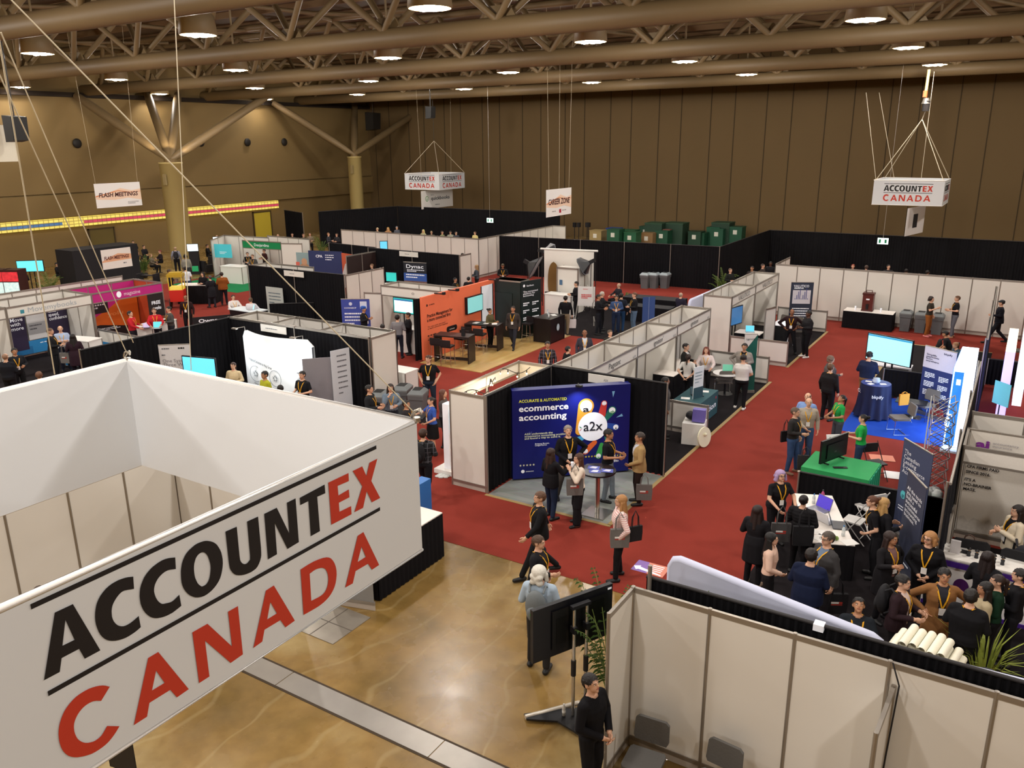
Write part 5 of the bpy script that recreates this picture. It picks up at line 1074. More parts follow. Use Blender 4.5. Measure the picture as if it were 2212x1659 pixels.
# glowing pop-up (tension fabric with rounded corners, gently curved)
r=thing('glowing_display','bright white curved pop-up display reading Advanced Solutions','display wall',(-19.8,17.4,0)); mb=MB(); N=16; H0=2.35
def cur(t): return Vector((-21.3+3.1*t,17.42-.38*math.sin(PI*t),0))
vs=[];fs=[]
for i in range(N+1):
    t=i/N; c=cur(t); e=min(t,1-t)*3.1; cut=.22-math.sqrt(max(0,.22**2-(max(0,.22-e))**2)) if e<.22 else 0
    vs+=[tuple(c+Z*(.05)),tuple(c+Z*(H0-cut)),tuple(c+Y*.12+Z*.05),tuple(c+Y*.12+Z*(H0-cut))]
for i in range(N): o=i*4; fs+=[(o,o+4,o+5,o+1),(o+3,o+7,o+6,o+2),(o+1,o+5,o+7,o+3)]
mb.add(vs,fs,0,True); mb.build('fabric_face',mat('#f2f7fb',.6,var=.02,scale=3),r)
gr=mat('#5c6a74',.6); 
def ct(s,t,z,w_,h_,m=gr,b=0):
    a=cur(t); u=(cur(t+.06)-cur(t)).normalized(); text(r,s,a+Z*z-Y*.01+u.cross(Z)*.03,u,Z,w_,h_,m,b)
ct('Here to help you',.14,1.62,.5,.05); ct('Advanced Solutions to Help Grow',.14,1.45,1.75,.10,mat('#3c464e',.6),.015)
for t,w_ in ((.26,'Advisory'),(.58,'Compliance'),(.86,'Tax')):
    c=cur(t)-Y*.03; mb=MB(); mb.tube([c+Vector((math.cos(a*PI/12)*.26,0,1.05+.26*math.sin(a*PI/12))) for a in range(25)],.006,5,caps=False)
    for q in range(5): mb.tube([c+Vector((math.cos(q*1.3)*.12,0,1.05+.12*math.sin(q*1.3))),c+Vector((math.cos(q*1.3+2)*.1,0,1.05+.1*math.sin(q*1.3+2)))],.006,5)
    mb.build('line_icon',gr,r); ct(w_,t-.04,.70,.3,.06)
for t in (.08,.92):
    c=cur(t)+Z*(H0+.02); mb=MB(); mb.tube([c,c+Z*.12,c+Z*.14-Y*.35],.012,6); mb.obox(c+Z*.14-Y*.4,(.1,0,0),(0,.05,0),(0,0,.02)); t_=mb.build('display_spotlight',M_ALU()); tag(t_,'small arm spotlight on the %s end of the glowing display'%('left' if t<.5 else 'right'),'lamp')
    l=bpy.data.lights.new('display_light','AREA'); l.size=.25; l.energy=16; l.color=(.86,.94,1); lo=bpy.data.objects.new('display_light',l); COL.objects.link(lo); lo.location=c+Z*.08-Y*.5; lo.rotation_euler=(-.85 if False else math.radians(28),0,0)
monitor('cyan lit monitor beside the white System poster',(-21.85,15.45),(-20.65,15.75),1.15,1.85,'#5cc0e4',1.0,stand='floor')
Bp=rollup('white roll-up banner reading One System Three Ways',(-22.75,15.3),(-22.0,15.9),2.1,mat('#d9d4d4',.6)); ptext(Bp,'One System\nThree Ways',.08,.72,Bp['L']*.85,.11,mat('#8a8488',.5)); lines(Bp,.1,.5,.93,1,.1,.02,mat('#6a6a70')); lines(Bp,.62,.95,.93,1,.1,.025,mat('#222222')); lines(Bp,.08,.3,.83,1,.1,.02,mat('#6a6a70')); lines(Bp,.1,.8,.6,5,.05,.012,mat('#a09aa0'))
Bp=printed('grey double-sided banner standing at the right of the glowing display','banner',(-17.95,16.75),(-17.35,17.35),.05,1.95,mat('#8d8a90',.6),name='banner_stand')
Bp=printed('thin white banner edge right of the glowing display','banner',(-17.30,17.3),(-17.15,17.95),.05,2.15,mat('#cdd0d6',.6),name='banner_stand'); lines(Bp,.3,.8,.9,8,.08,.02,mat('#6a6a70'))
# end counter and bins
box_counter('white counter unit against the end of the glowing display booth',(-16.95,20.05),.5,.35,1.0,0)
bin_('grey waste bin nearest the foreground sign corner',G(822,905),.35); bin_('grey waste bin right of the seated couple, beside the white end panel',G(872,890),.35); bin_('grey waste bin partly hidden behind the black T-shirt man',G(905,900),.35)
# drape row in the middle left
drape('long black drape wall in the middle of the left aisle',(-32.4,27.25),(-26.0,27.25),2.44,n=2)
hardwall('white panels behind the middle black drape',(-32.4,28.4),(-29.1,28.4),2.44,3)
hardwall('left end white panel of the middle black drape block',(-32.4,27.3),(-32.4,28.4),2.44,1)
hardwall('white end panel at the right of the middle black drape block',(-26.0,27.3),(-26.0,29.9),2.44,3)
drape('low black side drape in front of the middle black drape',(-29.6,25.9),(-28.0,27.15),1.0,posts=False)
Bd=printed('white name board on the middle black drape','name board',(-29.8,27.14),(-28.5,27.14),2.14,2.40,M_PANEL(),name='name_board'); lines(Bd,.3,.7,.45,1,.1,.1,mat('#77777a'))
Bd=printed('white printed panel leaning on the middle black drape','poster',(-31.0,27.0),(-29.85,27.0),.0,1.55,mat('#b9bcb6',.6),name='poster_board'); lines(Bd,.15,.85,.8,4,.1,.03,mat('#5c6a74'))
# booth with turquoise screen and orange wall
header('white fascia of the booth with the turquoise screen',(-22.75,25.95),(-19.35,25.95),[('O',.5,.13,.1)],1,2.0,2.44,side=-1)
hardwall('white side panel left of the turquoise screen',(-22.75,25.98),(-22.75,27.1),2.44,1); hardwall('white panels behind the turquoise screen booth',(-22.75,27.1),(-19.4,27.1),2.44,3)
Bs=monitor('wall monitor with a turquoise-framed white page left of the orange wall',(-22.05,25.85),(-20.85,25.85),1.35,2.02,'#2a9a94',.9,stand='floor')
prect(Bs,.06,.86,.12,.80,mat('#e6f6ff',.3,em=1.0),.008,'page'); prect(Bs,.06,.86,.80,.90,mat('#2a6a98',.3,em=.6),.008,'page_bar')
box_counter('white demo counter with a base ledge under the turquoise screen',(-20.6,25.2),.55,.35,1.0)
Bf=rollup('blue roll-up banner behind the man with the blue turban',(-23.45,24.25),(-22.45,24.85),2.05,mat('#3a4a9e',.5)); lines(Bf,.1,.7,.68,4,.07,.03,mat('#e4e8f4')); prect(Bf,.66,.9,.80,.95,mat('#cfd6ea'),.004); pdisc(Bf,.33,.9,.07,mat('#cfd6ea')); ptext(Bf,'CONNECT',.1,.80,.5,.06,mat('#e6eaf6'),.02); lines(Bf,.2,.8,.35,4,.05,.015,mat('#cfd6ea'))
hardwall('narrow white totem panel beyond the blue roll-up banner',(-24.3,26.6),(-23.5,26.9),1.9,1,name='panel_stand')
ORG=mat('#ee7650',.55,scale=2,var=.03)
Bo=printed('orange booth wall reading Practice Management for a more connected firm','display wall',(-19.22,24.2),(-19.22,29.15),.03,2.5,ORG,.10,name='orange_display_wall')
DK=mat('#3a1c16',.6)
ptext(Bo,'Practice Management for\na more connected firm',.055,.66,Bo['L']*.335,.14,DK,.02); ptext(Bo,'KARBON',.085,.845,.34,.05,DK,.02); pdisc(Bo,.06,.855,.05,DK)
ptext(Bo,'The only tools you need\nto work connected together',.055,.50,Bo['L']*.27,.062,DK); lines(Bo,.055,.31,.36,1,.1,.02,DK); lines(Bo,.055,.30,.30,1,.1,.012,DK); ptext(Bo,'ACCOUNTING  BILLING  WORKFLOW',.055,.33,Bo['L']*.25,.03,DK,.01)
mb=MB(); mb.poly([pt(Bo,.375+.075*math.copysign(1,math.cos(a))*.7+.02*math.cos(a),.375+.045*math.sin(a),.006) for a in [k*2*PI/24+.01 for k in range(24)]]); mb.build('button_graphic',mat('#1a1213',.5),Bo['r']); ptext(Bo,'karbonhq.com',.375,.36,.34,.05,mat('#e8dcd4'),.01,'c',.01)
prect(Bo,.80,.995,.18,.93,mat('#dfe2e8',.5,em=.15),.006,'brochure_graphic'); lines(Bo,.83,.96,.8,7,.06,.02,mat('#9aa0aa')); prect(Bo,.80,.815,.18,.93,BLK,.008); prect(Bo,.98,.995,.18,.93,BLK,.008)
monitor('flat monitor with pale teal screen on the orange wall',(-19.1,27.0),(-19.1,28.15),1.35,2.05,'#7fc0bf',.55,th=.125)
drape('narrow black drape at the near end of the orange wall',(-19.45,23.95),(-19.3,24.9),2.44,posts=False,frill=False)
r=thing('exhibit_tower','tall dark green-black tower beside the orange wall','tower',(-18.55,29.4,0)); mb=MB(); mb.box(-19.2,-17.9,29.2,29.9,.03,2.5); mb.build('tower_body',mat('#1d2523',.4),r); mb=MB(); mb.box(-19.22,-17.88,29.18,29.92,2.44,2.5); mb.build('top_frame',M_ALU(),r); mb=MB(); mb.box(-19.15,-18.3,29.17,29.2,.05,1.95); mb.build('door',mat('#202827',.4),r)
Bt=dict(r=r,o=Vector((-17.9,29.2,0)),u=Y,n=X,L=.7,z0=.03,z1=2.5); 
Bt2=printed('dark graphic panel with white print on the tower','display panel',(-17.88,29.22),(-17.55,30.35),.05,2.48,mat('#15211f',.4),.04,name='tower_graphic'); pdisc(Bt2,.15,.92,.06,W_); ptext(Bt2,'karbon',.28,.90,.4,.08,W_,.01); ptext(Bt2,'The connected\nplatform for\naccounting',.1,.80,.85,.075,W_,.01)
for q in range(3): lines(Bt2,.1,.4,.60-.13*q,2,.035,.02,W_); lines(Bt2,.55,.88,.60-.13*q,2,.035,.02,W_)
# bar-height tables and stools on the wood floor
def bar_bench(label,c,hx,hy,rz):
    r=thing('bar_table',label,'table',(c[0],c[1],.03),rz); m=mat('#231818',.4); mb=MB(); mb.box(-hx,hx,-hy,hy,1.0,1.05); mb.build('table_top',m,r,world=False)
    for s in (-1,1): mb=MB(); mb.box(s*hx-(.05 if s>0 else 0),s*hx+(.05 if s<0 else 0),-hy,hy,0,1.0); mb.build('side_panel',m,r,world=False)
    mb=MB(); mb.box(-hx,hx,-.02,.02,.05,.16); mb.build('foot_rail',m,r,world=False); return r
bar_bench('dark high bench table nearest on the wood floor',(-18.15,24.75),.72,.33,.22); bar_bench('dark high bench table further along the orange wall',(-18.3,27.0),.72,.33,.22)
s0=bar_stool('dark bar stool at the near left of the nearest bench table',(-18.55,24.2,.03),.2)
for p,l_ in (((-18.0,24.1),'right front stool of the nearest bench table'),((-18.3,25.4),'stool behind the nearest bench table'),((-18.65,26.4),'left front stool of the further bench table'),((-18.05,26.35),'right front stool of the further bench table'),((-18.5,27.6),'stool behind the further bench table'),((-17.4,29.0),'lone bar stool between the tower and the black counter')):
    dup(s0,(p[0],p[1],.03),.2 if 'front' in l_ else PI,'dark '+l_)
r=box_counter('black counter with a round white emblem on the wood floor edge',(-16.75,29.65),.42,.62,1.05,0,mat('#1c1516',.4),mat('#1c1516',.35)); mb=MB(); mb.poly([Vector((-16.32,29.65+.12*math.cos(k*PI/12),.62+.15*math.sin(k*PI/12))) for k in range(24)]); mb.build('round_emblem',mat('#b8cdd8',.5),r)
for i,(dx,dy) in enumerate(((-.2,.2),(.15,-.3))): bottle('clear water bottle %s on the black counter'%('at the back' if i==0 else 'at the front'),(-16.75+dx,29.65+dy),1.05)
for i,(x,y,l_) in enumerate(((-18.6,26.9,'left on the further bench table'),(-18.2,27.05,'middle of the further bench table'),(-17.85,27.1,'right on the further bench table'),(-16.7,29.95,'on the black counter'))): paper('white leaflet '+l_,(x,y),1.085 if i<3 else 1.052,.3*i)
mb=MB(); mb.box(-17.8,-17.65,24.72,24.78,1.08,1.38); t=mb.build('menu_card',BLK); tag(t,'small black upright card on the nearest bench table','card')
l=bpy.data.lights.new('wall_spot','SPOT'); l.energy=60; l.spot_size=math.radians(70); l.color=(1,.9,.7); lo=bpy.data.objects.new('wall_spot',l); COL.objects.link(lo); lo.location=(-18.7,25.1,2.75); lo.rotation_euler=(0,math.radians(-22),0)
for y in (25.1,26.0,28.9):
    mb=MB(); mb.box(-19.3,-18.85,y-.02,y+.02,2.5,2.54); mb.box(-18.9,-18.8,y-.06,y+.06,2.5,2.6); t=mb.build('arm_spotlight',BLK); tag(t,'small black arm light on top of the orange wall, %s one'%{25.1:'nearest',26.0:'middle',28.9:'furthest'}[y],'lamp')
# ---------------------------------------------------------------- rear of the hall
drape('long black drape across the rear middle',(-28.5,44.0),(-14.5,44.9),2.44,n=5)
drape('black drape running back from the rear middle to the right rear corner',(-14.5,44.9),(-14.5,55),2.44,n=3,posts=False)
drape('tall black drape across the right rear',(-14.5,55),(4,55),2.44,n=6,posts=False)
drape('black drape behind the back left meeting area',(-46.9,56.2),(-30.8,56.2),2.9,n=5,posts=False)
drape('black drape on the left side of the back meeting area',(-49,48.8),(-46.9,56.2),2.9,n=2,posts=False)
drape('separate black drape beside the yellow door, peaked top',(-53.0,48.9),(-49.4,47.4),2.9,n=2,side=-1)
hardwall('long white panel wall across the back left',(-40.7,42.6),(-28.85,42.15),2.44,11)
hardwall('white panel wall running back beside the rear black drape',(-28.85,42.15),(-28.85,51.5),2.44,9)
hardwall('white panel return at the back of the rear meeting room',(-28.85,51.5),(-27.8,51.5),2.44,1)
drape('black drape back wall of the booth with the small Dynac banner',(-31.8,35.4),(-25.3,35.2),2.44,n=2)
hardwall('narrow white end panel at the right of the Dynac drape',(-25.3,35.2),(-25.3,36.2),2.44,1)
Bd=printed('white name board on the Dynac booth drape','name board',(-29.4,35.2),(-28.1,35.2),2.15,2.42,M_PANEL(),name='name_board'); lines(Bd,.3,.7,.45,1,.1,.1,mat('#77777a'))
Bf=rollup('small dark banner reading Dynac',(-28.4,34.3),(-27.0,34.5),2.0,mat('#23252c',.5)); ptext(Bf,'Dynac',.12,.84,Bf['L']*.75,.2,W_,.01); lines(Bf,.15,.9,.78,2,.04,.02,W_); prect(Bf,0,1,.48,.7,mat('#3a5ca8',.5)); lines(Bf,.1,.9,.64,2,.07,.03,W_,.007); prect(Bf,0,1,.28,.48,mat('#7a5a50',.6,scale=20,var=.5)); prect(Bf,0,1,.0,.28,mat('#b06a5a',.6))
monitor('small lit monitor on the Dynac table',(-29.6,34.2),(-28.9,34.3),.86,1.4,'#2fa8a0',.8,stand='table'); laptop('open laptop in front of the Dynac banner',G(818,612,.8),-1.2,.8)
skirt_table('small black skirted table with screens at the Dynac booth',(-29.1,34.2),.6,.4,.78)
# crates behind the rear drape
rr=random.Random(11); n=0
crates=[(1312,512,'#27408a'),(1330,517,'#205238'),(1348,515,'#225a3c'),(1366,517,'#225a3c'),(1385,508,'#1c4430'),(1402,514,'#8a6a44'),(1420,517,'#1b4a34'),(1438,512,'#7a4a40'),(1456,514,'#1c4430'),(1474,508,'#17503a'),(1492,516,'#173a28'),(1512,512,'#164a32'),(1532,514,'#175238'),(1552,512,'#194c36'),(1575,508,'#1b4a34'),(1592,512,'#194c36'),(1292,512,'#a08a5a')]
cn=['first','second','third','fourth','fifth','sixth','seventh','eighth','ninth','tenth','eleventh','twelfth','thirteenth','fourteenth','fifteenth','sixteenth','seventeenth']
order=sorted(range(len(crates)),key=lambda k:crates[k][0])
for k,i in enumerate(order):
    px,py,c=crates[i]; g=G(px,py,1.0); r=thing('storage_crate','%s freight crate behind the rear black drape, %s from the left'%({'#27408a':'blue','#8a6a44':'tan','#a08a5a':'tan','#7a4a40':'brown'}.get(c,'green'),cn[k]),'crate',(g.x,g.y+1.25*(k%2),0),0,'freight crates behind the rear drape'); h=rr.uniform(1.25,1.75)
    mb=MB(); mb.box(-.5,.5,-.5,.5,.0,h); mb.build('crate_body',mat(c,.6),r,world=False)
    mb=MB(); mb.box(-.52,.52,-.52,.52,h,h+.07); mb.build('lid_frame',mat(c,.45,scale=11),r,world=False)
    mb=MB(); mb.box(-.18,.12,-.515,-.50,h-.5,h-.18); mb.build('shipping_note',mat('#d8d4c8',.6),r,world=False)
for i,(px,py,s) in enumerate(((1425,503,.75),(1530,502,.7),(1380,503,.7))):
    g=G(px,py,1.6); r=thing('storage_crate','dark green crate standing further back, %s of three in the rear row'%['middle','right one','left one'][i],'crate',(g.x,g.y+3.4,0),0); mb=MB(); mb.box(-1.0*s,1.0*s,-.7,.7,.0,2.0); mb.build('crate_body',mat('#1f3a2a',.6),r,world=False); mb=MB(); mb.box(-1.03*s,1.03*s,-.72,.72,2.0,2.08); mb.build('lid_frame',mat('#2a4a34',.6),r,world=False)
for i,px in enumerate((1241,1250,1268,1271)):
    g=G(px,510,1.0); r=thing('equipment_stand','thin dark equipment stand behind the rear drape, %s from the left'%ordn[i],'stand',(g.x,g.y,0)); mb=MB(); mb.tube([(0,0,0),(0,0,1.9)],.03,6); mb.box(-.12,.12,-.1,.1,1.7,2.05); mb.build('mast',BLK,r,world=False); mb=MB(); mb.box(-.3,.3,-.3,.3,0,.05); mb.build('base',BLK,r,world=False)
# bins against drapes
for i,(px,l_) in enumerate(((1394,'left'),(1413,'middle'),(1436,'right'))): g=G(px,622); bin_('grey lidded waste bin against the rear drape, %s of three'%l_,(g.x,g.y-.0,0),0,'#a9b4b8')
g0=(-4.1,39.05,0); bin_('grey waste bin next to the black skirted table at the rear wall',g0,0); bin_('grey waste bin behind the woman in the vest, left',(-3.5,39.03,0),0); bin_('grey waste bin right behind the woman in the vest',(-2.85,39.0,0),0)
# photo corner
r=thing('photo_backdrop','tall white roll backdrop with an oval brown mirror board','backdrop',(-20.2,36.5,0)); a,b=G(1178,541,2.9),G(1275,547,2.9)
p0=Vector((-20.75,36.2,0)); p1=Vector((-18.15,36.6,0)); u=(p1-p0).normalized(); nn=u.cross(Z)
mb=MB(); mb.obox((p0+p1)/2+Z*1.5,u*((p1-p0).length/2),nn*.01,Z*1.4); mb.build('paper_drop',mat('#e6dfd6',.7),r); mb=MB(); mb.tube([p0-u*.2+Z*2.93,p1+u*.2+Z*2.93],.05,10); mb.build('crossbar',mat('#ece8e2',.5),r)
for q in (p0-u*.1,p1+u*.1): mb=MB(); mb.tube([q,q+Z*2.93],.02,6); mb.build('stand_pole',BLK,r)
mb=MB(); c=p0+u*.55+nn*.12; pts=[]
for k in range(28):
    a=2*PI*k/28; pts.append(((.30)*math.cos(a),.95*(abs(math.sin(a))**.8)*(1 if math.sin(a)>=0 else -1)))
r2=thing('oval_reflector','brown oval photo reflector standing against the white backdrop','reflector',tuple(c)); mb.prism(c+Z*1.35,u,Z,nn,pts,.02); mb.build('cloth',mat('#7a5a2c',.6),r2); mb=MB(); mb.tube([c+Z*.02,c+Z*2.32],.015,6); mb.build('pole',BLK,r2)
r=thing('white_kiosk_frame','white panel kiosk frame standing before the photo backdrop','kiosk',(-19.6,35.6,0))
mb=MB(); mb.box(-19.5,-18.35,35.3,36.0,.0,2.2); mb.build('cabinet',M_PANEL(),r); mb=MB()
for x in (-19.5,-18.35):
    for y in (35.3,36.0): mb.box(x-.03,x+.03,y-.03,y+.03,0,2.22)
mb.box(-19.5,-18.35,35.27,35.33,2.14,2.22); mb.build('frame',M_ALU(),r); mb=MB(); mb.box(-19.35,-19.2,35.26,35.29,1.35,1.6); mb.build('printed_mark',mat('#4a6a8a',.5),r)
box_counter('white demo counter with glasses in front of the photo corner kiosk',(-18.9,34.6),.75,.35,1.05)
for i,(px,py,l_) in enumerate(((1188,672,'left'),(1203,672,'middle'),(1218,670,'right'))): g=G(px,py); dup(s0,(g.x,g.y,0),.3,'dark backless-looking bar stool before the white demo counter, %s of three'%l_)
def softbox(label,c,yaw,tilt,s=.75):
    r=thing('softbox_light',label,'studio light',(c[0],c[1],0)); C_=Vector((c[0],c[1],c[2])); d=Vector((math.cos(yaw)*math.cos(tilt),math.sin(yaw)*math.cos(tilt),-math.sin(tilt))); u=d.cross(Z).normalized(); v=u.cross(d)
    mb=MB(); vs=[C_-d*.5]+[C_+u*(s*a)+v*(s*b) for a,b in ((-1,-.7),(-.6,-1),(.6,-1),(1,-.7),(1,.7),(.6,1),(-.6,1),(-1,.7))]; mb.add(vs,[(0,k+1,(k+1)%8+1) for k in range(8)]); mb.build('hood',mat('#26262a',.35),r)
    mb=MB(); mb.add([p+d*-.03 for p in vs[1:]],[tuple(range(8))]); mb.build('diffuser',mat('#8e9096',.5),r); mb=MB(); mb.obox(C_-d*.55,d*.15,u*.07,v*.09); mb.build('lamp_head',BLK,r)
    mb=MB(); b0=Vector((C_-d*.5)); mb.tube([b0,Vector((b0.x,b0.y,.5))],.018,6)
    for q in range(3): mb.tube([Vector((b0.x,b0.y,.6)),Vector((b0.x+.5*math.cos(q*2.1),b0.y+.5*math.sin(q*2.1),0))],.015,6)
    mb.build('tripod',BLK,r)
g=G(1158,578,2.15); softbox('large black softbox light left of the white photo backdrop',(g.x,g.y,2.15),.3,.5,.6); g=G(1284,566,2.3); softbox('black softbox light right of the white photo backdrop',(g.x,g.y-1.3,2.25),3.3,.5,.45); g=G(1168,552,2.6); softbox('grey softbox light behind the left edge of the photo backdrop',(g.x,g.y+1,2.6),.9,.3,.5)
Be=printed('white poster with a red heading on an easel','poster',(-17.25,33.2),(-16.5,33.45),.85,1.75,mat('#e6e0de',.6),name='easel_poster'); lines(Be,.2,.8,.55,3,.08,.05,mat('#d23a3a')); lines(Be,.3,.7,.85,1,.1,.03,mat('#d23a3a'))
mb=MB(); 
for a,b in ((-17.2,-17.35),(-16.55,-16.35)): mb.tube([(a,33.35,1.8),(b,33.1,0)],.018,6)
mb.tube([(-16.9,33.45,1.8),(-16.75,34.0,0)],.018,6); mb.build('easel_legs',mat('#b8b2aa',.4),Be['r'])
# centre right lounge + blue screen
skirt_table('black low table with cables in the centre lounge',(-15.2,37.4),1.5,.5,.74,.05,top='#1b1a1e'); skirt_table('second black low table nearer the aisle in the lounge',(-14.6,35.4),1.1,.4,.72,.05,top='#1b1a1e')
palm('small palm behind the black lounge tables',G(1350,668),.9,.4,9,seed=3)
palm('broad leafy palm by the rear right drape',G(1560,648),1.7,.75,16,'#56702a',seed=4)
Bb=printed('blue two-panel display screen in the centre aisle','display panel',(-13.25,31.35),(-12.85,31.7),.0,1.9,mat('#2f4a80',.5),name='panel_display'); prect(Bb,.485,.515,0,1,mat('#8a96b0',.4),.006,'centre_seam')
fabric_wall('white-lilac fabric wall behind the VALUTICO booths',(-10.75,30.0),(-10.6,36.4),(2.2,2.2),lil)
skirt_table('white covered table edge behind the ignition booths',(-11.4,25.2),.35,1.6,.74,0,'#e8e4e6','#efeef4')
# rear wall coffee table
skirt_table('black skirted table with a white top against the rear panel wall',(-5.57,38.75),1.02,.42,.78)
r=thing('beverage_dispenser','dark red insulated drink dispenser on the rear table','drink dispenser',(-5.67,38.8,.78)); mb=MB(); mb.box(-.22,.22,-.2,.2,.05,.72); mb.build('body',mat('#5e2620',.4),r,world=False); mb=MB(); mb.box(-.24,.24,-.22,.22,.72,.80); mb.box(-.24,.24,-.22,.22,0,.06); mb.tube([(-.12,0,.8),(-.12,0,.9),(.12,0,.9),(.12,0,.8)],.02,6); mb.build('lid_and_handle',mat('#4e1f1a',.4),r,world=False); mb=MB(); mb.box(-.05,.05,-.26,-.2,.1,.32); mb.build('tap',BLK,r,world=False); mb=MB(); mb.box(-.07,.07,-.205,-.2,.5,.56); mb.build('brand_plate',W_,r,world=False)
for i,(x,l_) in enumerate(((-6.15,'left'),(-5.1,'right'))):
    mb=MB(); mb.lathe((x,38.65,.78),[(.03,0),(.04,.18),(.036,.18),(.028,.01)],10); t=mb.build('cup_stack',W_); tag(t,'stack of white cups %s of the red dispenser'%l_,'cups')
# ---------------------------------------------------------------- left booths
hardwall('white back wall of the MoveMyBooks booth',(-33.7,15.35),(-33.7,18.65),2.44,3); hardwall('white back wall of the pink magazine booth',(-33.7,18.65),(-33.7,21.9),2.44,3,color=mat('#c0267c',.5))
hardwall('divider between the MoveMyBooks and pink booths',(-33.7,18.65),(-31.8,18.65),2.44,2); hardwall('left divider of the MoveMyBooks booth',(-33.7,15.35),(-31.8,15.35),2.44,2); hardwall('right divider of the pink magazine booth',(-33.7,21.9),(-31.8,21.9),2.44,2,color=mat('#b84a2a',.5))
hardwall('white rear strip of panels behind the two left booths',(-35.0,15.3),(-35.0,22.2),2.44,7)
h=header('white fascia board reading Movemybooks',(-31.7,15.35),(-31.7,18.65),[('Movemybooks',.52,1.9,.20)],1,2.0,2.44,side=-1,tm_=mat('#a9b0b6',.5))
mb=MB(); mb.box(-31.69,-31.685,15.83,15.97,2.12,2.26); mb.build('logo_square',mat('#3a8a9a',.5),h)
h=header('pink fascia board reading magazine',(-31.7,18.68),(-31.7,21.9),[('magazine',.55,.75,.16)],1,2.0,2.44,side=-1,m=mat('#b8247a',.5),tm_=mat('#f0dce8',.5))
mb=MB(); mb.poly([Vector((-31.685,19.85+.11*math.cos(k*PI/10),2.22+.13*math.sin(k*PI/10))) for k in range(20)]); mb.build('round_mark',W_,h)
def wallgraphic(label,x,y0,y1,z0,z1,c,name='wall_graphic'): return printed(label,'wall graphic',(x,y0),(x,y1),z0,z1,mat(c,.55),.01,name=name)
PUR='#2e2340'
b=wallgraphic('dark purple poster reading Move with more',-33.55,16.22,16.87,.30,2.0,PUR); ptext(b,'Move\nwith\nmore',.1,.70,.5,.15,W_,.01)
b=wallgraphic('dark purple poster reading data speed confidence',-33.55,17.78,18.6,.55,2.0,PUR); ptext(b,'data,\nspeed,\nconfidence',.06,.74,.74,.14,W_,.01)
b=wallgraphic('bright blue band along the foot of the MoveMyBooks wall',-33.56,15.4,18.6,.1,.62,'#2f86c4'); prect(b,0,.5,0,.6,mat('#256fa8',.5)); lines(b,.6,.95,.7,1,.1,.06,W_)
b=wallgraphic('white shelf graphic between the purple posters',-33.55,16.92,17.74,.65,2.0,'#d8d6d8'); lines(b,.3,.7,.8,1,.1,.04,mat('#77777a')); prect(b,0,1,.15,.5,mat('#a9a8ac',.5)); lines(b,.1,.7,.4,2,.1,.04,mat('#5a5a60'),.007)
hardwall('low white rail with blue base between the left booths',(-31.6,18.7),(-28.7,18.7),1.0,3,name='low_wall')
b=printed('blue band along the low rail between the left booths','wall graphic',(-31.6,18.66),(-28.7,18.66),.1,.5,mat('#2f86c4',.5),.01,name='wall_graphic')
box_counter('white counter with a blue base band in the MoveMyBooks booth',(-30.3,17.2),.65,.35,1.05,.25); b=printed('blue band at the foot of the MoveMyBooks counter','wall graphic',(-30.75,16.68),(-29.55,16.98),.05,.4,mat('#2f86c4',.5),.01,name='wall_graphic')
header('white fascia of the leftmost booth beside MoveMyBooks',(-31.7,12.0),(-31.7,15.3),None,1,2.0,2.44); hardwall('white back wall with blue dots at the left edge',(-33.7,12.0),(-33.7,15.3),2.44,3)
b=wallgraphic('white wall graphic with blue dots at the left edge',-33.55,13.6,15.2,.3,2.1,'#dcdcdc')
for a,c,r0 in ((.25,.8,.14),(.7,.62,.18),(.3,.42,.22),(.75,.3,.16),(.5,.12,.15)): pdisc(b,a,c,r0,mat('#2f86c4',.5))
b=wallgraphic('magenta and orange wall graphic of the magazine booth',-33.55,18.72,21.84,.1,2.1,'#c4227c')
OR=mat('#d2601e',.5); pshape(b,[(0,.25),(.55,.62),(1,1),(1,0),(0,0)],OR,.004); pshape(b,[(.35,.0),(1,.0),(1,.12),(.4,.30),(0,.28),(0,.14)],mat('#1e1618',.5),.006); B5=printed('black oval sign reading FREE ovolu on the pink booth','sign board',(-31.66,21.1),(-31.66,21.85),1.0,2.0,mat('#221a1a',.5),.01,name='sign_board'); ptext(B5,'FREE',.5,.55,.42,.15,W_,.02,'c',.011); ptext(B5,'ovolu',.5,.32,.42,.15,W_,.02,'c',.011); ptext(b,'yolu',.52,.46,.75,.17,mat('#e88a4a',.5),.02,'l',.008); prect(b,.26,.55,.55,.97,mat('#2a2024',.5),.007); lines(b,.29,.5,.9,5,.06,.03,mat('#d8d0d4'),.009); ptext(b,'The digital accounting\nThis show only magazine',.30,.20,1.2,.055,W_,.01,'l',.009); ptext(b,'->',.05,.72,.2,.12,W_,0,'l',.008)
pdisc(b,.16,.88,.14,mat('#e070b0',.5),.006); 
box_counter('white counter where two people in red stand',(-30.6,20.6),.45,.85,1.0,.35); laptop('silver laptop with a cyan screen on the red team counter',G(340,708,1.0),-.9,1.0,'#5ac8d0'); laptop('dark tablet on the red team counter',G(316,708,1.0),-.9,1.0,'#c8b8d8','#222222',s=.8)
b=printed('low black sign board reading OWNA at the aisle edge','sign board',(-29.9,21.9),(-29.0,23.2),.0,1.05,mat('#17161a',.5),name='sign_board'); ptext(b,'Owna',.15,.76,.8,.16,W_,.02)
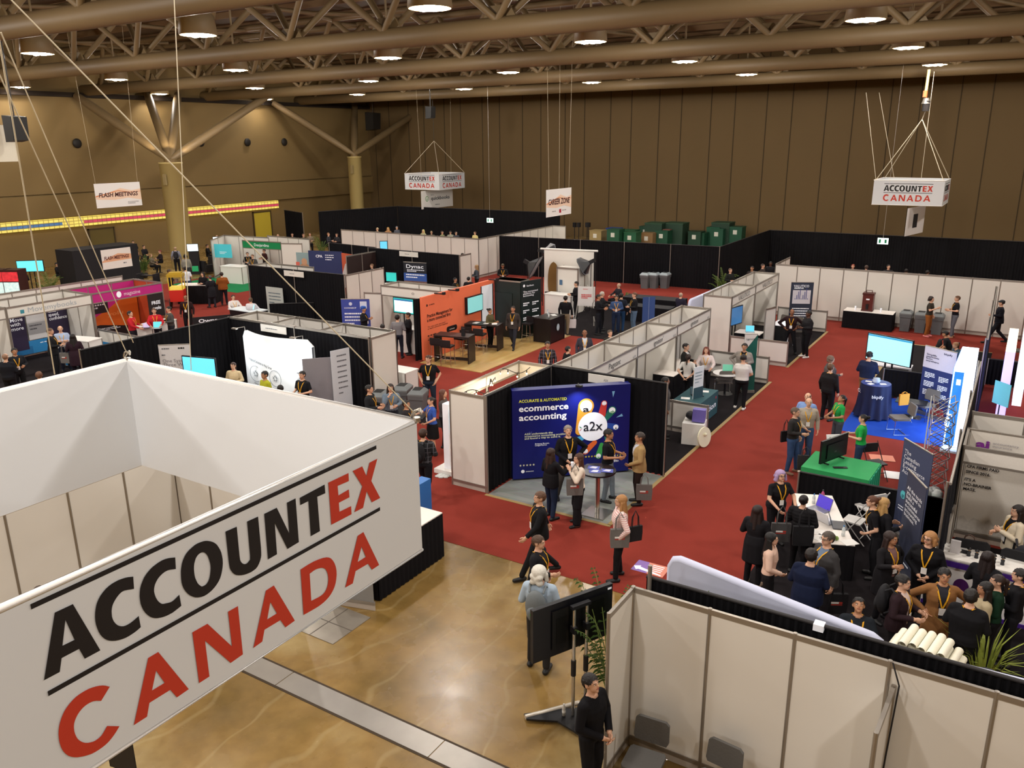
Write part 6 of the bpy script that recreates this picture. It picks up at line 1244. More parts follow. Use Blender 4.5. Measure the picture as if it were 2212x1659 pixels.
# far left: seating, vending, black booth
r=thing('black_meeting_booth','black-walled meeting booth under the second FLASH MEETINGS sign','booth',(-47,28,0)); mb=MB(); mb.box(-47.6,-45.9,26.3,30.4,.0,2.44); mb.build('booth_walls',mat('#141217',.7),r)
b=printed('white board reading FLASH MEETINGS fixed on the black booth','sign board',(-45.885,28.0),(-45.885,29.9),1.15,2.3,mat('#efe6e0',.6),name='sign_board'); pshape(b,[(0,.42),(.3,.62),(.55,.75),(1,.66),(1,.4),(0,.36)],mat('#e9b08a',.7)); ptext(b,'FLASH MEETINGS',.5,.48,1.6,.2,mat('#5a1c18',.6),.03,'c',.006,shear=.15); lines(b,.7,.92,.2,1,.1,.06,mat('#77777a'))
for i,(px,l_) in enumerate(((12,'left'),(42,'right'))):
    g=G(px,655); r=thing('vending_machine','lit red and white vending machine at the left edge, %s one'%l_,'vending machine',(g.x,g.y,0),.55); mb=MB(); mb.box(-.45,.45,-.4,.4,0,1.85); mb.build('cabinet',mat('#3a1a1a',.4),r,world=False); mb=MB(); mb.box(-.40,.40,-.42,-.40,.45,1.2); mb.build('lit_front',mat('#bfe0dc',.4,em=.6,scale=9,var=.5),r,world=False); mb=MB(); mb.box(-.42,.42,-.42,-.40,1.25,1.75); mb.build('brand_panel',mat('#c8323a',.4,em=.4,scale=4,var=.6),r,world=False)
g=G(75,600,1.0); monitor('cyan lit monitor beside the vending machines',(g.x-.55,g.y-.6),(g.x+.5,g.y+.35),1.35,2.0,'#5cc8d8',1.0,stand='floor')
palm('palm plant beside the cyan monitor at the far left',G(112,645),1.5,.8,14,seed=6); palm('palm plant by the seating left of the big column',G(313,600),1.5,.8,14,seed=7); palm('palm plant beyond the green-fascia booth',G(695,560),1.9,.7,12,seed=8)
def lounge_seat(label,c,rz=0): 
    r=thing('lounge_chair',label,'armchair',(c[0],c[1],0),rz); m=mat('#1d1b1f',.6); mb=MB(); mb.box(-.35,.35,-.3,.35,.15,.45); mb.build('seat',m,r,world=False); mb=MB(); mb.box(-.35,.35,-.42,-.28,.15,.85); mb.build('backrest',m,r,world=False)
    for s in (-1,1): mb=MB(); mb.box(s*.40-.06,s*.40+.06,-.4,.35,.1,.6); mb.build('armrest',m,r,world=False)
    return r
for i,(px,py,l_) in enumerate(((283,590,'under the man in front'),(300,585,'beside the palm'),(470,580,'right of the big column'),(448,590,'by the left lit kiosk'))): lounge_seat('black lounge chair '+l_,G(px,py))
for i,(px,py,l_) in enumerate(((424,592,'left'),(478,572,'right'))):
    g=G(px,py); r=thing('screen_kiosk','black screen kiosk right of the big column, %s one'%l_,'kiosk',(g.x,g.y,0),.75); mb=MB(); mb.box(-.3,.3,-.15,.15,0,1.6); mb.build('cabinet',BLK,r,world=False); mb=MB(); mb.box(-.36,.36,-.2,-.14,1.5,2.0); mb.build('screen_frame',BLK,r,world=False); mb=MB(); mb.box(-.33,.33,-.21,-.2,1.53,1.97); mb.build('screen',mat('#d8e8ee',.3,em=1.0),r,world=False); mb=MB(); mb.box(-.2,.2,-.16,-.15,.2,.55); mb.build('green_panel',mat('#2aa86a',.5,em=.2),r,world=False)
# popcorn cart
g=G(388,664); r=thing('popcorn_cart','red and yellow popcorn cart','popcorn cart',(g.x,g.y,0),.7); mb=MB(); mb.box(-.35,.35,-.3,.3,.35,.95); mb.build('cart_base',mat('#c8281c',.5),r,world=False)
mb=MB(); mb.box(-.38,.38,-.32,.32,1.62,1.78); mb.box(-.3,.3,-.25,.25,1.78,1.85); mb.build('roof',mat('#b8982c',.4),r,world=False); mb=MB()
for sx in (-1,1):
    for sy in (-1,1): mb.box(sx*.33-.02,sx*.33+.02,sy*.28-.02,sy*.28+.02,.95,1.62)
mb.build('corner_post',mat('#d8b83a',.4),r,world=False); mb=MB(); mb.box(-.31,.31,-.26,.26,.95,1.12); mb.build('popcorn',mat('#e8cf5a',.8,scale=30,var=.3,em=.25),r,world=False); mb=MB(); mb.cyl((0,0,1.32),.12,.18,14); mb.build('kettle',CHR,r,world=False)
for s in (-1,1): mb=MB(); mb.lathe((s*.37,-.1,.28),[(0,-.02),(.28,-.02),(.28,.02),(0,.02)],18,M=Matrix.Rotation(PI/2,3,'Y')); mb.build('wheel',mat('#2a2422',.5),r,world=False)
skirt_table('black skirted bar table with a white top by the popcorn cart',(-37.4,28.0),1.0,.45,1.0,.55)
r=thing('display_rack','black tiered display rack left of the popcorn cart','rack',(-39.6,26.6,0),.4); mb=MB()
for k in range(5): mb.box(-.5,.5,-.3+.08*k,.3,.25+.3*k,.29+.3*k)
mb.build('shelf',BLK,r,world=False); mb=MB(); mb.box(-.5,-.46,-.3,.3,0,1.6); mb.box(.46,.5,-.3,.3,0,1.6); mb.build('side_frame',BLK,r,world=False)
# green fascia booth
hardwall('white left wall of the green-fascia booth',(-45.2,36.3),(-41.3,36.6),2.44,3); hardwall('white near-left wall of the green-fascia booth',(-45.2,36.3),(-43.4,33.8),2.44,2)
hardwall('white back wall of the green-fascia booth',(-42.3,37.4),(-38.3,37.2),2.44,4)
h=header('green fascia board reading Desjardins',(-41.2,34.4),(-38.2,34.75),[('Desjardins',.5,1.15,.18)],1,2.0,2.5,side=-1,m=mat('#12864e',.5),tm_=W_)
hardwall('short white return right of the green fascia',(-38.2,34.75),(-36.9,35.2),2.44,1)
mb=MB(); mb.box(-43.05,-42.95,34.36,34.42,0,1.35); t=mb.build('sign_post',M_ALU()); tag(t,'grey post under the turquoise square sign','post')
b=printed('turquoise square sign on the green-fascia booth','sign board',(-43.6,34.15),(-42.4,34.5),1.3,2.15,mat('#4ab8c4',.5,em=.2),name='sign_board'); lines(b,.3,.7,.4,2,.1,.04,W_)
box_counter('white counter with a small logo before the green-fascia booth',(-40.95,33.5),.85,.45,1.05,.15); 
b=printed('black poster with white lines inside the green-fascia booth','poster',(-38.9,35.6),(-37.9,35.8),.0,1.95,BLK,name='poster_board'); lines(b,.1,.9,.9,7,.11,.05,W_)
b=printed('poster with a smiling woman, right of the green-fascia booth','poster',(-37.6,35.0),(-35.9,35.3),.0,1.9,mat('#8fa6a8',.6),name='poster_board'); pdisc(b,.5,.45,.42,mat('#b98e6a',.6,scale=6,var=.3)); pdisc(b,.5,.72,.20,mat('#c89a78',.6),.007); prect(b,.02,.3,.35,.7,mat('#d86a5a',.5),.008)
b=printed('dark blue poster with CPA mark beside the orange-trimmed poster','poster',(-35.8,34.6),(-33.6,35.1),.0,2.15,mat('#2a3560',.55),name='poster_board'); ptext(b,'CPA',.22,.82,.45,.16,W_,.02); lines(b,.5,.75,.88,3,.06,.02,W_); lines(b,.1,.55,.35,2,.08,.03,W_); lines(b,.5,.9,.2,1,.1,.07,W_)
b=printed('poster of a woman in stripes on orange, right of the CPA poster','poster',(-33.55,35.0),(-31.9,34.6),.1,2.1,mat('#c25a3c',.55),name='poster_board'); pshape(b,[(0,0),(.75,0),(.7,.5),(.5,.75),(.2,.7),(0,.4)],mat('#c9c4c0',.6),.005); pdisc(b,.4,.8,.2,mat('#8a5a44',.6),.007)
hardwall('dark brown side wall right of the striped woman poster',(-31.3,33.0),(-31.3,35.5),2.3,2,color=mat('#2a1a18',.6)); drape('black drape between the green-fascia booth and the brown wall',(-35.6,36.2),(-31.5,35.7),2.44,n=2)
monitor('blue lit monitor on the end of the brown wall',(-34.9,39.9),(-34.5,40.2),1.3,2.2,'#5ab0d0',.9,stand='floor')
# white round table with laptops, left aisle
r=thing('white_table','white top table where two men in white sit','table',(G(520,690).x,G(520,690).y,0)); c=G(535,668,.75); mb=MB(); mb.box(c.x-.9,c.x+.9,c.y-.4,c.y+.4,.72,.76); mb.build('table_top',mat('#e6eef2',.5),r); mb=MB(); mb.box(c.x-.85,c.x+.85,c.y-.35,c.y+.35,.0,.72); mb.build('skirt',BLK,r)
laptop('open laptop on the white table of the men in white',(c.x+.3,c.y),-1.9,.76)
b=printed('blue banner corner standing at the bright booth back','banner',G(650,583,2.2),G(672,586,2.2),.0,2.3,mat('#2a6ab0',.5),name='banner_stand')
# ---------------------------------------------------------------- right-hand booths
def low_drape(label,a,b,h=.92): return drape(label,a,b,h,amp=.02,fold=.12,n=max(1,round((Vector(b)-Vector(a)).length/3)))
low_drape('low black side drape behind the e-commerce table',(-3.65,17.95),(-.62,17.95)); low_drape('low black side drape behind the navy round table',(-3.4,28.2),(-.8,28.2)); low_drape('low black drape beyond the monitor booth',(-.6,31.3),(2.6,31.3))
mb=MB(); mb.tube([(-3.66,18.5,0),(-3.66,17.9,.95)],.025,8); t=mb.build('drape_upright',M_ALU()); tag(t,'slanting tan upright at the aisle end of the low black drape','post')
drape('tall dark blue-black drape line running back along the right booths',(-.55,14.9),(-.62,24.2),2.44,n=3,m=mat('#15161f',.9),side=-1)
drape('far tall dark drape line behind the glowing light box',(-.62,27.2),(-.8,37.4),2.44,n=3,m=mat('#121722',.9),side=-1)
# light box
r=thing('light_box_wall','glowing blue and white light box wall','light box',(-1.0,25.1,0)); mb=MB(); mb.box(-1.2,-.78,23.8,26.5,.12,2.3); mb.build('glow_frame',mat('#e4efff',.5,em=1.6,var=0),r)
mb=MB(); mb.box(-1.215,-1.2,23.85,26.45,.15,2.27); mb.build('blue_face',mat('#2f7fe0',.4,em=.9,scale=1.2,var=.3),r); mb=MB(); mb.box(-1.17,-.95,23.785,23.8,.15,2.2); mb.build('blue_end',mat('#2f7fe0',.4,em=.8,scale=1.2,var=.3),r)
mb=MB(); mb.box(-1.1,-1.0,23.775,23.79,1.85,2.0); mb.build('white_mark',mat('#ffffff',.4,em=1.5),r); mb=MB(); mb.box(-1.25,-.7,23.6,23.95,.0,.06); mb.build('base',mat('#cfe0f4',.4),r)
text(r,'Oj',(-1.12,23.77,.62),Z,-X,.42,.12,mat('#ffffff',.4,em=1.2),.01)
l=bpy.data.lights.new('light_box_glow','AREA'); l.shape='RECTANGLE'; l.size=2.6; l.size_y=2.0; l.energy=70; l.color=(.6,.78,1); lo=bpy.data.objects.new('light_box_glow',l); COL.objects.link(lo); lo.location=(-1.24,25.1,1.2); lo.rotation_euler=(0,PI/2,0)
Bp=rollup('roll-up banner reading Simplify payments from anywhere',(-2.2,26.95),(-1.3,26.35),2.12,mat('#2a3564',.5)); prect(Bp,0,1,.68,1,mat('#cfc6cf',.5)); ptext(Bp,'Simplify\npayments\nfrom\nanywhere',.08,.87,.45,.055,mat('#2a2c48'),.012,off=.007); ptext(Bp,'bkpify',.62,.93,.28,.06,mat('#2a2c48'),.015,off=.007)
for q in range(3): lines(Bp,.1,.42,.60-.13*q,4,.022,.012,W_); lines(Bp,.55,.85,.58-.13*q,4,.022,.012,W_)
pdisc(Bp,.3,.1,.2,mat('#3a62c4',.5),.006); pdisc(Bp,.62,.16,.09,mat('#6a4030',.5),.008); pshape(Bp,[(.4,0),(.9,0),(.82,.12),(.5,.12)],mat('#a8322c',.5),.008)
r=thing('light_column','glowing purple and white light column at the right edge','light column',(0,27.5,0)); mb=MB(); mb.box(-.12,.12,26.2,29.3,.05,2.35); mb.build('tube_body',mat('#b3a4f4',.4,em=1.1,var=0),r); mb=MB(); mb.box(-.12,.12,26.2,29.3,2.35,2.42); mb.build('lit_top',mat('#fff0d0',.4,em=1.6,var=0),r)
r=thing('light_column','white glowing column cut by the right edge of the photo','light column',(1.0,31,0)); g=G(2206,800,1.2); mb=MB(); mb.box(g.x-.1,g.x+.15,g.y,g.y+2.0,.05,2.2); mb.build('tube_body',mat('#f4f4ff',.4,em=1.0,var=0),r)
# big monitor booth
c=G(1912,838); Bm=monitor('large lit white-blue monitor on a black floor stand',(-4.1,28.75),(-2.65,28.15),1.05,1.95,'#a4dfe8',.7,stand='floor'); prect(Bm,.02,.98,.90,.96,mat('#2f86b0',.4,em=.8),.006,'title_bar'); prect(Bm,.02,.98,.06,.90,mat('#9ddde8',.3,em=.75),.005,'page')
mb=MB(); g=G(1940,835); mb.box(g.x-1.0,g.x+.35,g.y-.3,g.y+.3,.70,.74); [mb.box(g.x+a-.02,g.x+a+.02,g.y+b-.02,g.y+b+.02,0,.7) for a in (-.95,.3) for b in (-.25,.25)]; t=mb.build('white_table',mat('#eceaf0',.5)); tag(t,'white table edge behind the large monitor','table')
mb=MB(); 
# navy round table
c=G(1884,900); r=thing('round_table','high round table under a navy cloth with a small logo','table',(c.x,c.y,0)); mb=MB(); mb.cyl((0,0,1.04),.42,.03,32); mb.build('table_top',mat('#2c3f86',.5),r,world=False)
mb=MB(); vs=[];fs=[];N=72
for k in range(N):
    a=2*PI*k/N; w_=math.cos(a*12)
    for z,rr0,am in ((1.065,.425,0),(.8,.44,.015),(.35,.47,.035),(.06,.52,.06)): vs.append(((rr0+am*w_)*math.cos(a),(rr0+am*w_)*math.sin(a),z))
for k in range(N):
    for j in range(3): a=k*4+j; b=((k+1)%N)*4+j; fs.append((a,a+1,b+1,b))
mb.add(vs,fs,0,True); mb.build('tablecloth',mat('#141c42',.75),r,world=False)
yw=face_yaw(c,10); u=Vector((-math.sin(yw),math.cos(yw),0)); o=Vector((c.x,c.y,.72))+Vector((math.cos(yw),math.sin(yw),0))*.50; text(r,'bkpify',o,u,Z,.32,.10,W_,.01,'c'); 
yw=face_yaw(c,-62); u=Vector((-math.sin(yw),math.cos(yw),0)); o=Vector((c.x,c.y,.80))+Vector((math.cos(yw),math.sin(yw),0))*.49; text(r,'O.',o,u,Z,.18,.12,W_,.01,'c')
mb=MB(); mb.lathe((c.x,c.y,1.07),[(0,0),(.09,0),(.12,.08),(.09,.14),(.10,.15),(0,.15)],16); t=mb.build('glass_bowl',mat('#c9d4e6',.15,spec=.8)); tag(t,'clear bowl on the navy round table','bowl')
for i,(dx,dy,l_) in enumerate(((-.22,.05,'left'),(.2,-.05,'right'),(-.12,-.2,'front'))): paper('white card on the navy round table, %s'%l_,(c.x+dx,c.y+dy),1.072,.5*i,.09,.07)
ch=make_chair('stacking_chair','grey chrome-framed chair nearest on the blue carpet',tuple(G(1940,935)),2.1); g=G(1993,905); dup(ch,(g.x,g.y,0),2.6,'grey chrome-framed chair behind it by the low table with the orange bag')
dup(ch,(.55,25.3,0),2.4,'grey chair beyond the purple light column at the right edge'); dup(ch,(-1.9,29.6,0),-.6,'grey chair on the black carpet behind the monitor'); dup(ch,(.15,35.2,0),2.0,'grey chair beside the far dark drape near the rear wall')
mb=MB(); g=G(1975,868,.5); mb.box(g.x-.5,g.x+.35,g.y-.25,g.y+.3,.48,.5); t=mb.build('low_table',mat('#1a1a20',.4)); tag(t,'low dark table under the orange bag','table'); mb=MB(); mb.tube([(g.x,g.y,0),(g.x,g.y,.48)],.03,8); mb.box(g.x-.25,g.x+.25,g.y-.2,g.y+.2,0,.02); mb.build('leg',CHR,t)
g=G(1952,868,.6); tote('mustard orange bag on the low table by the chairs',(g.x,g.y),.5,.8,'#c8862a',.9,.08,False)
# literature rack truss
r=thing('literature_stand','silver folding lattice frame of a collapsible display, standing tall','display frame',(-1.1,20.7,0)); mb=MB(); a=Vector((-1.32,20.2,0)); b_=Vector((-.95,21.15,0))
for s in range(8):
    z0,z1=.1+s*.28,.1+(s+1)*.28
    for p,q in (((-1.3,20.3),(-.85,20.5)),((-.85,20.5),(-.95,20.95)),((-.95,20.95),(-1.38,20.75)),((-1.38,20.75),(-1.3,20.3))):
        mb.tube([Vector((p[0],p[1],z0)),Vector((q[0],q[1],z1))],.011,5); mb.tube([Vector((p[0],p[1],z1)),Vector((q[0],q[1],z0))],.011,5)
    mb.tube([Vector((-1.3,20.3,z0)),Vector((-.95,20.95,z1))],.009,5)
mb.build('lattice_strut',mat('#b8b4b4',.3,.8),r); mb=MB(); mb.obox((-1.42,20.75,1.2),(.0,.02,0),(.012,0,0),(0,0,1.1)); mb.obox((-1.43,20.85,1.15),(0,.11,0),(.006,0,0),(0,0,1.05)); mb.build('white_panel',mat('#dcdcdf',.5),r)
mb=MB()
for k in range(7): mb.sphere((-1.1+.12*math.cos(k),20.2+.16*math.sin(k*1.7),.12),(.13,.11,.12),8,6)
t=mb.build('plastic_wrap',mat('#c4c6c4',.2,spec=.8)); tag(t,'heap of clear wrapping at the foot of the lattice frame','plastic wrap')
# green table
c=Vector((-3.0,19.25,0)); r=thing('green_table','table under a bright green cloth','table',(c.x,c.y,0),-.05); mb=MB(); mb.box(-.75,.75,-.6,.62,.04,.76); mb.build('tablecloth',mat('#2b9a56',.75,bump=.2,scale=6,var=.04),r,world=False); mb=MB()
for k in range(10): mb.box(.75,.765+.012*(k%2),-.58+.12*k,-.49+.12*k,.04,.74)
mb.build('cloth_fold',mat('#2fae84',.75),r,world=False)
a,b_=G(1772,1005,.8),G(1828,983,.8); monitor('black flat monitor seen from behind on the green table',(a.x,a.y),(b_.x,b_.y),.82,1.38,back=True,stand='table',th=.05,name='desktop_monitor')
Bk=dict(r=bpy.data.objects['desktop_monitor'],o=Vector((a.x,a.y,0)),u=(b_-a).to_2d().to_3d().normalized(),L=(b_-a).to_2d().length,z0=.82,z1=1.38); Bk['n']=Bk['u'].cross(Z)
prect(Bk,.2,.8,.1,.75,mat('#1e1e24',.4),.02,'rear_cover'); ptext(Bk,'LG',.5,.35,.07,.04,mat('#8a8a90'),0,'c',.024)
paper('black tablet lying on the green table by the monitor',G(1815,1010,.77),.765,.5,.16,.05,'#121214','tablet','tablet',.012)
folding_chair('black folding chair on the green carpet',tuple(G(1888,1035)),-2.4)
g=G(1802,940,1.0); r=thing('brochure_rack','white wire brochure rack beside the green table','rack',(g.x,g.y,0),.6); mb=MB()
for k in range(3): mb.obox((0,-.05*k,.9-.16*k),(.18,0,0),(0,.01,.0),(0,.05,.10))
mb.build('tray',mat('#e8e6e6',.4),r,world=False); mb=MB(); mb.tube([(-.15,.1,0),(-.1,0,.95)],.012,6); mb.tube([(.15,.1,0),(.1,0,.95)],.012,6); mb.tube([(0,-.3,0),(0,-.05,.6)],.012,6); mb.build('frame',CHR,r,world=False)
paper('orange and pink floor decal sheet beyond the folding chair',G(1905,990),.012,.3,.30,.22,'#e0886a','floor decal','floor_decal'); g=G(1935,1027); paper('white sheet lying on the green carpet',(g.x+.15,g.y),.014,.2,.42,.25,'#f0ecea')
d=paper('floor arrow decal in purple and orange on the red carpet',G(1405,1229),.008,.02,.33,.22,'#dd8a74','floor decal','floor_decal'); mb=MB(); mb.poly([(-.33,-.22,.0035),(.0,-.22,.0035),(-.1,.22,.0035),(-.33,.22,.0035)]); mb.build('purple_field',mat('#8a6ab0',.6),d,world=False); mb=MB(); mb.poly([(-.33,-.05,.005),(-.2,.02,.005),(-.2,-.03,.005),(.28,-.16,.005),(.28,-.20,.005),(-.2,-.13,.005),(-.24,-.17,.005)]); 
for k in range(4): mb.poly([(0,.16-.07*k,.005),(.24,.16-.07*k,.005),(.24,.13-.07*k,.005),(0,.13-.07*k,.005)])
mb.build('white_arrow',W_,d,world=False)
# navy banners
Bp=rollup('tall slate blue roll-up banner reading The Canadian Leading E-commerce Accountants',(-1.62,17.9),(-1.0,17.15),2.12,mat('#434a66',.5)); ptext(Bp,'The\nCanadian\nLeading\nE-commerce\nAccountants',.08,.86,.74,.092,mat('#e8e8f0',.5),.004); pdisc(Bp,.22,.42,.09,mat('#5ac0c8',.5)); ptext(Bp,'U',.22,.39,.06,.07,mat('#26304e'),.03,'c',.009); ptext(Bp,'finaloop',.42,.40,.45,.06,W_,.005); lines(Bp,.1,.7,.28,2,.03,.012,W_)
Bp=rollup('dark grey roll-up banner reading All the tools you need to build',(-1.32,16.1),(-.92,15.3),2.12,mat('#3a3e52',.5)); ptext(Bp,'All the tools\nyou need to\nbuild a\nsuccessful\ne-commerce\naccounting\nbusiness.',.10,.83,.72,.075,mat('#eeeef4',.5),.015); pdisc(Bp,.22,.14,.06,mat('#aab2c8',.5)); lines(Bp,.4,.85,.13,1,.1,.015,W_)
# e-commerce table
c=Vector((-2.76,16.13,0)); r=skirt_table('black skirted table with laptops and bottles in the e-commerce booth',(c.x,c.y),.40,1.15,.76,.377)
bottle('clear water bottle at the far end of the laptop table',G(1757,1088,.76),.765); bottle('clear water bottle nearer the woman in black',G(1821,1158,.76),.765)
bottle('pink drinks flask on the laptop table',G(1776,1083,.76),.765,'#c05a86','#3a3a3e',.26,.037,'flask')
laptop('open laptop with a purple screen on the busy table',G(1775,1100,.76),face_yaw(G(1775,1100),-40),.765,'#4a3aa8','#8a8a90',.7,1.1); laptop('second open dark laptop at the middle of the busy table',G(1800,1135,.76),face_yaw(G(1800,1135),100),.765,'#8ab0c8','#2a2a30',.5,1.1); laptop('silver laptop seen from the back on the busy table',G(1778,1128,.76),face_yaw(G(1778,1128),140),.765,'#a8b8c8','#d8d8dc',.4,1.0)
for i,(px,py,l_) in enumerate(((1738,1095,'by the far corner'),(1768,1150,'beside the dark laptop'),(1835,1172,'at the near right corner'),(1772,1162,'at the near left corner'),(1748,1110,'beside the silver laptop'))): paper('white papers '+l_+' of the busy table',G(px,py,.76),.763,.4*i,.14,.11)
mb=MB()
for k in range(9): mb.sphere((G(1802,1162,.8).x+.05*math.cos(k*2.2),G(1802,1162,.8).y+.05*math.sin(k*2.2),.80+.02*(k%3)),.035,8,6)
t=mb.build('leafy_centrepiece',mat('#7f9a4a',.6)); tag(t,'small green leafy ball on the busy table','plant')
folding_chair('white folding chair by the low black drape',tuple(G(1870,1135)),.9,'#e4e0dc'); g=G(1858,1140,.45); 
fc=folding_chair('white folding chair seat beside the seated woman',tuple(G(1842,1165)),1.4,'#e4e0dc')
# insurance booth
hardwall('white back wall reading SINCE 2016 of the insurance booth',(-.5,18.25),(3.4,18.25),2.44,4,color=mat('#ddd6cd',.5)); hardwall('white panel top edge behind the insurance booth',(-.5,19.5),(3.4,19.5),2.44,4); hardwall('white side wall of the insurance booth',(-.5,17.1),(-.5,18.25),2.44,1)
hardwall('low side rail of the insurance booth by its counter',(-.6,15.2),(-.5,17.05),1.2,2,name='low_wall')
h=header('wide white fascia across the front of the insurance booth',(-.5,17.1),(3.4,17.1),None,1,2.08,2.44,side=-1,m=mat('#e6dfd6',.5))
b=printed('printed wall text SINCE 2016, IT\'S A NO-BRAINER MATE','wall lettering',(-.45,18.22),(.95,18.22),.2,2.4,mat('#ddd6cd',.5),.01,name='wall_graphic'); 
for s,z,w_ in (('CPA FIRMS PAID',1.62,.58),('SINCE 2016.',1.50,.44),('IT\'S A',1.33,.20),('NO-BRAINER',1.225,.50),('MATE.',1.12,.23)): text(b['r'],s,(-.43,18.19,z),X,Z,w_,.062,mat('#1c1b20',.5),.03)
text(b['r'],'ai',(-.33,18.195,2.08),X,Z,.24,.17,mat('#7a2a8c',.5),.04); text(b['r'],'accountancy\ninsurance',(-.04,18.195,2.19),X,Z,.45,.055,mat('#9a949c',.5),0)
mb=MB(); mb.poly([(-.44,18.205,.22),(.94,18.205,.22)]+[(.94-.092*k,18.205,.50+.07*math.sin(k*2.3)) for k in range(16)])
mb.build('mountain_graphic',mat('#cbc5be',.5,scale=14,var=.25),b['r'])
b=printed('white panel with grey small print, right of the insurance wall text','wall lettering',(1.02,18.22),(1.9,18.22),.2,2.1,mat('#ddd6cd',.5),.01,name='wall_graphic'); lines(b,.15,.7,.7,2,.06,.03,mat('#8a8486')); lines(b,.15,.7,.5,2,.06,.03,mat('#8a8486'))
r=box_counter('white counter with a purple band and figurines at the insurance booth',(.2,15.35),.95,.30,1.0,-.03,mat('#e9e4e2',.45),mat('#f4efe8',.4)); mb=MB(); mb.box(-.94,.94,-.305,-.28,.84,.94); mb.build('purple_band',mat('#43207c',.5),r,world=False); mb=MB(); mb.box(-.94,.94,-.305,-.28,.0,.08); mb.build('purple_foot_band',mat('#43207c',.5),r,world=False)
mb=MB(); mb.add([(-.35+.12*math.cos(k*PI/12),-.306,.52+.14*math.sin(k*PI/12)) for k in range(24)],[tuple(range(24))[::-1]]); mb.build('purple_emblem',mat('#4a1c5a',.5),r,world=False); text(r,'accountancy\ninsurance',Vector((.0+.2,15.05,.55)),X,Z,.48,.075,mat('#9a949c'),0); text(r,'audit shield',Vector((.2,15.04,.36)),X,Z,.46,.06,mat('#2a2630'),.02)
for i in range(6):
    x=[-.12,.0,.14,.27,.40,.78][i]; y=[15.33,15.31,15.30,15.28,15.27,15.3][i]; r=thing('figurine','small dark toy figurine on the insurance counter, %s from the left'%ordn[i],'figurine',(x,y,1.0),0,'toy figurines on the insurance counter')
    mb=MB(); mb.lathe((0,0,0),[(0,0),(.035,0),(.03,.02),(.028,.06),(.035,.085),(0,.10)],10); mb.build('body',mat('#2a2c30',.5),r,world=False); mb=MB(); mb.sphere((0,0,.12),.026,10,8); mb.build('head',mat('#a8845c',.5),r,world=False); mb=MB(); mb.lathe((0,0,.13),[(.04,0),(.03,.012),(.02,.03),(0,.035)],10); mb.build('hat',mat('#8a8a4a',.5) if i==5 else BLK,r,world=False)
mb=MB(); mb.box(-.42,-.26,15.30,15.36,1.0,1.24); t=mb.build('acrylic_sign',mat('#cfcacb',.4)); tag(t,'upright grey card holder at the left of the insurance counter','card holder'); mb=MB(); mb.box(-.24,-.12,15.38,15.43,1.0,1.05); t=mb.build('business_cards',BLK); tag(t,'dark card stack next to the upright card holder','cards')
ch2=make_chair('stacking_chair','black-backed chair with a brown handbag behind the insurance counter',(-.15,16.0,0),.1,'#18171b'); ch2.scale=(1.35,1.1,1.35); dup(ch2,(.70,15.95,0),-.1,'black-backed chair with a backpack on it behind the insurance counter')
tote('brown handbag on the chair behind the insurance counter',(-.15,15.95),.66,.1,'#5a4238',.95,.12,False,'handbag','handbag'); backpack('dark grey backpack on the chair behind the insurance counter',(.70,15.95),.66,PI/2,'#26252b',None,1.1)
# ---------------------------------------------------------------- bottom right corner stuff
rr=random.Random(4); base=Vector((-.42,11.6,0)); k=0
u=Vector((.985,-.17,0)); v=Vector((-.17,-.985,0))
r0=thing('cart','low black cart holding the rolled tubes behind the near wall','cart',(base.x,base.y,0),0); mb=MB(); mb.obox((base.x,base.y,.98),u*.52,v*.30,Z*.02); mb.build('tray',BLK,r0)
for s1 in (-1,1):
    for s2 in (-1,1): mb=MB(); q=base+u*(.45*s1)+v*(.26*s2); mb.tube([Vector((q.x,q.y,.0)),Vector((q.x,q.y,.98))],.02,6); mb.build('leg',BLK,r0)
for row in range(3):
    cnt=(8,7,5)[row]
    for i in range(cnt):
        c=Vector((base.x,base.y,.1+.965+row*.105))+u*((i-(cnt-1)/2)*.122); L=.26+.03*((i*7+row)%3); a=c+v*L*.95-Z*0; b_=c-v*L*.9
        mb=MB(); mb.tube([a,b_],.058,14,caps=False); mb.tube([a-v*.02,b_],.050,14,caps=False); mb.poly([b_+u*(.057*math.cos(q*PI/7))+Z*(.057*math.sin(q*PI/7)) for q in range(14)]); mb.poly([a-v*.10+u*(.052*math.cos(q*PI/7))+Z*(.052*math.sin(q*PI/7)) for q in range(14)],1)
        t=mb.build('paper_tube',[mat('#f6f0da',.6),mat('#b8ad8c',.7)]); tag(t,'cream cardboard tube, %s in the %s row of the stack'%(ordn[i] if i<7 else 'eighth',['bottom','middle','top'][row]),'tube','cream cardboard tubes in the stack')
grass_plant('spiky yellow-green grass plant behind the near wall',G(2130,1420,.8),0,1.15,70)
g=G(2132,1432,1.1); mb=MB(); mb.cyl((g.x+.02,g.y-.25,1.06),.15,.03,20); mb.tube([(g.x+.02,g.y-.25,0),(g.x+.02,g.y-.25,1.06)],.02,8); t=mb.build('table_number_stand',BLK); tag(t,'black round table stand marked 49 in front of the grass plant','stand'); text(None,'49',(g.x-.04,g.y-.28,1.092),X,Y,.12,.07,mat('#8a8a86'),0,name='number_mark')
nm=bpy.data.objects['number_mark']; nm.parent=t
r=thing('green_white_bin','dark round bin with a white lid edge beside the tube stack','bin',tuple(G(2055,1425,.6).to_2d())+(0,)); mb=MB(); mb.lathe((0,0,0),[(0,0),(.17,0),(.2,.6),(.17,.62),(0,.6)],18); mb.build('body',BLK,r,world=False)
cA=make_chair('stacking_chair','grey padded chair against the near wall, left one',(-3.25,8.25,0),PI+.08,'#5b5855'); dup(cA,(-2.35,8.30,0),PI-.1,'grey padded chair against the near wall, right one')
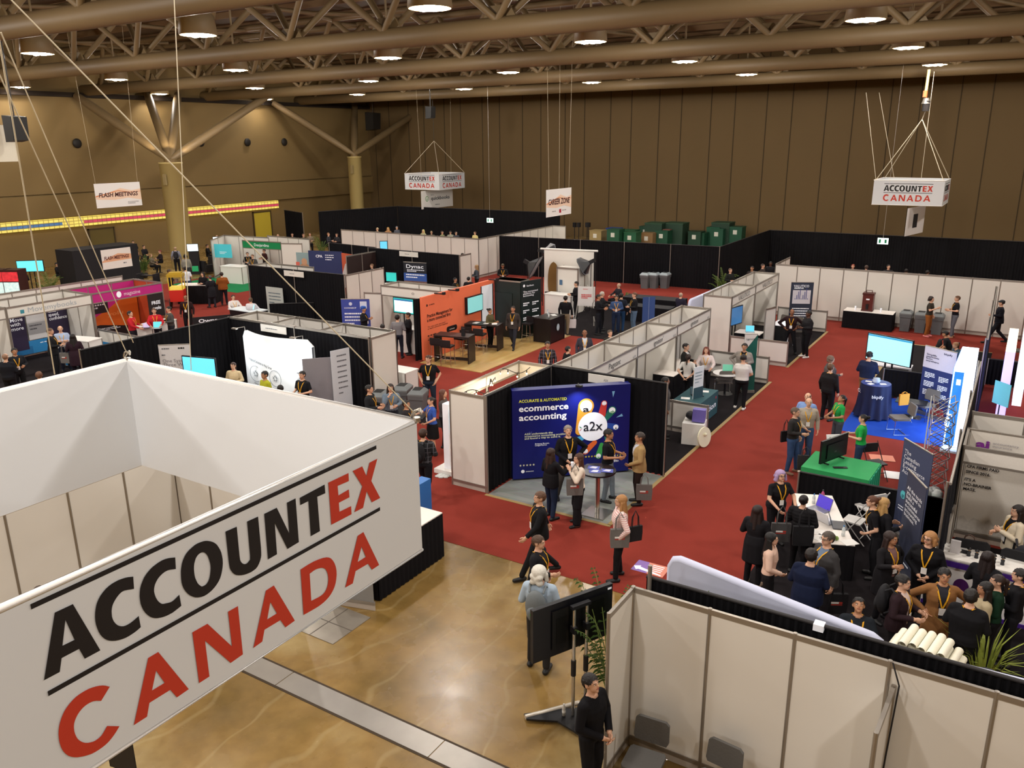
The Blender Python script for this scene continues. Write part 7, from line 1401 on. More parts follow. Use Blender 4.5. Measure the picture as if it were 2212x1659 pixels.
mb=MB(); mb.tube([(-.62,8.9,2.5),(-.52,8.80,2.3),(-.56,8.82,1.2),(-.6,8.8,.0)],.010,6); t=mb.build('power_cable',BLK); tag(t,'black cable hanging down the near divider post','cable')
mb=MB(); mb.box(-1.54,-1.42,9.16,9.28,2.46,2.545); t=mb.build('white_label_card',W_); tag(t,'small white gap panel in the ruched drape on the near wall','panel')
palm('palm plant squeezed between the near wall end and the display stand',(-4.22,9.35,0),2.35,.75,18,'#3f5a28',seed=9)
palm('low palm fronds behind the near wall beside the lilac backdrop',(-3.3,9.75,0),2.55,.55,12,'#46602c',seed=10)
# display stand seen from behind
a,b_=Vector((-5.02,8.62,0)),Vector((-4.40,9.72,0)); dd=(b_-a).normalized()
c=(a+b_)/2; 
aa,bb=G(1158,1327,1.95),G(1319,1265,1.95)
Bt=monitor('large black display seen from behind on a wheeled stand',(-5.03,8.48),(-4.42,9.72),1.12,1.95,back=True,th=.07,name='large_display')
prect(Bt,.22,.93,.12,.88,mat('#0d0d10',.35),.025,'rear_cover'); prect(Bt,.27,.52,.22,.72,mat('#050507',.3),.03,'recess'); prect(Bt,.68,.88,.38,.80,mat('#050507',.3),.03,'recess'); prect(Bt,.92,.97,.93,.97,W_,.028,'sticker')
n_=Bt['n']; cc=Vector((-4.70,9.14,0))+n_*.09
for i,s in enumerate((-.11,.11)):
    q=cc+Bt['u']*s; mb=MB(); mb.tube([q+Z*.08,q+Z*1.85],.026,12); mb.build('pole',CHR,Bt['r']); mb=MB(); mb.tube([q+Z*.75,q+Z*1.0],.038,12); mb.build('collar',BLK,Bt['r'])
    mb=MB(); mb.obox(q+Z*1.5,Bt['u']*.035,n_*.05,Z*.05); mb.build('bracket',BLK,Bt['r'])
mb=MB(); mb.obox(cc+Z*1.86,Bt['u']*.16,n_*.035,Z*.025); mb.build('handle_bar',BLK,Bt['r'])
mb=MB()
q0=cc+Z*.07
mb.prism(Vector((q0.x,q0.y,.04)),Vector((-.75,-.66,0)).normalized(),Vector((.66,-.75,0)).normalized(),Z,[(-.15,-.1),(.25,-.14),(.8,-.12),(.78,.0),(.35,.12),(.1,.45),(-.1,.75),(-.25,.7),(-.2,.3)],.03); mb.build('base_plate',mat('#17171b',.35),Bt['r'])
mb=MB(); mb.tube([Vector((-5.25,8.62,.06)),Vector((-4.72,9.30,.07))],.035,10); mb.build('chrome_foot',mat('#d8d0c4',.3,.6),Bt['r']); mb=MB(); mb.tube([Vector((-4.0,8.72,.06)),Vector((-4.72,9.30,.07))],.035,10); mb.build('chrome_foot',mat('#d8d0c4',.3,.6),Bt['r'])
bottle('small clear bottle standing on the display stand base',G(1218,1545,.08),.075,'#c9c6c0','#dcdcdc',.2,.028)
# under the foreground sign
hardwall('white booth wall seen under the sign, running away from the viewer',(-13.6,4.9),(-13.6,9.14),2.44,4); hardwall('white booth wall seen under the sign, at right angles',(-13.6,9.14),(-10.48,9.14),2.44,3)
hardwall('grey end panel of the wall beside the black skirted table',(-9.98,9.47),(-9.08,9.72),1.25,1,color=mat('#8a8886',.6),posts=False)
skirt_table('black skirted table with a white top beside the foreground sign',(-9.75,11.0),.52,1.0,.98,0,'#141215','#f2e4da',amp=.03,fold=.13)
mb=MB(); mb.box(-10.0,-9.0,8.55,9.5,.0,.012); t=mb.build('floor_hatch',mat('#a39a8e',.35,.6,scale=4,var=.2)); tag(t,'square metal hatch plate set in the floor under the sign','hatch'); mb=MB(); mb.box(-9.55,-9.53,8.55,9.5,.012,.014); mb.box(-10.0,-9.0,9.0,9.02,.012,.014); mb.build('seam',mat('#5a5148',.6),t)
g=G(905,1080,.9); mb=MB(); mb.box(g.x-.15,g.x+.1,g.y-.3,g.y+.3,0,1.3); t=mb.build('blue_box',mat('#2f6fb8',.5)); tag(t,'blue box edge showing past the foreground sign','box')
b=printed('pale teal screen frame low behind the foreground sign corner','screen',G(232,1625,1.2),G(290,1645,1.2),1.0,1.5,BLK,name='table_screen')
# white phone charging tower next to string light booth
r=thing('charging_tower','white slim charging tower with a curved screen, beside the narrow booth','kiosk',(-11.75,15.75,0)); mb=MB(); mb.box(-11.88,-11.70,15.60,15.85,.10,1.85); mb.build('column',W_,r); mb=MB(); mb.box(-12.1,-11.45,15.45,16.05,.0,.12); mb.build('base',mat('#ece8e4',.4),r)
mb=MB(); mb.sphere((-11.62,15.75,1.45),(.05,.10,.42),12,8); mb.build('side_screen',mat('#bfe6ee',.3,em=.5),r)
mb=MB()
for k in range(8): mb.sphere((-11.75+.1*(k%3)-.1,15.4-.07*(k//3),.02),(.08,.06,.03),8,6)
t=mb.build('plastic_wrap',mat('#c4c6c4',.2,spec=.8)); tag(t,'crumpled clear wrap on the floor by the charging tower','plastic wrap')
# ignition booth furniture
g=G(1540,895,.76); r=thing('teal_table','table under a teal cloth reading ignition','table',(-7.85,22.85,0)); mb=MB(); mb.box(-.42,.42,-.85,.85,.04,.76); mb.build('tablecloth',mat('#2a5158',.75,bump=.15,scale=6),r,world=False); text(r,'ignition',Vector((-7.425,22.15,.30)),Y,Z,1.35,.20,W_,.01); mb=MB(); mb.box(.42,.425,.62,.68,.55,.62); mb.build('red_mark',mat('#d83a4a',.5),r,world=False)
laptop('black laptop on the teal table',(-7.85,22.9),-.9,.765,'#3a4a52','#26282c',.3); 
Bq=printed('small upright sign standing on the teal table','sign board',(-7.75,22.35),(-7.6,22.75),.78,1.75,mat('#dfe4e4',.5),name='table_sign'); prect(Bq,0,1,0,.35,mat('#2a4a50',.5)); lines(Bq,.1,.8,.8,4,.1,.03,mat('#8aa0a4'))
for i,(dx,dy) in enumerate(((-.15,-.45),(.1,.5))): paper('white papers on the teal table, %s end'%('near' if i==0 else 'far'),(-7.85+dx,22.85+dy),.763,.3,.13,.10)
skirt_table('black skirted table with white top along the ignition booth wall',(-9.35,25.1),.35,1.1,.9,0)
c=G(1568,805,.75); r=thing('round_table','round white meeting table in the ignition booth','table',(c.x,c.y,0)); mb=MB(); mb.cyl((0,0,.72),.42,.03,32); mb.build('table_top',mat('#f2efec',.4),r,world=False); mb=MB(); mb.cyl((0,0,.03),.035,.7,12); mb.build('column',BLK,r,world=False); mb=MB(); mb.cyl((0,0,0),.26,.03,20); mb.build('foot',BLK,r,world=False)
g=G(1572,795,.75); laptop('laptop with a green screen on the round meeting table',(c.x+.02,c.y+.12),-1.2,.75,'#5aa88a')
g=G(1562,850); dup(ch,(g.x,g.y,0),.5,'grey chrome-framed chair nearer the teal table'); g=G(1548,815); dup(ch,(g.x,g.y+.3,0),-1.2,'grey chrome-framed chair behind the meeting table')
Bf=rollup('green and white roll-up banner in the ignition booth',G(1600,848),G(1628,848),2.0,mat('#12564a',.5)); pshape(Bf,[(0,1),(1,1),(0,.68)],mat('#d4cdc6',.5)); ptext(Bf,"ignition'",.15,.9,.5,.07,mat('#3a4a4a'),0,off=.008)
c=G(1498,955); r=thing('prize_box','white cardboard box with a bag and purple flyer on it','box',(c.x,c.y,0),.2); mb=MB(); mb.box(-.30,.30,-.28,.28,0,.62); mb.build('carton',mat('#e8e4de',.6),r,world=False); mb=MB(); mb.box(-.3,.3,-.01,.01,.62,.623); mb.build('tape',mat('#cfc4a8',.5),r,world=False)
mb=MB(); mb.sphere((c.x-.13,c.y+.05,.76),(.15,.15,.12),12,8); t=mb.build('black_bag',mat('#17161c',.6)); tag(t,'small black bag on the white carton','bag')
mb=MB(); mb.obox((c.x+.13,c.y-.03,.83),(.17,.03,0),(-.02,.1,.0),(0,.02,.17)); t=mb.build('purple_flyer',mat('#6d62b0',.5)); tag(t,'purple printed flyer box leaning on the carton','box')
r=thing('prize_disc','round cream prize disc leaning beside the carton','disc',(c.x+.38,c.y-.25,0)); mb=MB(); mb.lathe((0,0,.30),[(0,-.02),(.28,-.02),(.28,.02),(0,.02)],28,smooth=False,M=Vector((.95,-.3,.12)).to_track_quat('Z','Y').to_matrix()); mb.sphere((.03,0,.38),.05,8,6); mb.build('disc',mat('#ece6c8',.5),r,world=False)
# VALUTICO booth furniture
Bf=rollup('dark blue roll-up banner reading VALUTICO',(-8.45,36.2),(-7.6,36.6),2.2,mat('#2e3547',.5)); ptext(Bf,'VALUTICO',.12,.90,.64,.11,W_,.01); lines(Bf,.15,.85,.87,1,.1,.02,W_); prect(Bf,.1,.9,.56,.84,mat('#d8d4dc',.5)); mb=MB()
for k in range(9): h_=.02+.07*((k*5)%4); mb.poly([pt(Bf,.2+.07*k,.65,.008),pt(Bf,.23+.07*k,.65,.008),pt(Bf,.23+.07*k,.65+h_,.008),pt(Bf,.2+.07*k,.65+h_,.008)])
mb.build('chart_graphic',mat('#3a4a8a',.5),Bf['r']); lines(Bf,.12,.88,.45,6,.05,.02,W_)
monitor('dark blue lit monitor in the VALUTICO booth',(-9.6,31.6),(-9.4,32.5),1.0,1.75,'#3a6a9a',.6,stand='floor')
skirt_table('white-topped table with a laptop in the VALUTICO booth',(-8.9,31.9),.5,.35,.8,0,'#17161a'); laptop('cyan-screen laptop on the VALUTICO table',(-8.9,31.95),-1.2,.8,'#5ac8e0')
hardwall('tall narrow white panel beside the VALUTICO laptop',(-8.25,31.6),(-8.05,32.3),1.85,1,name='panel_stand')
box_counter('black and white counter beyond the narrow panel in the VALUTICO booth',(-7.95,33.3),.35,.5,1.0,0,mat('#17161a',.5),W_)
for i,(x,y) in enumerate(((-8.6,35.3),(-8.0,35.2))): dup(ch,(x,y,0),2.6,'grey chair by the VALUTICO roll-up banner, %s'%('left' if i==0 else 'right'))
tote('black bag on the chair by the VALUTICO banner',(-8.2,35.1),.5,0,'#17161a',.8,.1,False)
# right edge odds
g=G(2205,720,.8); r=skirt_table('black skirted table with papers at the right edge near the light column',(1.7,31.9),.9,.4,.78); mb=MB(); mb.box(1.0,1.25,31.8,32.0,.8,1.15); t=mb.build('card_stand',mat('#d8d4d4',.4)); tag(t,'white card stand on the table at the right edge','card holder')
Bk2=printed('teal booklet panel on a stand behind the dark drape','panel',(-.25,26.0),(.15,25.6),.9,1.55,mat('#4a9aa4',.5,em=.1),name='panel_stand'); mb=MB(); q=pt(Bk2,.5,0); mb.tube([Vector((q.x,q.y,0)),q],.02,6); mb.build('pole',BLK,Bk2['r'])
mb=MB(); mb.tube([(-3.85,8.4,.012),(-3.8,8.2,.012),(-3.9,8.1,.012)],.012,6); t=mb.build('floor_cable',BLK); tag(t,'short black cable on the floor by the near wall','cable')
# ---------------------------------------------------------------- people
BK='#141316'
def T(*a,**k): return P(*a,**k)
T(1165,1245,'F',-75,1.78,pose='swing,swingb,walk',top='jacket',tc=BK,bc='#17171a',hair='short',hc='#5a3c28',label='man in a long black jacket striding to the left on the red carpet edge',hp=-5)
T(1163,1158,'H',70,1.76,top='jacket',tc='#17161a',bc='#1a1a1e',hc='#4a3222',pose='down,fwd,stand',label='man in black with a yellow lanyard, just behind the white-haired visitor')
T(1166,1447,'F',165,1.86,pose='fwd,fwd,relax',top='long',tc='#a9b9c9',bc='#2b2928',hair='bob',hc='#d8d2c6',ln=False,label='white-haired visitor in a pale blue shirt carrying a grey backpack',hy=-15)
g=G(1166,1447); q=face_yaw(g,165); backpack('grey backpack with a green mark on the white-haired visitor',(g.x-.15*math.cos(q),g.y-.15*math.sin(q)),1.06,q,'#6f7476','#4fae3a',1.05)
T(1280,1460,'H',55,1.76,pose='clasp,clasp,stand',top='long',tc='#131216',bc='#141316',hair='short',hc='#1c1412',skin='l',ln=False,label='man in a black sweater at the bottom edge beside the display stand',hp=-12,vox=.010)
T(1336,1248,'F',-80,1.73,build='fn',pose='pocket,down,relax',top='long',tc='#d8a0a0',stripes=('#d6a3a0','#f0ddd8','h',28),bc='#151417',hair='long',hc='#a87848',ln=False,label='woman in a pink striped sweater with a grey tote bag on the red carpet')
g=G(1336,1248); tote('grey tote bag on the shoulder of the woman in pink stripes',(g.x+.10,g.y-.22),.78,.6,'#6c6865',1.0,.34); tote('black shoulder bag behind the woman in pink stripes',(g.x+.30,g.y+.02),.86,.9,'#17161a',.8,.4,False,'bag','shoulder_bag')
T(1190,1120,'F',130,1.68,build='fn',pose='fwd,gest,relax',top='jacket',tc='#151418',bc='#1f2c44',hair='long',hc='#33201a',ln=False,label='long-haired woman in a black blazer talking to the grey-haired A2X man',hy=10)
T(1226,1075,'F',15,1.80,pose='hip,clasp,wide',top='jacket',tc='#17161a',shc='#101014',bc='#4a4542',hair='short',hc='#8a8078',label='tall grey-haired man in a black jacket facing the camera by the dark blue display',hp=-10)
T(1248,1132,'F',-70,1.66,build='fn',pose='drink,down,relax',top='long',tc='#e3d3c2',bc='#141316',bottom='wide',hair='long',hc='#4a2c1e',ln=False,label='woman in a cream sweater drinking coffee beside the round black table')
g=G(1248,1132); tote('grey tote bag on the shoulder of the woman in cream',(g.x+.02,g.y-.20),.78,.6,'#6c6865',1.0,.34); q=G(1243,1000,1.42); mb=MB(); mb.lathe((q.x-.02,q.y-.1,1.36),[(.028,0),(.038,.10),(.040,.11),(0,.115)],12); t=mb.build('coffee_cup',W_); tag(t,'white paper cup held by the woman in cream','cup')
T(1311,1082,'F',75,1.78,pose='fwd,fwd,relax',top='tee',tc='#131419',bc='#7f8c96',hair='short',hc='#18120f',skin='m',label='man in a black T-shirt and light jeans by the round black table')
T(1377,1088,'F',-80,1.76,pose='clasp,bag,stand',top='jacket',tc='#a88a5c',shc='#c9ccd4',bc='#2a1d1a',hair='short',hc='#3e342e',skin='m',ln=False,label='man in a tan sports jacket at the right end of the dark blue display')
g=G(1384,1092); tote('grey tote bag held low by the man in the tan jacket',(g.x+.12,g.y-.12),.22,.5,'#6c6865',1.0,.25)
T(925,768,'H',-10,1.80,build='mh',pose='pocket,pocket,relax',top='tee',tc=BK,bc='#222b3a',hair='short',hc='#4a2e20',label='broad man in a black T-shirt and yellow lanyard standing by the grey bins',hy=-20)
T(931,858,'H',-70,1.62,build='fn',pose='clasp,reach,stand',top='tee',tc='#3656a8',bc=BK,bottom='skirt',hair='tail',hc='#221816',label='woman in a royal blue T-shirt beside the narrow booth')
T(957,842,'H',80,1.66,build='fn',pose='phone,phone,stand',top='long',tc='#56504e',bc=BK,hair='long',hc='#5a3426',ln=False,label='woman in a dark grey sweater looking at her phone by the narrow booth')
T(920,1080,'F',160,1.78,pose='down,fwd,walk',top='long',stripes=('#17171b','#5a5a60','plaid',9),tc=BK,bc='#17171b',hair='short',hc='#3a2418',label='man in a dark plaid shirt with a black backpack emerging from behind the foreground sign')
g=G(920,1080); q=face_yaw(g,150); backpack('black backpack on the man in the plaid shirt',(g.x-.15*math.cos(q),g.y-.15*math.sin(q)),1.05,q,'#151418',None,1.0)
T(843,830,'H',0,1.66,build='fn',pose='fwd,chin,stand',top='long',tc='#6f7d8c',bc='#22262e',hair='long',hc='#2a1a14',label='woman in a pale denim jacket looking toward the camera by the grey bins')
T(797,832,'H',70,1.76,top='long',tc='#1f2124',bc=BK,hair='short',hc='#1c1512',pose='fwd,fwd,stand',label='man in a dark hooded jacket left of the grey bins')
T(877,865,'H',60,1.62,top='long',tc='#2a2628',bc=BK,hair='short',hc='#1c1512',skin='m',pose='fwd,fwd,stand',label='dark-haired man half hidden behind the top corner of the foreground sign')
T(503,783,'H',-30,1.66,build='fn',pose='fwd,fwd,stand',top='long',tc='#cdb892',bc=BK,hair='tail',hc='#3a2218',ln=False,label='woman in beige in front of the drape left of the glowing display')
T(571,802,'H',-60,1.74,pose='fwd,fwd,stand',top='tee',tc='#a8a82a',bc=BK,hc='#17110f',skin='m',ln=False,label='man in a yellow-green T-shirt in front of the glowing display')
T(652,802,'H',-40,1.76,pose='fwd,fwd,stand',top='tee',tc='#17181c',bc=BK,hc='#1a1411',label='man in a black polo shirt at the right of the glowing display')
T(605,832,'H',180,1.6,top='long',tc='#1c1b1f',bc=BK,hc='#17110f',ln=False,label='dark-haired person whose head just shows above the sign edge by the glowing display')
T(1109,753,'F',-15,1.76,pose='down,down,walk',top='jacket',tc='#3e3735',shc='#1c1c22',bc='#2a2a33',hc='#2a1e18',skin='m',label='man in a brown-grey suit walking across the light wood floor')
T(1058,666,'H',60,1.64,build='fn',pose='fwd,fwd,stand',top='long',tc='#5a5236',bc=BK,hair='bun',hc='#17110f',skin='m',ln=False,label='woman in olive behind the further bench table')
T(1183,738,'H',5,1.72,pose='down,down,stand',top='long',stripes=('#201c22','#6a6470','plaid',8),tc=BK,bc=BK,hc='#221a16',skin='m',label='man in a dark patterned shirt in the red aisle behind the narrow booth')
T(1263,713,'H',5,1.76,pose='down,down,stand',top='jacket',tc='#3b3a44',shc='#c4cad6',bc=BK,hair='thin',hc='#2a2320',skin='b',label='bald man in a grey blazer and light shirt behind the white booth row')
T(1227,748,'H',120,1.6,top='long',tc=BK,bc=BK,hc='#17110f',ln=False,label='person whose dark hair shows beside the man in the grey blazer')
T(1221,724,'F',170,1.74,pose='down,bag,relax',top='long',tc='#151418',bc='#8a7c64',hc='#201713',ln=True,label='man in a black sweater and beige trousers walking away with a white bag')
g=G(1231,722); tote('white carrier bag held by the man in beige trousers',(g.x+.15,g.y-.1),.32,.4,'#d8d4d4',1.0,.2,False)
T(1245,608,'H',-80,1.80,pose='fwd,fwd,stand',top='jacket',tc='#19181c',bc=BK,hc='#1c1512',ln=False,label='man in dark clothes beside the easel at the photo corner')
T(1293,636,'H',80,1.78,pose='fwd,fwd,relax',top='long',tc='#15151a',bc='#1b1c22',hc='#17110f',skin='m',ln=False,label='man in black with a shoulder bag, right of the easel')
g=G(1293,636,1.78); tote('black messenger bag on the man right of the easel',(g.x-.1,g.y-.2),.85,.6,'#17181a',.9,.4,False,'bag','messenger_bag')
T(1301,630,'H',95,1.74,pose='reach,fwd,stand',top='long',tc='#1c1c20',bc=BK,hc='#b8b0a4',ln=False,label='grey-haired man behind the man with the messenger bag')
T(1332,638,'H',0,1.70,pose='fwd,fwd,stand',top='long',tc='#3a5078',bc='#1e2a44',hc='#1c1512',skin='m',label='man in a blue shirt and lanyard in the group right of the easel')
T(1340,717,'F',165,1.74,pose='down,down,relax',top='long',tc='#1b1f2c',bc='#2a4a70',hc='#1c1512',ln=True,badge=False,label='person in a dark top and jeans, seen from behind, right of the easel')
T(1368,718,'F',-70,1.78,pose='fwd,pocket,stand',top='long',tc='#16161a',bc='#5a7088',hc='#5a3a26',label='man in black and faded jeans at the right of the aisle group')
T(1337,612,'H',-60,1.70,pose='fwd,table,sit',top='long',tc='#2a2830',bc=BK,hair='thin',hc='#a89a8a',ln=False,label='man sitting at the black lounge tables')
T(1471,632,'H',150,1.74,pose='table,fwd,sit',top='long',tc='#231f30',bc=BK,hair='thin',hc='#a89480',ln=False,seat=.6,label='man in dark purple sitting by the lilac fabric wall')
T(1318,713,'H',30,1.66,top='long',tc='#2a2620',bc=BK,hc='#4a3a2a',ln=False,label='person whose brown head shows over the white booth row')
T(1482,742,'H',70,1.76,pose='fwd,fwd,stand',top='jacket',tc='#1f1e1c',shc='#c8c8c8',bc=BK,hc='#1a1310',ln=False,label='man in a dark suit standing at the ignition booth wall')
T(1487,765,'H',165,1.64,build='fs',pose='behind,behind,stand',top='tee',tc='#d9d4ce',bc='#17161a',hair='tail',hc='#2a1a14',ln=False,label='woman in a white top with hands clasped, seen from behind in the ignition booth')
T(1526,750,'H',0,1.66,build='fn',pose='table,table,stand',top='long',tc='#d8c8c4',bc=BK,hair='long',hc='#6a2c1c',ln=True,label='red-haired woman in a pale blouse behind the teal table',hp=-10)
T(1609,742,'H',-10,1.76,build='mh',pose='fwd,hip,stand',top='jacket',tc='#8f8780',shc='#17161a',bc=BK,hc='#1a1310',skin='m',label='man in a light grey blazer and yellow lanyard in the ignition booth')
T(1598,884,'F',170,1.76,build='mh',pose='clasp,clasp,relax',top='tee',tc='#d6d0cc',bc='#131216',hair='beanie',hc='#2a221c',sc='#dcd6d0',ln=False,label='man in a white T-shirt, black trousers and white shoes at the ignition booth')
T(1438,815,'H',90,1.80,pose='down,down,stand',top='jacket',tc='#5a5654',bc='#4a4a52',hc='#1a1310',skin='b',ln=False,label='man in a grey suit half hidden behind the A2X drape edge')
T(1703,764,'F',0,1.78,pose='hip,hip,wide',top='long',tc='#2a171a',bc='#131216',hair='thin',hc='#1c1513',skin='b',label='man in dark maroon with hands on hips at the VALUTICO booth')
T(1738,772,'F',-60,1.84,build='mh',pose='fwd,fwd,stand',top='long',tc='#1c1a1d',bc='#111014',hair='short',hc='#120e0d',skin='d',sc='#e6e0da',ln=False,label='tall man in black with white shoes at the VALUTICO booth')
T(2001,727,'F',70,1.72,build='fn',pose='down,gest,stand',top='tee',tc='#353028',bc='#8e5426',hair='curly',hc='#2a1c16',sc='#d88080',ln=False,label='woman in a dark vest and orange trousers by the rear bins')
T(2056,729,'F',-75,1.78,pose='fwd,fwd,relax',top='tee',tc='#17161c',bc='#5f6068',hc='#5a3a22',sc='#b88a6a',label='man in a black T-shirt and grey trousers talking to the woman in the vest')
T(2150,742,'F',-80,1.80,pose='fwd,down,walk',top='puffer',tc='#17171e',bc='#17171e',hair='cap',hc='#141318',ln=False,label='person in a dark coat and cap walking past the far dark drape')
T(2040,716,'H',-90,1.70,pose='table,table,sit',top='tee',tc='#17161a',bc='#8a7a64',hair='cap',hc='#1f1a18',skin='m',ln=False,lean=25,hp=-25,seat=.45,label='seated visitor in black bending forward behind the Simplify banner')
T(2063,741,'H',-60,1.70,pose='table,table,sit',top='long',tc='#3a5060',bc='#2a2a30',hair='short',hc='#8a6242',ln=False,lean=30,hp=-20,seat=.45,label='brown-haired person bending low behind the Simplify banner')
make_chair('stacking_chair','grey chair under the seated visitor in black beyond the Simplify banner',(G(2050,716,1.25).x,G(2050,716,1.25).y,0),1.2)
g=G(2030,720,.8); backpack('black rucksack beside the seated visitor near the Simplify banner',(g.x+.1,g.y+.5),.0,0,'#1a191c')
T(1879,760,'H',165,1.82,build='mh',pose='fwd,fwd,stand',top='long',tc='#1b2340',bc='#8a6844',hair='cap',hc='#17161c',ln=False,label='man in a navy hoodie facing the large lit monitor')
T(1796,769,'H',110,1.68,build='fh',pose='down,fwd,stand',top='long',tc='#56504f',bc='#3a3638',hair='curly',hc='#6e5648',ln=False,label='curly-haired woman in grey behind the man in the black jacket in the aisle')
T(1783,908,'F',150,1.76,build='mh',pose='down,down,stand',top='long',tc='#1a1719',bc='#131215',hair='short',hc='#5a3c26',label='man in a black jacket seen from behind in the red aisle')
T(1748,860,'H',10,1.74,pose='down,clasp,stand',top='long',tc='#a89c8c',bc='#3a5478',hair='thin',hc='#a8896a',label='bald man in a beige sweater with a lanyard and badge in the aisle')
T(1706,1022,'F',70,1.74,pose='pocket,fwd,relax',top='long',tc='#2a2828',bc='#32496e',hair='short',hc='#5a4a3c',sc='#8a6a54',badge=False,label='man in a dark jacket and jeans facing the bald man in beige')
g=G(1706,1022); tote('black cross-body bag on the man in the dark jacket',(g.x-.20,g.y+.05),.8,.9,'#17161a',.75,.4,False,'bag','shoulder_bag'); g=G(1739,1000,.5); tote('dark grey bag hanging from the hand of the bald man in beige',(g.x,g.y),.32,.4,'#2e2c2e',1.0,.22,False)
T(1746,849,'H',-20,1.70,pose='fwd,fwd,stand',top='long',tc='#7f9cd0',bc='#2a2a30',hair='thin',hc='#5a2e20',ln=False,label='man in a light blue shirt behind the bald man in beige')
T(1817,853,'H',-60,1.60,build='fn',pose='tablet,tablet,stand',top='tee',tc='#249a4a',bc='#4a5058',hair='tail',hc='#17110f',skin='m',hp=-20,label='woman in a green T-shirt leaning over her tablet')
T(1850,1032,'F',-95,1.66,build='fn',pose='fwd,fwd,stand',top='tee',tc='#22a048',bc='#2a3a55',hair='bun',hc='#17110f',ln=True,badge=False,label='person in a green T-shirt and jeans behind the black monitor')
T(1689,1018,'H',30,1.68,build='fh',pose='table,table,stand',top='tee',tc='#17161a',bc='#17161a',hair='bob',hc='#a98fb8',lean=8,hp=-15,label='purple-haired woman with glasses in a black T-shirt at the busy table')
T(1737,1070,'H',165,1.64,build='fn',pose='fwd,fwd,stand',top='puffer',tc='#1f1e20',bc=BK,hair='bun',hc='#17110f',ln=False,label='person in a black quilted jacket with two bags, back to the camera')
g=G(1735,1070,1.64); tote('grey tote bag on the left shoulder of the quilted-jacket visitor',(g.x-.30,g.y-.22),.70,.45,'#4a4848',1.0,.36); tote('black bag on the right shoulder of the quilted-jacket visitor',(g.x+.12,g.y-.28),.75,.5,'#17161a',1.05,.36,False)
T(1638,1092,'H',160,1.66,build='fn',pose='fwd,fwd,stand',top='coat',tc='#18171b',bc='#151418',hair='long',hc='#241614',sc='#8a7460',ln=False,label='woman in a long black quilted coat and tan boots')
g=G(1638,1092,1.66)
T(1668,1152,'H',85,1.64,build='fs',pose='down,clasp,stand',top='long',tc='#dcb8a4',bc='#141316',hair='long',hc='#120e0e',ln=False,label='woman with long black hair in a pale pink sweater')
T(1754,1186,'H',170,1.78,build='mh',pose='fwd,fwd,stand',top='jacket',tc='#141c36',bc='#141a2c',hc='#1a1310',ln=False,label='man in a navy suit jacket, back to the camera, beside the grey blazer man')
T(1790,1150,'H',-50,1.80,build='mh',pose='down,bag,stand',top='jacket',tc='#3d3b3c',shc='#6a7a90',bc='#222126',hc='#4a4038',label='man in a grey blazer with glasses holding a black bag')
g=G(1807,1300,.5); tote('black tote bag with a white mark held by the man in the grey blazer',(g.x,g.y),.28,.5,'#17161a',1.0,.3,True)
T(1884,1072,'H',-80,1.70,build='fn',pose='clasp,down,stand',top='tee',tc='#141317',bc='#17161a',hair='bun',hc='#5a3420',ln=True,lean=14,hp=-10,label='woman in a black T-shirt leaning on a stool at the busy table')
T(1912,1076,'H',120,1.66,build='fn',pose='fwd,fwd,stand',top='long',tc='#1a191d',bc=BK,hair='long',hc='#b8905a',ln=False,label='blonde woman behind the leaning woman in black')
T(1926,1150,'H',50,1.70,build='fn',pose='hip,gest,stand',top='coat',tc='#1a181b',shc='#7a5a58',bc='#17161a',hair='long',hc='#2a1a16',skin='m',hy=15,label='long-haired woman in a black cardigan gesturing with an open hand')
T(2010,1150,'H',-5,1.70,build='fh',pose='clasp,clasp,stand',top='long',tc='#141317',bc='#17161a',hair='bob',hc='#a8784a',hy=-25,label='curly blonde woman with glasses in a black top and yellow lanyard')
T(1952,1243,'H',75,1.72,pose='fwd,fwd,stand',top='jacket',tc='#2a1a1f',bc='#17161a',hc='#17110f',shc='#d8c0b8',label='man in a maroon jacket with a black backpack')
g=G(1952,1243,1.72); q=face_yaw(g,75); backpack('black backpack on the man in the maroon jacket',(g.x-.15*math.cos(q),g.y-.15*math.sin(q)),1.0,q,'#17161a',None,1.0)
T(2042,1229,'H',15,1.74,pose='hip,hip,wide',top='coat',tc='#8a5f38',shc='#2e2c33',bc='#1c1b1f',hair='short',hc='#17110f',skin='m',label='man in a camel coat with hands on hips and a yellow lanyard')
T(2100,1274,'H',170,1.76,build='mh',pose='fwd,fwd,stand',top='long',tc='#151417',bc='#17161a',hc='#1c1512',ln=True,badge=False,label='man in a black hoodie, back to the camera, near the grass plant')
T(2130,1258,'H',-70,1.62,build='fn',pose='fwd,fwd,stand',top='long',tc='#b8a888',bc=BK,hair='long',hc='#17110f',skin='m',ln=False,label='woman in beige behind the man in the black hoodie')
T(2158,1242,'H',-80,1.66,build='fn',pose='fwd,fwd,stand',top='long',tc='#12301f',bc=BK,hair='tail',hc='#2a1c18',ln=False,label='woman in a dark green top near the right edge')
T(2137,1192,'H',160,1.68,build='fn',pose='fwd,fwd,stand',top='long',tc='#17161a',bc='#17161a',hair='long',hc='#1f1414',ln=False,label='long dark-haired woman in black with her back to us at the insurance counter')
T(1857,1296,'H',5,1.74,build='mh',pose='table,table,sit',top='long',tc='#1d2228',bc='#1a1a1e',hc='#141010',skin='m',hp=-30,seat=.5,label='bearded man in dark blue sitting with a yellow lanyard, looking down')
T(2200,1092,'H',-60,1.72,build='fn',pose='cross,fwd,stand',top='jacket',tc='#dccdb4',shc='#17161a',bc='#17161a',hair='long',hc='#1f1614',label='woman in a cream jacket at the right edge of the photo')
T(2206,1230,'H',-90,1.70,pose='fwd,fwd,stand',top='long',tc='#151418',bc='#17161a',hc='#1c1512',label='person in black cut by the right edge, below the cream jacket')
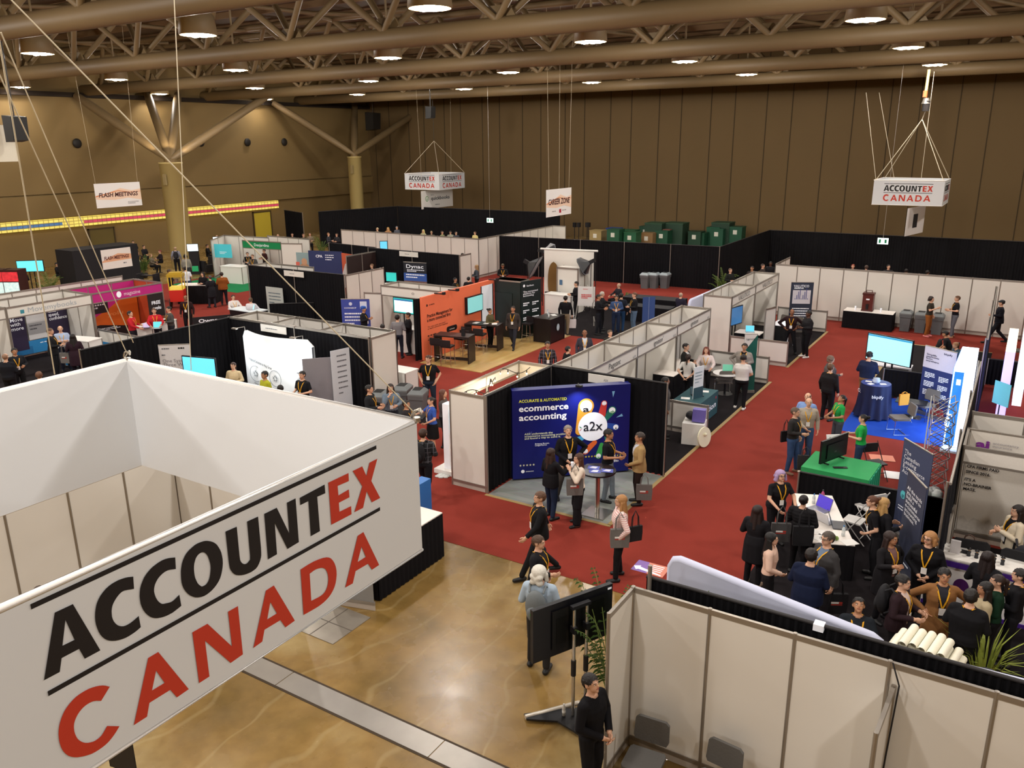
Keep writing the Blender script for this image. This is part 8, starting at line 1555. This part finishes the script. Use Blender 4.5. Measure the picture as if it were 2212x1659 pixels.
T(83,1268,'H',180,1.68,top='long',tc='#2a2628',bc=BK,hc='#3a241c',ln=False,label='person whose brown head shows behind the lower left edge of the sign')
# left booths
T(281,672,'H',60,1.74,pose='fwd,table,stand',top='long',tc='#b8202c',bc='#1c1a22',hc='#17110f',label='man in a red sweater at the white counter, left of the two in red',hp=-10)
T(332,666,'H',0,1.74,build='mh',pose='table,table,stand',top='long',tc='#bc222e',bc='#1c1a22',hc='#5a3c28',label='man in a red sweater behind the cyan laptop, right of the two in red')
T(364,662,'H',-70,1.76,pose='fwd,fwd,stand',top='long',tc='#4b4a48',bc='#22242a',hc='#17110f',label='man in a grey hoodie facing the two men in red')
T(400,638,'H',-20,1.78,pose='down,down,stand',top='long',tc='#2c1819',bc='#1c1416',hair='thin',hc='#1c1412',skin='b',label='man in dark brown standing alone in the red aisle')
T(107,709,'H',75,1.84,pose='fwd,fwd,stand',top='jacket',tc='#1d1d20',bc='#1a1a1e',hc='#5a4030',label='tall man in a dark suit in the MoveMyBooks booth')
T(129,704,'H',0,1.74,pose='cross,cross,stand',top='long',tc='#a9b9d6',bc='#1c2030',hair='thin',hc='#a88a6a',label='man in a pale blue shirt with folded arms in the MoveMyBooks booth')
T(156,722,'H',175,1.70,build='fn',pose='fwd,down,stand',top='coat',tc='#2c1a24',bc='#1a1520',hair='long',hc='#17110f',ln=False,label='woman in dark maroon at the MoveMyBooks counter, back to the camera')
g=G(150,775,.8); tote('grey tote bag beside the woman in maroon',(g.x-.1,g.y-.1),.65,.4,'#6c6865',1.0,.3)
T(30,752,'H',10,1.74,pose='fwd,fwd,stand',top='long',tc='#1c1d22',bc=BK,hc='#17110f',skin='m',label='bearded man in black at the lower left edge')
T(10,764,'H',150,1.74,build='mh',pose='fwd,fwd,stand',top='long',tc='#17181f',bc=BK,hair='thin',hc='#8a6a54',ln=False,label='bald man in black with his back to us at the lower left edge')
T(258,741,'H',40,1.70,pose='fwd,fwd,stand',top='long',tc='#3a4442',bc=BK,hc='#17110f',skin='m',label='man in dark grey-green behind the apex of the foreground sign, left')
T(293,729,'H',0,1.74,pose='fwd,fwd,stand',top='long',tc='#1b1a1e',bc=BK,hc='#120e0d',skin='m',label='bearded man in black right behind the apex of the foreground sign')
T(83,803,'H',170,1.72,pose='fwd,fwd,stand',top='long',tc='#d6d2d4',bc=BK,hair='short',hc='#6a4632',ln=False,label='person in white whose head shows above the left edge of the sign')
T(503,637,'H',20,1.74,pose='table,table,sit',top='long',tc='#e6dcd8',bc='#2a2a30',hc='#3a261c',label='man in a white shirt sitting at the white table, facing us')
T(541,643,'H',160,1.72,pose='table,table,sit',top='long',tc='#dfdbe0',bc='#2a2a30',hc='#5a4634',ln=False,label='man in a white shirt sitting with his back to us at the white table')
T(437,588,'H',-40,1.66,build='fn',pose='fwd,fwd,relax',top='puffer',tc='#1a181c',bc='#1a191f',hair='long',hc='#1c1412',ln=False,label='dark-haired woman in black by the black bar table')
T(453,595,'H',-150,1.68,build='fn',pose='fwd,fwd,relax',top='coat',tc='#1c1b20',bc='#2a2a33',hair='short',hc='#4a4440',ln=False,label='woman in a long black coat and boots by the black bar table')
T(478,588,'H',180,1.74,build='mh',pose='fwd,fwd,stand',top='puffer',tc='#8a4e22',bc='#1b1a20',hc='#2a1e18',ln=False,label='person in a rust-brown jacket walking away')
T(365,582,'H',80,1.72,pose='fwd,fwd,stand',top='long',tc='#1e1a1c',bc=BK,hc='#3a2a22',skin='b',ln=False,label='person in dark clothes left of the popcorn cart')
T(400,576,'H',170,1.72,pose='fwd,fwd,stand',top='tee',tc='#dfe2e8',bc='#3a4a66',hc='#17110f',ln=False,label='person in a white T-shirt behind the popcorn cart')
T(378,533,'H',175,1.76,pose='down,down,stand',top='long',tc='#8a8a98',bc='#1c1b20',hair='thin',hc='#a88a70',ln=False,label='man in lilac-grey with a black backpack at the big column')
g=G(378,533,1.76); backpack('black backpack on the man at the big column',(g.x+.12,g.y-.1),1.0,face_yaw(g,175),'#1d1b20')
T(400,550,'H',170,1.72,build='mh',pose='down,down,stand',top='long',tc='#8a867c',bc='#3a3a40',hair='curly',hc='#17110f',skin='b',ln=False,label='person in pale khaki near the big column')
for i,(px,py,f,tc,hc,h_,l_) in enumerate(((287,520,0,'#17161a','#17110f','short','man in black seated highest left of the big column'),(310,530,40,'#1f1d22','#2a1c16','short','person in dark clothes seated right of the man in black'),(281,546,160,'#4a4848','#b8a898','thin','grey-haired person seated with their back to us'),(297,543,20,'#3a3530','#6a4a30','short','brown-haired person seated beside the grey-haired one'),(279,564,0,'#19181c','#2a1c18','long','person in black and white seated nearest at the left group'),(325,548,60,'#6a5f50','#8a6a40','long','blonde person seated by the palm'),(468,508,-30,'#1c1b1f','#a89a8c','thin','bald man in dark seated right of the big column'),(447,528,70,'#17161a','#3a241c','short','person seated at the black table by the lit kiosks'),(122,567,60,'#19181d','#17110f','short','person in black seated left of the black meeting booth'),(135,550,0,'#1c1a1e','#17110f','bun','dark-haired person behind the black meeting booth'),(345,540,-80,'#2a2226','#8a3a3a','short','person seated at the table before the big column'))):
    T(px,py,'H',f,1.7,pose='fwd,fwd,stand' if px==135 else 'fwd,table,sit',top='long',tc=tc,bc=BK,hair=h_,hc=hc,ln=i in(0,3),label=l_)
T(22,582,'H',30,1.68,build='fn',pose='fwd,fwd,relax',top='long',tc='#1c1a1e',bc='#2a2a30',hair='long',hc='#8a6a3a',label='blonde woman in black by the vending machines')
T(47,582,'H',-20,1.68,build='fn',pose='cross,cross,stand',top='long',tc='#19181c',bc='#17161a',hair='long',hc='#1f1614',label='dark-haired woman in black by the vending machines')
# middle distance
T(785,662,'H',60,1.74,pose='phone,phone,stand',top='long',tc='#1b1b1f',bc='#1c1c22',hair='turban',hc='#2a5ab0',skin='m',label='man with a blue turban holding a tablet before the blue banner')
T(817,612,'H',-30,1.68,build='fn',pose='fwd,fwd,stand',top='long',tc='#2a1e22',bc=BK,hair='long',hc='#17110f',label='dark-haired woman in the aisle behind the blue turban')
T(829,622,'H',160,1.70,build='fn',pose='fwd,fwd,stand',top='long',tc='#b8a898',bc=BK,hair='long',hc='#8a6a48',ln=False,label='woman in beige next to the turquoise screen booth')
T(826,700,'H',170,1.62,build='fn',pose='fwd,fwd,stand',top='long',tc='#c8c4a8',bc=BK,hair='short',hc='#17110f',ln=False,label='person in pale yellow low behind the bright booth end')
T(858,680,'H',165,1.74,pose='fwd,fwd,stand',top='long',tc='#7a787c',bc='#1f2230',hc='#17110f',ln=False,label='man in a grey shirt below the turquoise screen, back to the camera')
T(881,675,'H',-80,1.72,pose='phone,phone,stand',top='long',tc='#17161a',bc='#1a1a1f',hc='#17110f',skin='m',ln=False,label='person in black facing the man in grey below the turquoise screen')
T(755,546,'H',100,1.76,pose='fwd,fwd,stand',top='jacket',tc='#19181c',bc='#1c1c20',hc='#4a3628',ln=False,label='man in a dark jacket by the back white wall, left of the pair')
T(778,548,'H',175,1.80,pose='down,down,wide',top='jacket',tc='#1c1b1f',bc='#1d1d22',hair='thin',hc='#9a8878',ln=False,label='man in a black suit with his back to us, right of the pair')
T(803,570,'H',-60,1.72,pose='fwd,fwd,stand',top='long',tc='#1a1f26',bc=BK,hc='#6a4c34',ln=False,label='man in dark blue beside the Dynac drape')
T(760,577,'H',80,1.70,pose='fwd,table,sit',top='long',tc='#3c3a40',bc=BK,hc='#3a2a20',ln=False,seat=.6,label='man in grey seated at the edge of the middle black drape')
T(848,608,'H',-60,1.62,build='fn',pose='fwd,fwd,stand',top='long',tc='#1b1a1e',bc=BK,hair='bun',hc='#2a1c16',ln=False,label='person near the turquoise screen fascia')
T(999,547,'H',30,1.80,pose='down,down,stand',top='long',tc='#8a7458',bc='#2a241f',hc='#17110f',skin='b',label='tall man in tan at the corner of the back white wall')
T(1029,572,'H',-90,1.68,build='fn',pose='fwd,fwd,stand',top='long',tc='#4a5058',bc='#1b1a1e',hair='long',hc='#a8845a',ln=False,label='woman in grey against the back white wall')
T(1086,570,'H',0,1.74,pose='fwd,fwd,stand',top='long',tc='#151417',bc=BK,hair='cap',hc='#4a3a26',skin='b',label='man in black with a cap behind the dark tower')
T(1002,582,'H',10,1.68,build='fn',pose='table,table,sit',top='long',tc='#2a282c',bc=BK,hair='long',hc='#6a4a34',seat=.6,label='woman seated at the small table by the back white wall')
T(1012,598,'H',170,1.70,pose='fwd,fwd,sit',top='long',tc='#17161a',bc=BK,hc='#17110f',ln=False,seat=.6,label='person in black seated with their back to us by the small table')
T(983,600,'H',60,1.68,pose='fwd,fwd,sit',top='long',tc='#1a1c1a',bc=BK,hc='#17110f',skin='m',seat=.6,label='person in black seated above the orange wall, left')
T(534,545,'H',0,1.70,pose='fwd,fwd,stand',top='jacket',tc='#17161a',bc=BK,hc='#4a3426',label='man in black at the green-fascia booth counter, left')
T(545,550,'H',-20,1.70,pose='fwd,fwd,stand',top='jacket',tc='#4a4848',bc=BK,hc='#6a4a34',label='man in grey at the green-fascia booth counter, right')
T(570,538,'H',-60,1.72,pose='fwd,fwd,stand',top='long',tc='#3a1c1c',bc=BK,hc='#17110f',ln=False,label='person in dark red inside the green-fascia booth')
for i,(px,py,f,tc,hc,h_) in enumerate(((600,506,0,'#5a5048','#8a5a44','thin'),(631,504,0,'#1d1c20','#5a3a2a','short'),(655,505,40,'#4a4438','#6a4a34','short'),(669,503,0,'#7a6a58','#5a4030','short'),(709,503,70,'#3a3c42','#8a6040','short'),(727,504,-40,'#2a2a2e','#4a3426','short'))):
    T(px,py,'H',f,1.72,pose='fwd,fwd,stand',top='long',tc=tc,bc=BK,hair=h_,hc=hc,ln=False,label='person in the row of heads behind the green-fascia booth, %s from the left'%ordn[i])
for i,(px,py,tc,hc,h_) in enumerate(((815,492,'#8a8468','#c8b088','short'),(838,491,'#a87a52','#c89a4a','long'),(857,489,'#5a5c66','#8a8a90','short'),(914,496,'#a8a480','#d8c880','long'),(932,499,'#5a584a','#8a7a5a','short'),(955,499,'#8a9068','#4a3a2a','short'),(973,499,'#9a9a88','#3a2c22','cap'),(985,500,'#3a3c44','#17110f','short'),(1026,500,'#d8c888','#4a3424','short'))):
    g=G(px,py,1.75)
    T(px,py,'H',(i*47)%120-60,1.75,pose='fwd,fwd,stand',top='long',tc=tc,bc=BK,hair=h_,hc=hc,ln=False,label='person behind the long back white wall, %s head from the left'%(ordn[i] if i<7 else ['eighth','ninth'][i-7]))
for i,(px,py,tc,hc,h_,sk) in enumerate(((1578,580,'#1a1c1a','#6a5040','short','l'),(1625,575,'#2a2422','#2a1c16','short','m'),(1648,570,'#3a3230','#3a281e','short','l'),(1665,565,'#17161a','#17110f','short','d'))):
    T(px,py,'H',(40,-20,70,0)[i],1.74,pose='fwd,fwd,stand',top='long',tc=tc,bc=BK,hair=h_,hc=hc,skin=sk,ln=False,label='person behind the VALUTICO booths, %s head from the left'%ordn[i])
for i,(px,py,hc) in enumerate(((1843,571,'#8a3a26'),(1872,573,'#4a3a30'),(1920,572,'#2a1e18'),(1958,581,'#17110f'),(2004,584,'#17110f'))):
    g=G(px,py,1.72); y=41.5
    P(px,py,'H',(0,180,20,180,160)[i],1.72 if i<3 else 1.66,pose='fwd,fwd,stand',top='long',tc='#2a2628',bc=BK,hair='short',hc=hc,ln=False,label='person whose head peeps over the rear right panel wall, %s from the left'%ordn[i])
